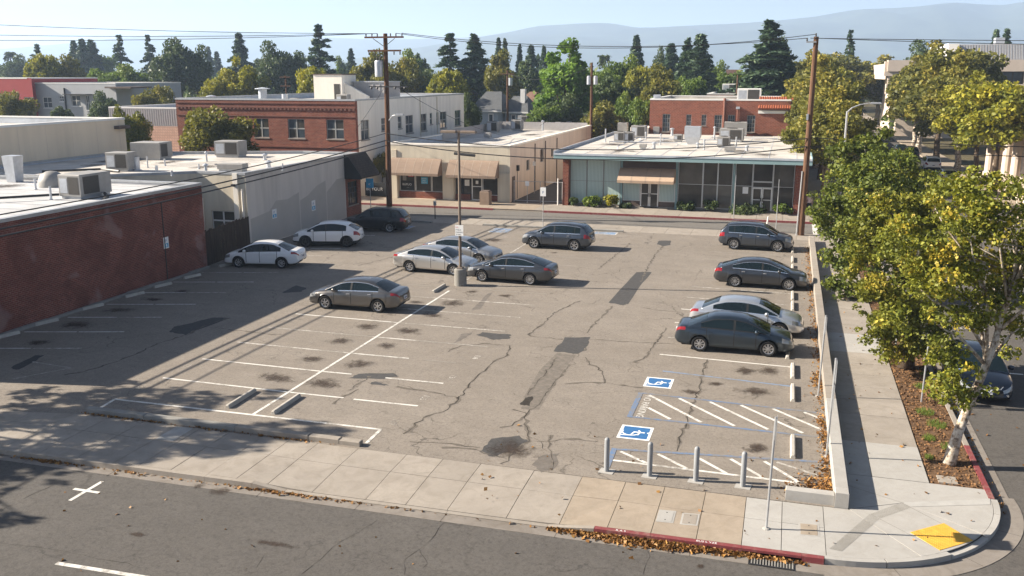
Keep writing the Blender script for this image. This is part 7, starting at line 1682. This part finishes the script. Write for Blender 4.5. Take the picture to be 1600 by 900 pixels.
# ---- street trees in the planting strip (near, each its own crown)
def near_tree(label, x, y, h_tr, lean, blobs, n, leaf, mat, seed, r0=.2, bark='bark_pale', limbs=14, fork=.45, extra=None):
    """blobs: (x, y, z, radius) leaf clump groups, world metres"""
    t = thing('street_tree', label, 'tree', (x, y, -.03), 0, 'street trees in the planting strip'); r = np.random.default_rng(seed)
    sub, rs = [], []
    for (bx, by, bz, br) in blobs:
        k = max(6, int(br * br * 13)); d = r.normal(size=(k, 3)); d /= np.linalg.norm(d, axis=1)[:, None]; d *= (r.uniform(.25, 1.05, k) ** .6)[:, None] * br; d[:, 2] *= .85
        sub.append(np.array([bx - x, by - y, bz]) + d); rs.append(r.uniform(.16, .46, k) * min(1.15, .55 + br * .35))
    sub, rs = np.concatenate(sub), np.concatenate(rs); pick = r.choice(len(sub), n, p=rs ** 2 / (rs ** 2).sum())
    o = r.normal(size=(n, 3)); o /= np.linalg.norm(o, axis=1)[:, None]; o *= (r.uniform(0, 1, n) ** .45)[:, None]
    P = sub[pick] + o * rs[pick][:, None] * np.array([1.15, 1.15, .8]); V, Q = leaf_quads(P, leaf, r, .55, 1.25)
    tint = np.clip(r.uniform(0, .62, n) + (r.normal(0, .16, len(sub)) + np.where(r.uniform(size=len(sub)) < .08, .35, 0))[pick], 0, 1)
    link_mesh('crown', np_mesh('crown', V, Q, [LM[mat]], tint=np.repeat(tint, 4)), t)
    tr = trunk_mesh('trunk', seed, h_tr, r0, M[bark], sub[r.choice(len(sub), min(len(sub), limbs), replace=False)], limbs, lean, fork); link_mesh('trunk', tr, t)
    return t
def blobs_px(lst): return [(onY(px, py, Y).x, Y, onY(px, py, Y).z, rp / F_PX * Y) for (px, py, rp, Y) in lst]
# leaning pale sycamore nearest the corner
near_tree('pale barked leaning sycamore nearest the street corner', 5.1, 27.3, 6.2, (1.55, 1.3),
    blobs_px([(1500, 590, 40, 27.2), (1478, 600, 34, 27.1), (1525, 585, 34, 27.1), (1500, 575, 36, 27.0), (1495, 605, 30, 27.0), (1545, 330, 70, 28.5), (1480, 345, 62, 28.0), (1590, 390, 75, 28.6), (1530, 410, 62, 28.6), (1465, 430, 58, 27.6), (1425, 385, 52, 27.8), (1590, 300, 50, 29.5), (1640, 430, 70, 28.5), (1600, 480, 48, 29.0), (1480, 500, 45, 27.4), (1690, 360, 80, 28.5), (1440, 460, 34, 27.3), (1400, 500, 26, 27.2), (1500, 470, 52, 28.2), (1552, 500, 44, 28.6), (1585, 535, 30, 28.8), (1450, 545, 26, 27.6)]), 24000, .092, 'syc', 501, .155, limbs=30)
near_tree('grey barked second street tree left of the leaning sycamore', 4.95, 36.6, 5.2, (.3, .2),
    blobs_px([(1415, 330, 62, 37), (1375, 375, 52, 36.5), (1450, 385, 60, 37), (1400, 430, 62, 36.2), (1370, 480, 46, 36), (1440, 470, 56, 36.5), (1400, 515, 42, 35.8), (1365, 520, 24, 35.6), (1470, 320, 50, 38), (1445, 530, 34, 36), (1350, 440, 30, 36), (1490, 420, 40, 37.5), (1440, 520, 44, 36.4), (1420, 545, 34, 35.9), (1385, 548, 22, 35.6)]), 24000, .105, 'syc', 502, .26, bark='bark', limbs=16)
near_tree('greener third street tree in the strip behind the second', 4.6, 49.2, 5.2, (.1, .1),
    blobs_px([(1345, 290, 58, 49), (1310, 330, 50, 48.5), (1350, 370, 62, 48.5), (1325, 420, 44, 48), (1385, 320, 56, 50), (1400, 280, 50, 51), (1305, 390, 30, 48), (1318, 452, 26, 47.6), (1355, 250, 30, 50.5), (1425, 350, 50, 50), (1345, 460, 24, 47.5)]), 22000, .135, 'syc_green', 503, .24, limbs=14)
near_tree('far street tree in the strip near the crosswalk', 4.7, 58.5, 5.6, (0, 0),
    blobs_px([(1340, 250, 40, 59), (1385, 245, 44, 59), (1320, 290, 36, 58), (1370, 290, 48, 58), (1410, 290, 40, 60), (1345, 330, 40, 58)]), 13000, .19, 'syc_green', 504, .22, limbs=10)
# tree outside the picture on the left that shades the front pavement
near_tree('leafy street tree by the front pavement left of the picture', -33.6, 19.6, 6.0, (0, .2),
    [(-33.6, 19.6, 8.4, 1.7), (-31.6, 18.8, 7.0, 1.3), (-35.6, 20.2, 7.2, 1.5), (-33.0, 22.0, 6.8, 1.4), (-33.8, 17.4, 6.9, 1.4), (-31.0, 22.2, 5.6, 1.0), (-32.2, 20.6, 9.6, 1.1), (-30.2, 20.2, 5.6, 1.0), (-34.8, 22.4, 5.9, 1.1), (-34, 15.4, 6.6, 1.2), (-32.2, 16.4, 5.6, 1.0), (-36.5, 17.2, 7.4, 1.2), (-37.5, 20.5, 8, 1.2), (-31.4, 14.6, 6.2, .9), (-35.5, 23.2, 7.6, 1.0), (-33, 23.6, 8.2, .8)], 12000, .17, 'syc_green', 505, .24, limbs=16)

# ---- shrubs before the glass building
def shrub(px, py_base, wpx, hpx, Y, mat, label, seed):
    v = onY(px, py_base, Y); w, h = wpx / F_PX * Y, hpx / F_PX * Y; r = np.random.default_rng(seed); n = 1500
    P, ctr, pick = broad_points(r, n, w / 2, h * .55, h * .5, 14, w * .2); P[:, 2] = np.clip(P[:, 2], .02, None); V, Q = leaf_quads(P, .13, r)
    t = thing('shrub', label, 'shrub', (v.x, Y, 0.0), 0, 'shrubs along the glass front'); link_mesh('foliage', np_mesh('foliage', V, Q, [LM[mat]], tint=np.repeat(r.uniform(0, 1, n), 4)), t)
    mb = MB()
    for k in range(4): a = k * 1.6; mb.tube([(0, 0, -.05), (math.cos(a) * w * .25, math.sin(a) * w * .2, h * .6)], [.03, .012], 5)
    mb.obj('stem', M['bark'], t, local=True)
for i, (px, pb, w, h, mt, lab) in enumerate(((896, 321, 16, 14, 'dark', 'small round shrub left of the curtained windows'), (927, 323, 30, 15, 'green', 'wide low shrub under the curtained windows'), (954, 323, 25, 21, 'yellow', 'yellowish taller shrub left of the peach awning'), (977, 324, 22, 6, 'dark', 'flat shrub at the foot of the peach awning door'), (1072, 328, 28, 15, 'dark', 'dark shrub at the left end of the dark glass'), (1110, 329, 28, 17, 'dark', 'dark shrub below the second dark glass bay'), (1165, 331, 60, 8, 'dark', 'long low hedge left of the right hand door'), (1223, 334, 26, 16, 'green', 'round green shrub at the right brick pier'))):
    shrub(px, pb, w, h, 76.6, mt, lab, 600 + i)

# ---- grass tufts and fallen leaves
def scatter_leaves(name, label, pts, size, mat, seed, lift=.02, parent=None):
    r = np.random.default_rng(seed); P = np.array(pts); V, Q = leaf_quads(P, size, r, 1.0, 1.25); c0 = np.repeat(P, 4, 0); V = c0 + (V - c0) * np.repeat(r.uniform(.4, 1.35, len(P)), 4)[:, None]
    o = link_mesh(name, np_mesh(name, V, Q, [mat], tint=np.repeat(r.beta(1.6, 1.6, len(P)), 4))); tag(o, label, 'leaves', kind='stuff'); return o
r = np.random.default_rng(44)
M['leaf_dry'] = leaf_mat('dry fallen leaves', (0.10, 0.052, 0.024), (0.27, 0.13, 0.038), (0.46, 0.26, 0.075), .1)
def band_pts(n, f, zr): return [(*f(), r.uniform(*zr)) for _ in range(n)]
def kerb_pile():
    x = -5.2 + 6.5 * (r.beta(1.8, 2.2)); dens = .10 + .13 * math.exp(-((x + 2.9) / 1.3) ** 2); y = kerbY(x) - .02 - abs(r.normal(0, 1)) * dens * .7; return x, y
pts = []
for _ in range(2800):
    x, y = kerb_pile(); d = kerbY(x) - y; h = max(0.0, .075 * (1 - d / .45)) * (.4 + .6 * math.exp(-((x + 2.4) / 2.2) ** 2)); pts.append((x, y, -.138 + r.uniform(0, 1) ** .7 * h + .006))
scatter_leaves('kerb_leaf_pile', 'heap of orange brown leaves in the gutter under the red kerb', pts, .075, M['leaf_dry'], 1)
pts = [(x, kerbY(x) - .03 - abs(r.normal(0, .07)), -.135 + r.uniform(0, .03)) for x in np.concatenate([r.normal(-20.4, .5, 150), r.normal(-17.2, .9, 60), r.normal(-13.0, .8, 120), r.normal(-11.5, 1.0, 100), r.uniform(-25, -5, 80)])]
scatter_leaves('gutter_leaves', 'scattered brown leaves along the front gutter', pts, .07, M['leaf_dry'], 2)
pts = [(1.78 - abs(r.normal(0, .16)) - .02, y, .012 + r.uniform(0, .05)) for y in np.concatenate([r.uniform(24, 30, 420), r.uniform(30, 62, 800), r.normal(33.9, .4, 160)])]
scatter_leaves('wall_foot_leaves', 'drift of brown leaves along the inside of the low wall', pts, .075, M['leaf_dry'], 3)
pts = [(min(1.76, 1.75 - abs(r.normal(0, .45))), 23.82 + abs(r.normal(0, .7)), .012 + r.uniform(0, .07)) for _ in range(800)]
scatter_leaves('corner_leaves', 'thick patch of dry leaves in the corner of the low wall', pts, .075, M['leaf_dry'], 4)
pts = [(x, 23.44 - abs(r.normal(0, .05)), .012 + r.uniform(0, .03)) for x in np.concatenate([r.normal(-21, .5, 70), r.normal(-19.5, .6, 90), r.normal(-17, .5, 50), r.normal(-14.2, .8, 90)])] + [(6.0 + abs(r.normal(0, .08)), y, -.13 + r.uniform(0, .03)) for y in r.uniform(24.5, 40, 260)]
scatter_leaves('kerb_foot_leaves', 'loose leaves at the foot of the island kerb and side street kerb', pts, .07, M['leaf_dry'], 5)
pts = [(x, y, .008 + r.uniform(0, .02)) for x, y in zip(r.uniform(-8, 5.6, 75), r.uniform(20.9, 27, 75))] + [(x, y, ZS + .012) for x, y in zip(r.uniform(-20, 4, 45), r.uniform(15, 20, 45))] + [(x, y, .012) for x, y in zip(r.uniform(2.2, 4.3, 60), r.uniform(26, 50, 60))] + [(x, y, ZS + .012) for x, y in zip(r.uniform(6.2, 10, 50), r.uniform(24, 40, 50))]
scatter_leaves('pavement_leaves', 'single dry leaves strewn over pavement and street', pts, .08, M['leaf_dry'], 6)
pts = [(r.uniform(4.4, 5.73), y, -.02 + r.uniform(0, .03)) for y in np.concatenate([r.uniform(25.8, 45, 3600), r.uniform(45, 64, 1500)])]
scatter_leaves('mulch_litter', 'leaf litter and bark chips on the planting strip', pts, .06, plain('brown leaf litter', (0.19, 0.105, 0.05), .9, var=.6, scale=25, spec=.1), 7)
def grass_tufts():
    V, Q = [], []
    cen = [(5.2, 30.5, .4), (5.0, 31.6, .35), (4.8, 29.2, .25), (5.3, 28.6, .3), (4.8, 41, .45), (5.2, 42, .5), (4.9, 43.2, .5), (5.3, 39.6, .4), (5.2, 34.4, .3), (4.6, 27.6, .15), (5.5, 33.4, .2), (5.0, 45, .5), (5.2, 47, .5), (5.5, 36, .2)]
    for (cx_, cy_, rad) in cen:
        for k in range(int(rad * 900)):
            a, d = r.uniform(0, 6.28), rad * r.uniform(0, 1) ** .6; x, y = cx_ + math.cos(a) * d * .8, cy_ + math.sin(a) * d; h = r.uniform(.05, .14); b = r.uniform(0, 6.28); lx, ly = r.normal(0, .04, 2)
            i = len(V); V += [(x - .008 * math.cos(b), y - .008 * math.sin(b), -.03), (x + .008 * math.cos(b), y + .008 * math.sin(b), -.03), (x + lx + .002, y + ly, h - .03), (x + lx - .002, y + ly, h - .03)]; Q.append((i, i + 1, i + 2, i + 3))
    V = np.array(V); Q = np.array(Q); o = link_mesh('grass', np_mesh('grass', V, Q, [LM['green']], tint=np.repeat(r.uniform(.3, 1, len(Q)), 4))); tag(o, 'tufts of green grass in the planting strip', 'grass', kind='stuff')
grass_tufts()
tl_ = thing('ground_box', 'square concrete utility cover set in the mulch at the corner end of the strip', 'utility cover', (4.9, 26.1, -.03)); MB().box(4.63, 5.12, 25.84, 26.33, -.05, .008).obj('cover', M['concrete'], tl_)
# utility covers in the pavement
def cover(label, poly, m, z=0.004):
    t = thing('utility_cover', label, 'utility cover', (sum(p[0] for p in poly) / 4, sum(p[1] for p in poly) / 4, 0)); MB().prism(poly, -.02, .0065).obj('frame', M['concrete_new'], t); MB().prism(inset(poly, .05 if poly[1][0] > poly[0][0] else .05), -.01, .011).obj('lid', M[m], t)
    c = inset(poly, .05); cx_, cy_ = sum(p[0] for p in c) / 4, sum(p[1] for p in c) / 4
    for s in (-1, 1): MB().box(cx_ - .015, cx_ + .015, cy_ + s * .2 - .02, cy_ + s * .2 + .02, 0, .0125).obj('keyhole', M['black'], t)
cover('left one of two pale utility covers behind the red kerb', [(-2.58, 21.3), (-2.14, 21.34), (-2.14, 22.02), (-2.58, 21.98)], 'concrete_new')
cover('right one of two utility covers behind the red kerb', [(-1.98, 21.33), (-1.54, 21.37), (-1.54, 22.02), (-1.98, 21.97)], 'concrete')
cover('large square tan cover on the pale pavement near the corner', [(0.88, 21.6), (1.38, 21.66), (1.38, 22.32), (0.88, 22.28)], 'concrete_tan')

# ================================================================ person by the glass building corner
def person(label, x, y, rot):
    t = thing('person', label, 'person', (x, y, 0.0), rot)
    bm = bmesh.new(); J = {'pel': (0, 0, .95), 'bel': (0, .01, 1.1), 'che': (0, .0, 1.3), 'nek': (0, 0, 1.46), 'hea': (0, -.02, 1.58), 'top': (0, -.01, 1.68), 'hl': (.09, 0, .9), 'kl': (.1, -.05, .5), 'al': (.1, .02, .09), 'tl': (.1, -.13, .04), 'hr': (-.09, 0, .9), 'kr': (-.1, .06, .5), 'ar': (-.1, .18, .1), 'tr': (-.1, .04, .04),
         'sl': (.17, 0, 1.39), 'el': (.23, .05, 1.12), 'wl': (.22, -.06, .9), 'fl': (.21, -.09, .82), 'sr': (-.17, 0, 1.39), 'er': (-.23, .06, 1.12), 'wr': (-.22, -.05, .9), 'fr': (-.21, -.08, .82)}
    RD = {'pel': .15, 'bel': .13, 'che': .15, 'nek': .055, 'hea': .09, 'top': .07, 'hl': .09, 'kl': .06, 'al': .042, 'tl': .04, 'hr': .09, 'kr': .06, 'ar': .042, 'tr': .04, 'sl': .065, 'el': .045, 'wl': .032, 'fl': .035, 'sr': .065, 'er': .045, 'wr': .032, 'fr': .035}
    E_ = ['pel bel', 'bel che', 'che nek', 'nek hea', 'hea top', 'pel hl', 'hl kl', 'kl al', 'al tl', 'pel hr', 'hr kr', 'kr ar', 'ar tr', 'che sl', 'sl el', 'el wl', 'wl fl', 'che sr', 'sr er', 'er wr', 'wr fr']
    ks = list(J); me = bpy.data.meshes.new('body'); me.from_pydata([J[k] for k in ks], [tuple(ks.index(q) for q in e.split()) for e in E_], [])
    o = link_mesh('body', me, t); sk = o.modifiers.new('skin', 'SKIN'); sd_ = me.skin_vertices[0].data
    for i, k in enumerate(ks): sd_[i].radius = (RD[k], RD[k] * (.75 if k in ('pel', 'bel', 'che') else 1)); sd_[i].use_root = (k == 'pel')
    o.modifiers.new('sub', 'SUBSURF').levels = 2; dg = bpy.context.evaluated_depsgraph_get(); m2 = bpy.data.meshes.new_from_object(o.evaluated_get(dg)); o.modifiers.clear(); o.data = m2
    cl = [plain('pink white top', (.55, .42, .40), .9), plain('dark trousers', (.02, .022, .03), .9), plain('skin', (.38, .22, .15), .6), plain('dark hair', (.02, .014, .01), .7)]
    m2.materials.clear()
    for c in cl: m2.materials.append(c)
    for p in m2.polygons:
        z = p.center.z; ax = abs(p.center.x); p.use_smooth = True
        p.material_index = 1 if z < .95 and ax < .17 else (0 if z < 1.45 and not (z < .93 and ax > .17) else (3 if (z > 1.62 or p.center.y > .02) and z > 1.5 else 2))
person('person in a pale pink top and dark trousers walking by the glass building corner', 1.98, 77.2, R(160))

# ================================================================ hills and haze
def hills(name, label, D, prof, mat, depth, seed):
    r = np.random.default_rng(seed); f = pchip(prof); nx, ny = 220, 26; pxs = np.linspace(-500, 2100, nx); V = []
    ph = r.uniform(0, 6.28, (7, 3))
    for j in range(ny):
        s = j / (ny - 1)
        for px in pxs:
            d = ray(px, 117.0); dn = Vector((d.x, d.y)).normalized(); ct = Vector((-math.sin(YAW), math.cos(YAW))).dot(dn); dist = (D + (s - .62) * depth) / ct
            y = f(px); top = (117 - y) / 1390.0 * D / 1.0 * 1.0 + 11
            env = math.sin(min(1, s / .62) * math.pi / 2) ** 1.3 if s < .62 else math.cos((s - .62) / .38 * math.pi / 2)
            nz = sum(math.sin(px * .011 * (2 ** k) * .6 + ph[k, 0] + s * 9 * (k + 1) * .5 + math.sin(px * .02 + ph[k, 2])) / (1.7 ** k) for k in range(7)) * .085; nz = -abs(nz)
            z = top * env * (1 + nz * (1 - abs(s - .62) * .2) * (1.2 if s < .58 else .12)); V.append((dn.x * dist, dn.y * dist, max(-2, z)))
    Q = [(j * nx + i, j * nx + i + 1, (j + 1) * nx + i + 1, (j + 1) * nx + i) for j in range(ny - 1) for i in range(nx - 1)]
    o = link_mesh(name, np_mesh(name, np.array(V), np.array(Q), [mat], True)); o['kind'] = 'structure'; o['label'] = label
M['hill'] = plain('wooded hill', (0.05, 0.06, 0.036), .95, var=.8, scale=.006, spec=.05, dirt=.6)
hills('near_hills', 'long blue wooded hills behind the town', 4700, [(-500, 115), (300, 112), (500, 100), (640, 80), (720, 68), (800, 55), (850, 46), (940, 43), (1000, 50), (1080, 46), (1200, 40), (1250, 36), (1340, 24), (1420, 20), (1480, 15), (1550, 18), (1600, 13), (1800, 10), (2100, 30)], M['hill'], 2100, 3)
hills('far_hills', 'pale farther hills at the left of the skyline', 6300, [(-500, 100), (0, 80), (100, 72), (280, 58), (340, 55), (420, 57), (480, 62), (600, 66), (700, 64), (900, 56), (1200, 60), (2100, 60)], M['hill'], 1900, 5)
HAZE = 0.00026
hm = NT('haze air'); vp = hm.n('ShaderNodeVolumePrincipled'); vp.inputs['Color'].default_value = (0.57, 0.745, 1.0, 1); vp.inputs['Density'].default_value = HAZE; vp.inputs['Anisotropy'].default_value = 0.2
hm.l(vp.outputs[0], hm.out.inputs['Volume'])
for lk_ in list(hm.t.links):
    if lk_.to_node == hm.out and lk_.to_socket.name == 'Surface': hm.t.links.remove(lk_)
hz = MB().box(-8600, 8600, -800, 9000, -3, 425).obj('haze', hm.mat); tag(hz, 'thin pale haze over the whole town', 'haze', kind='stuff')
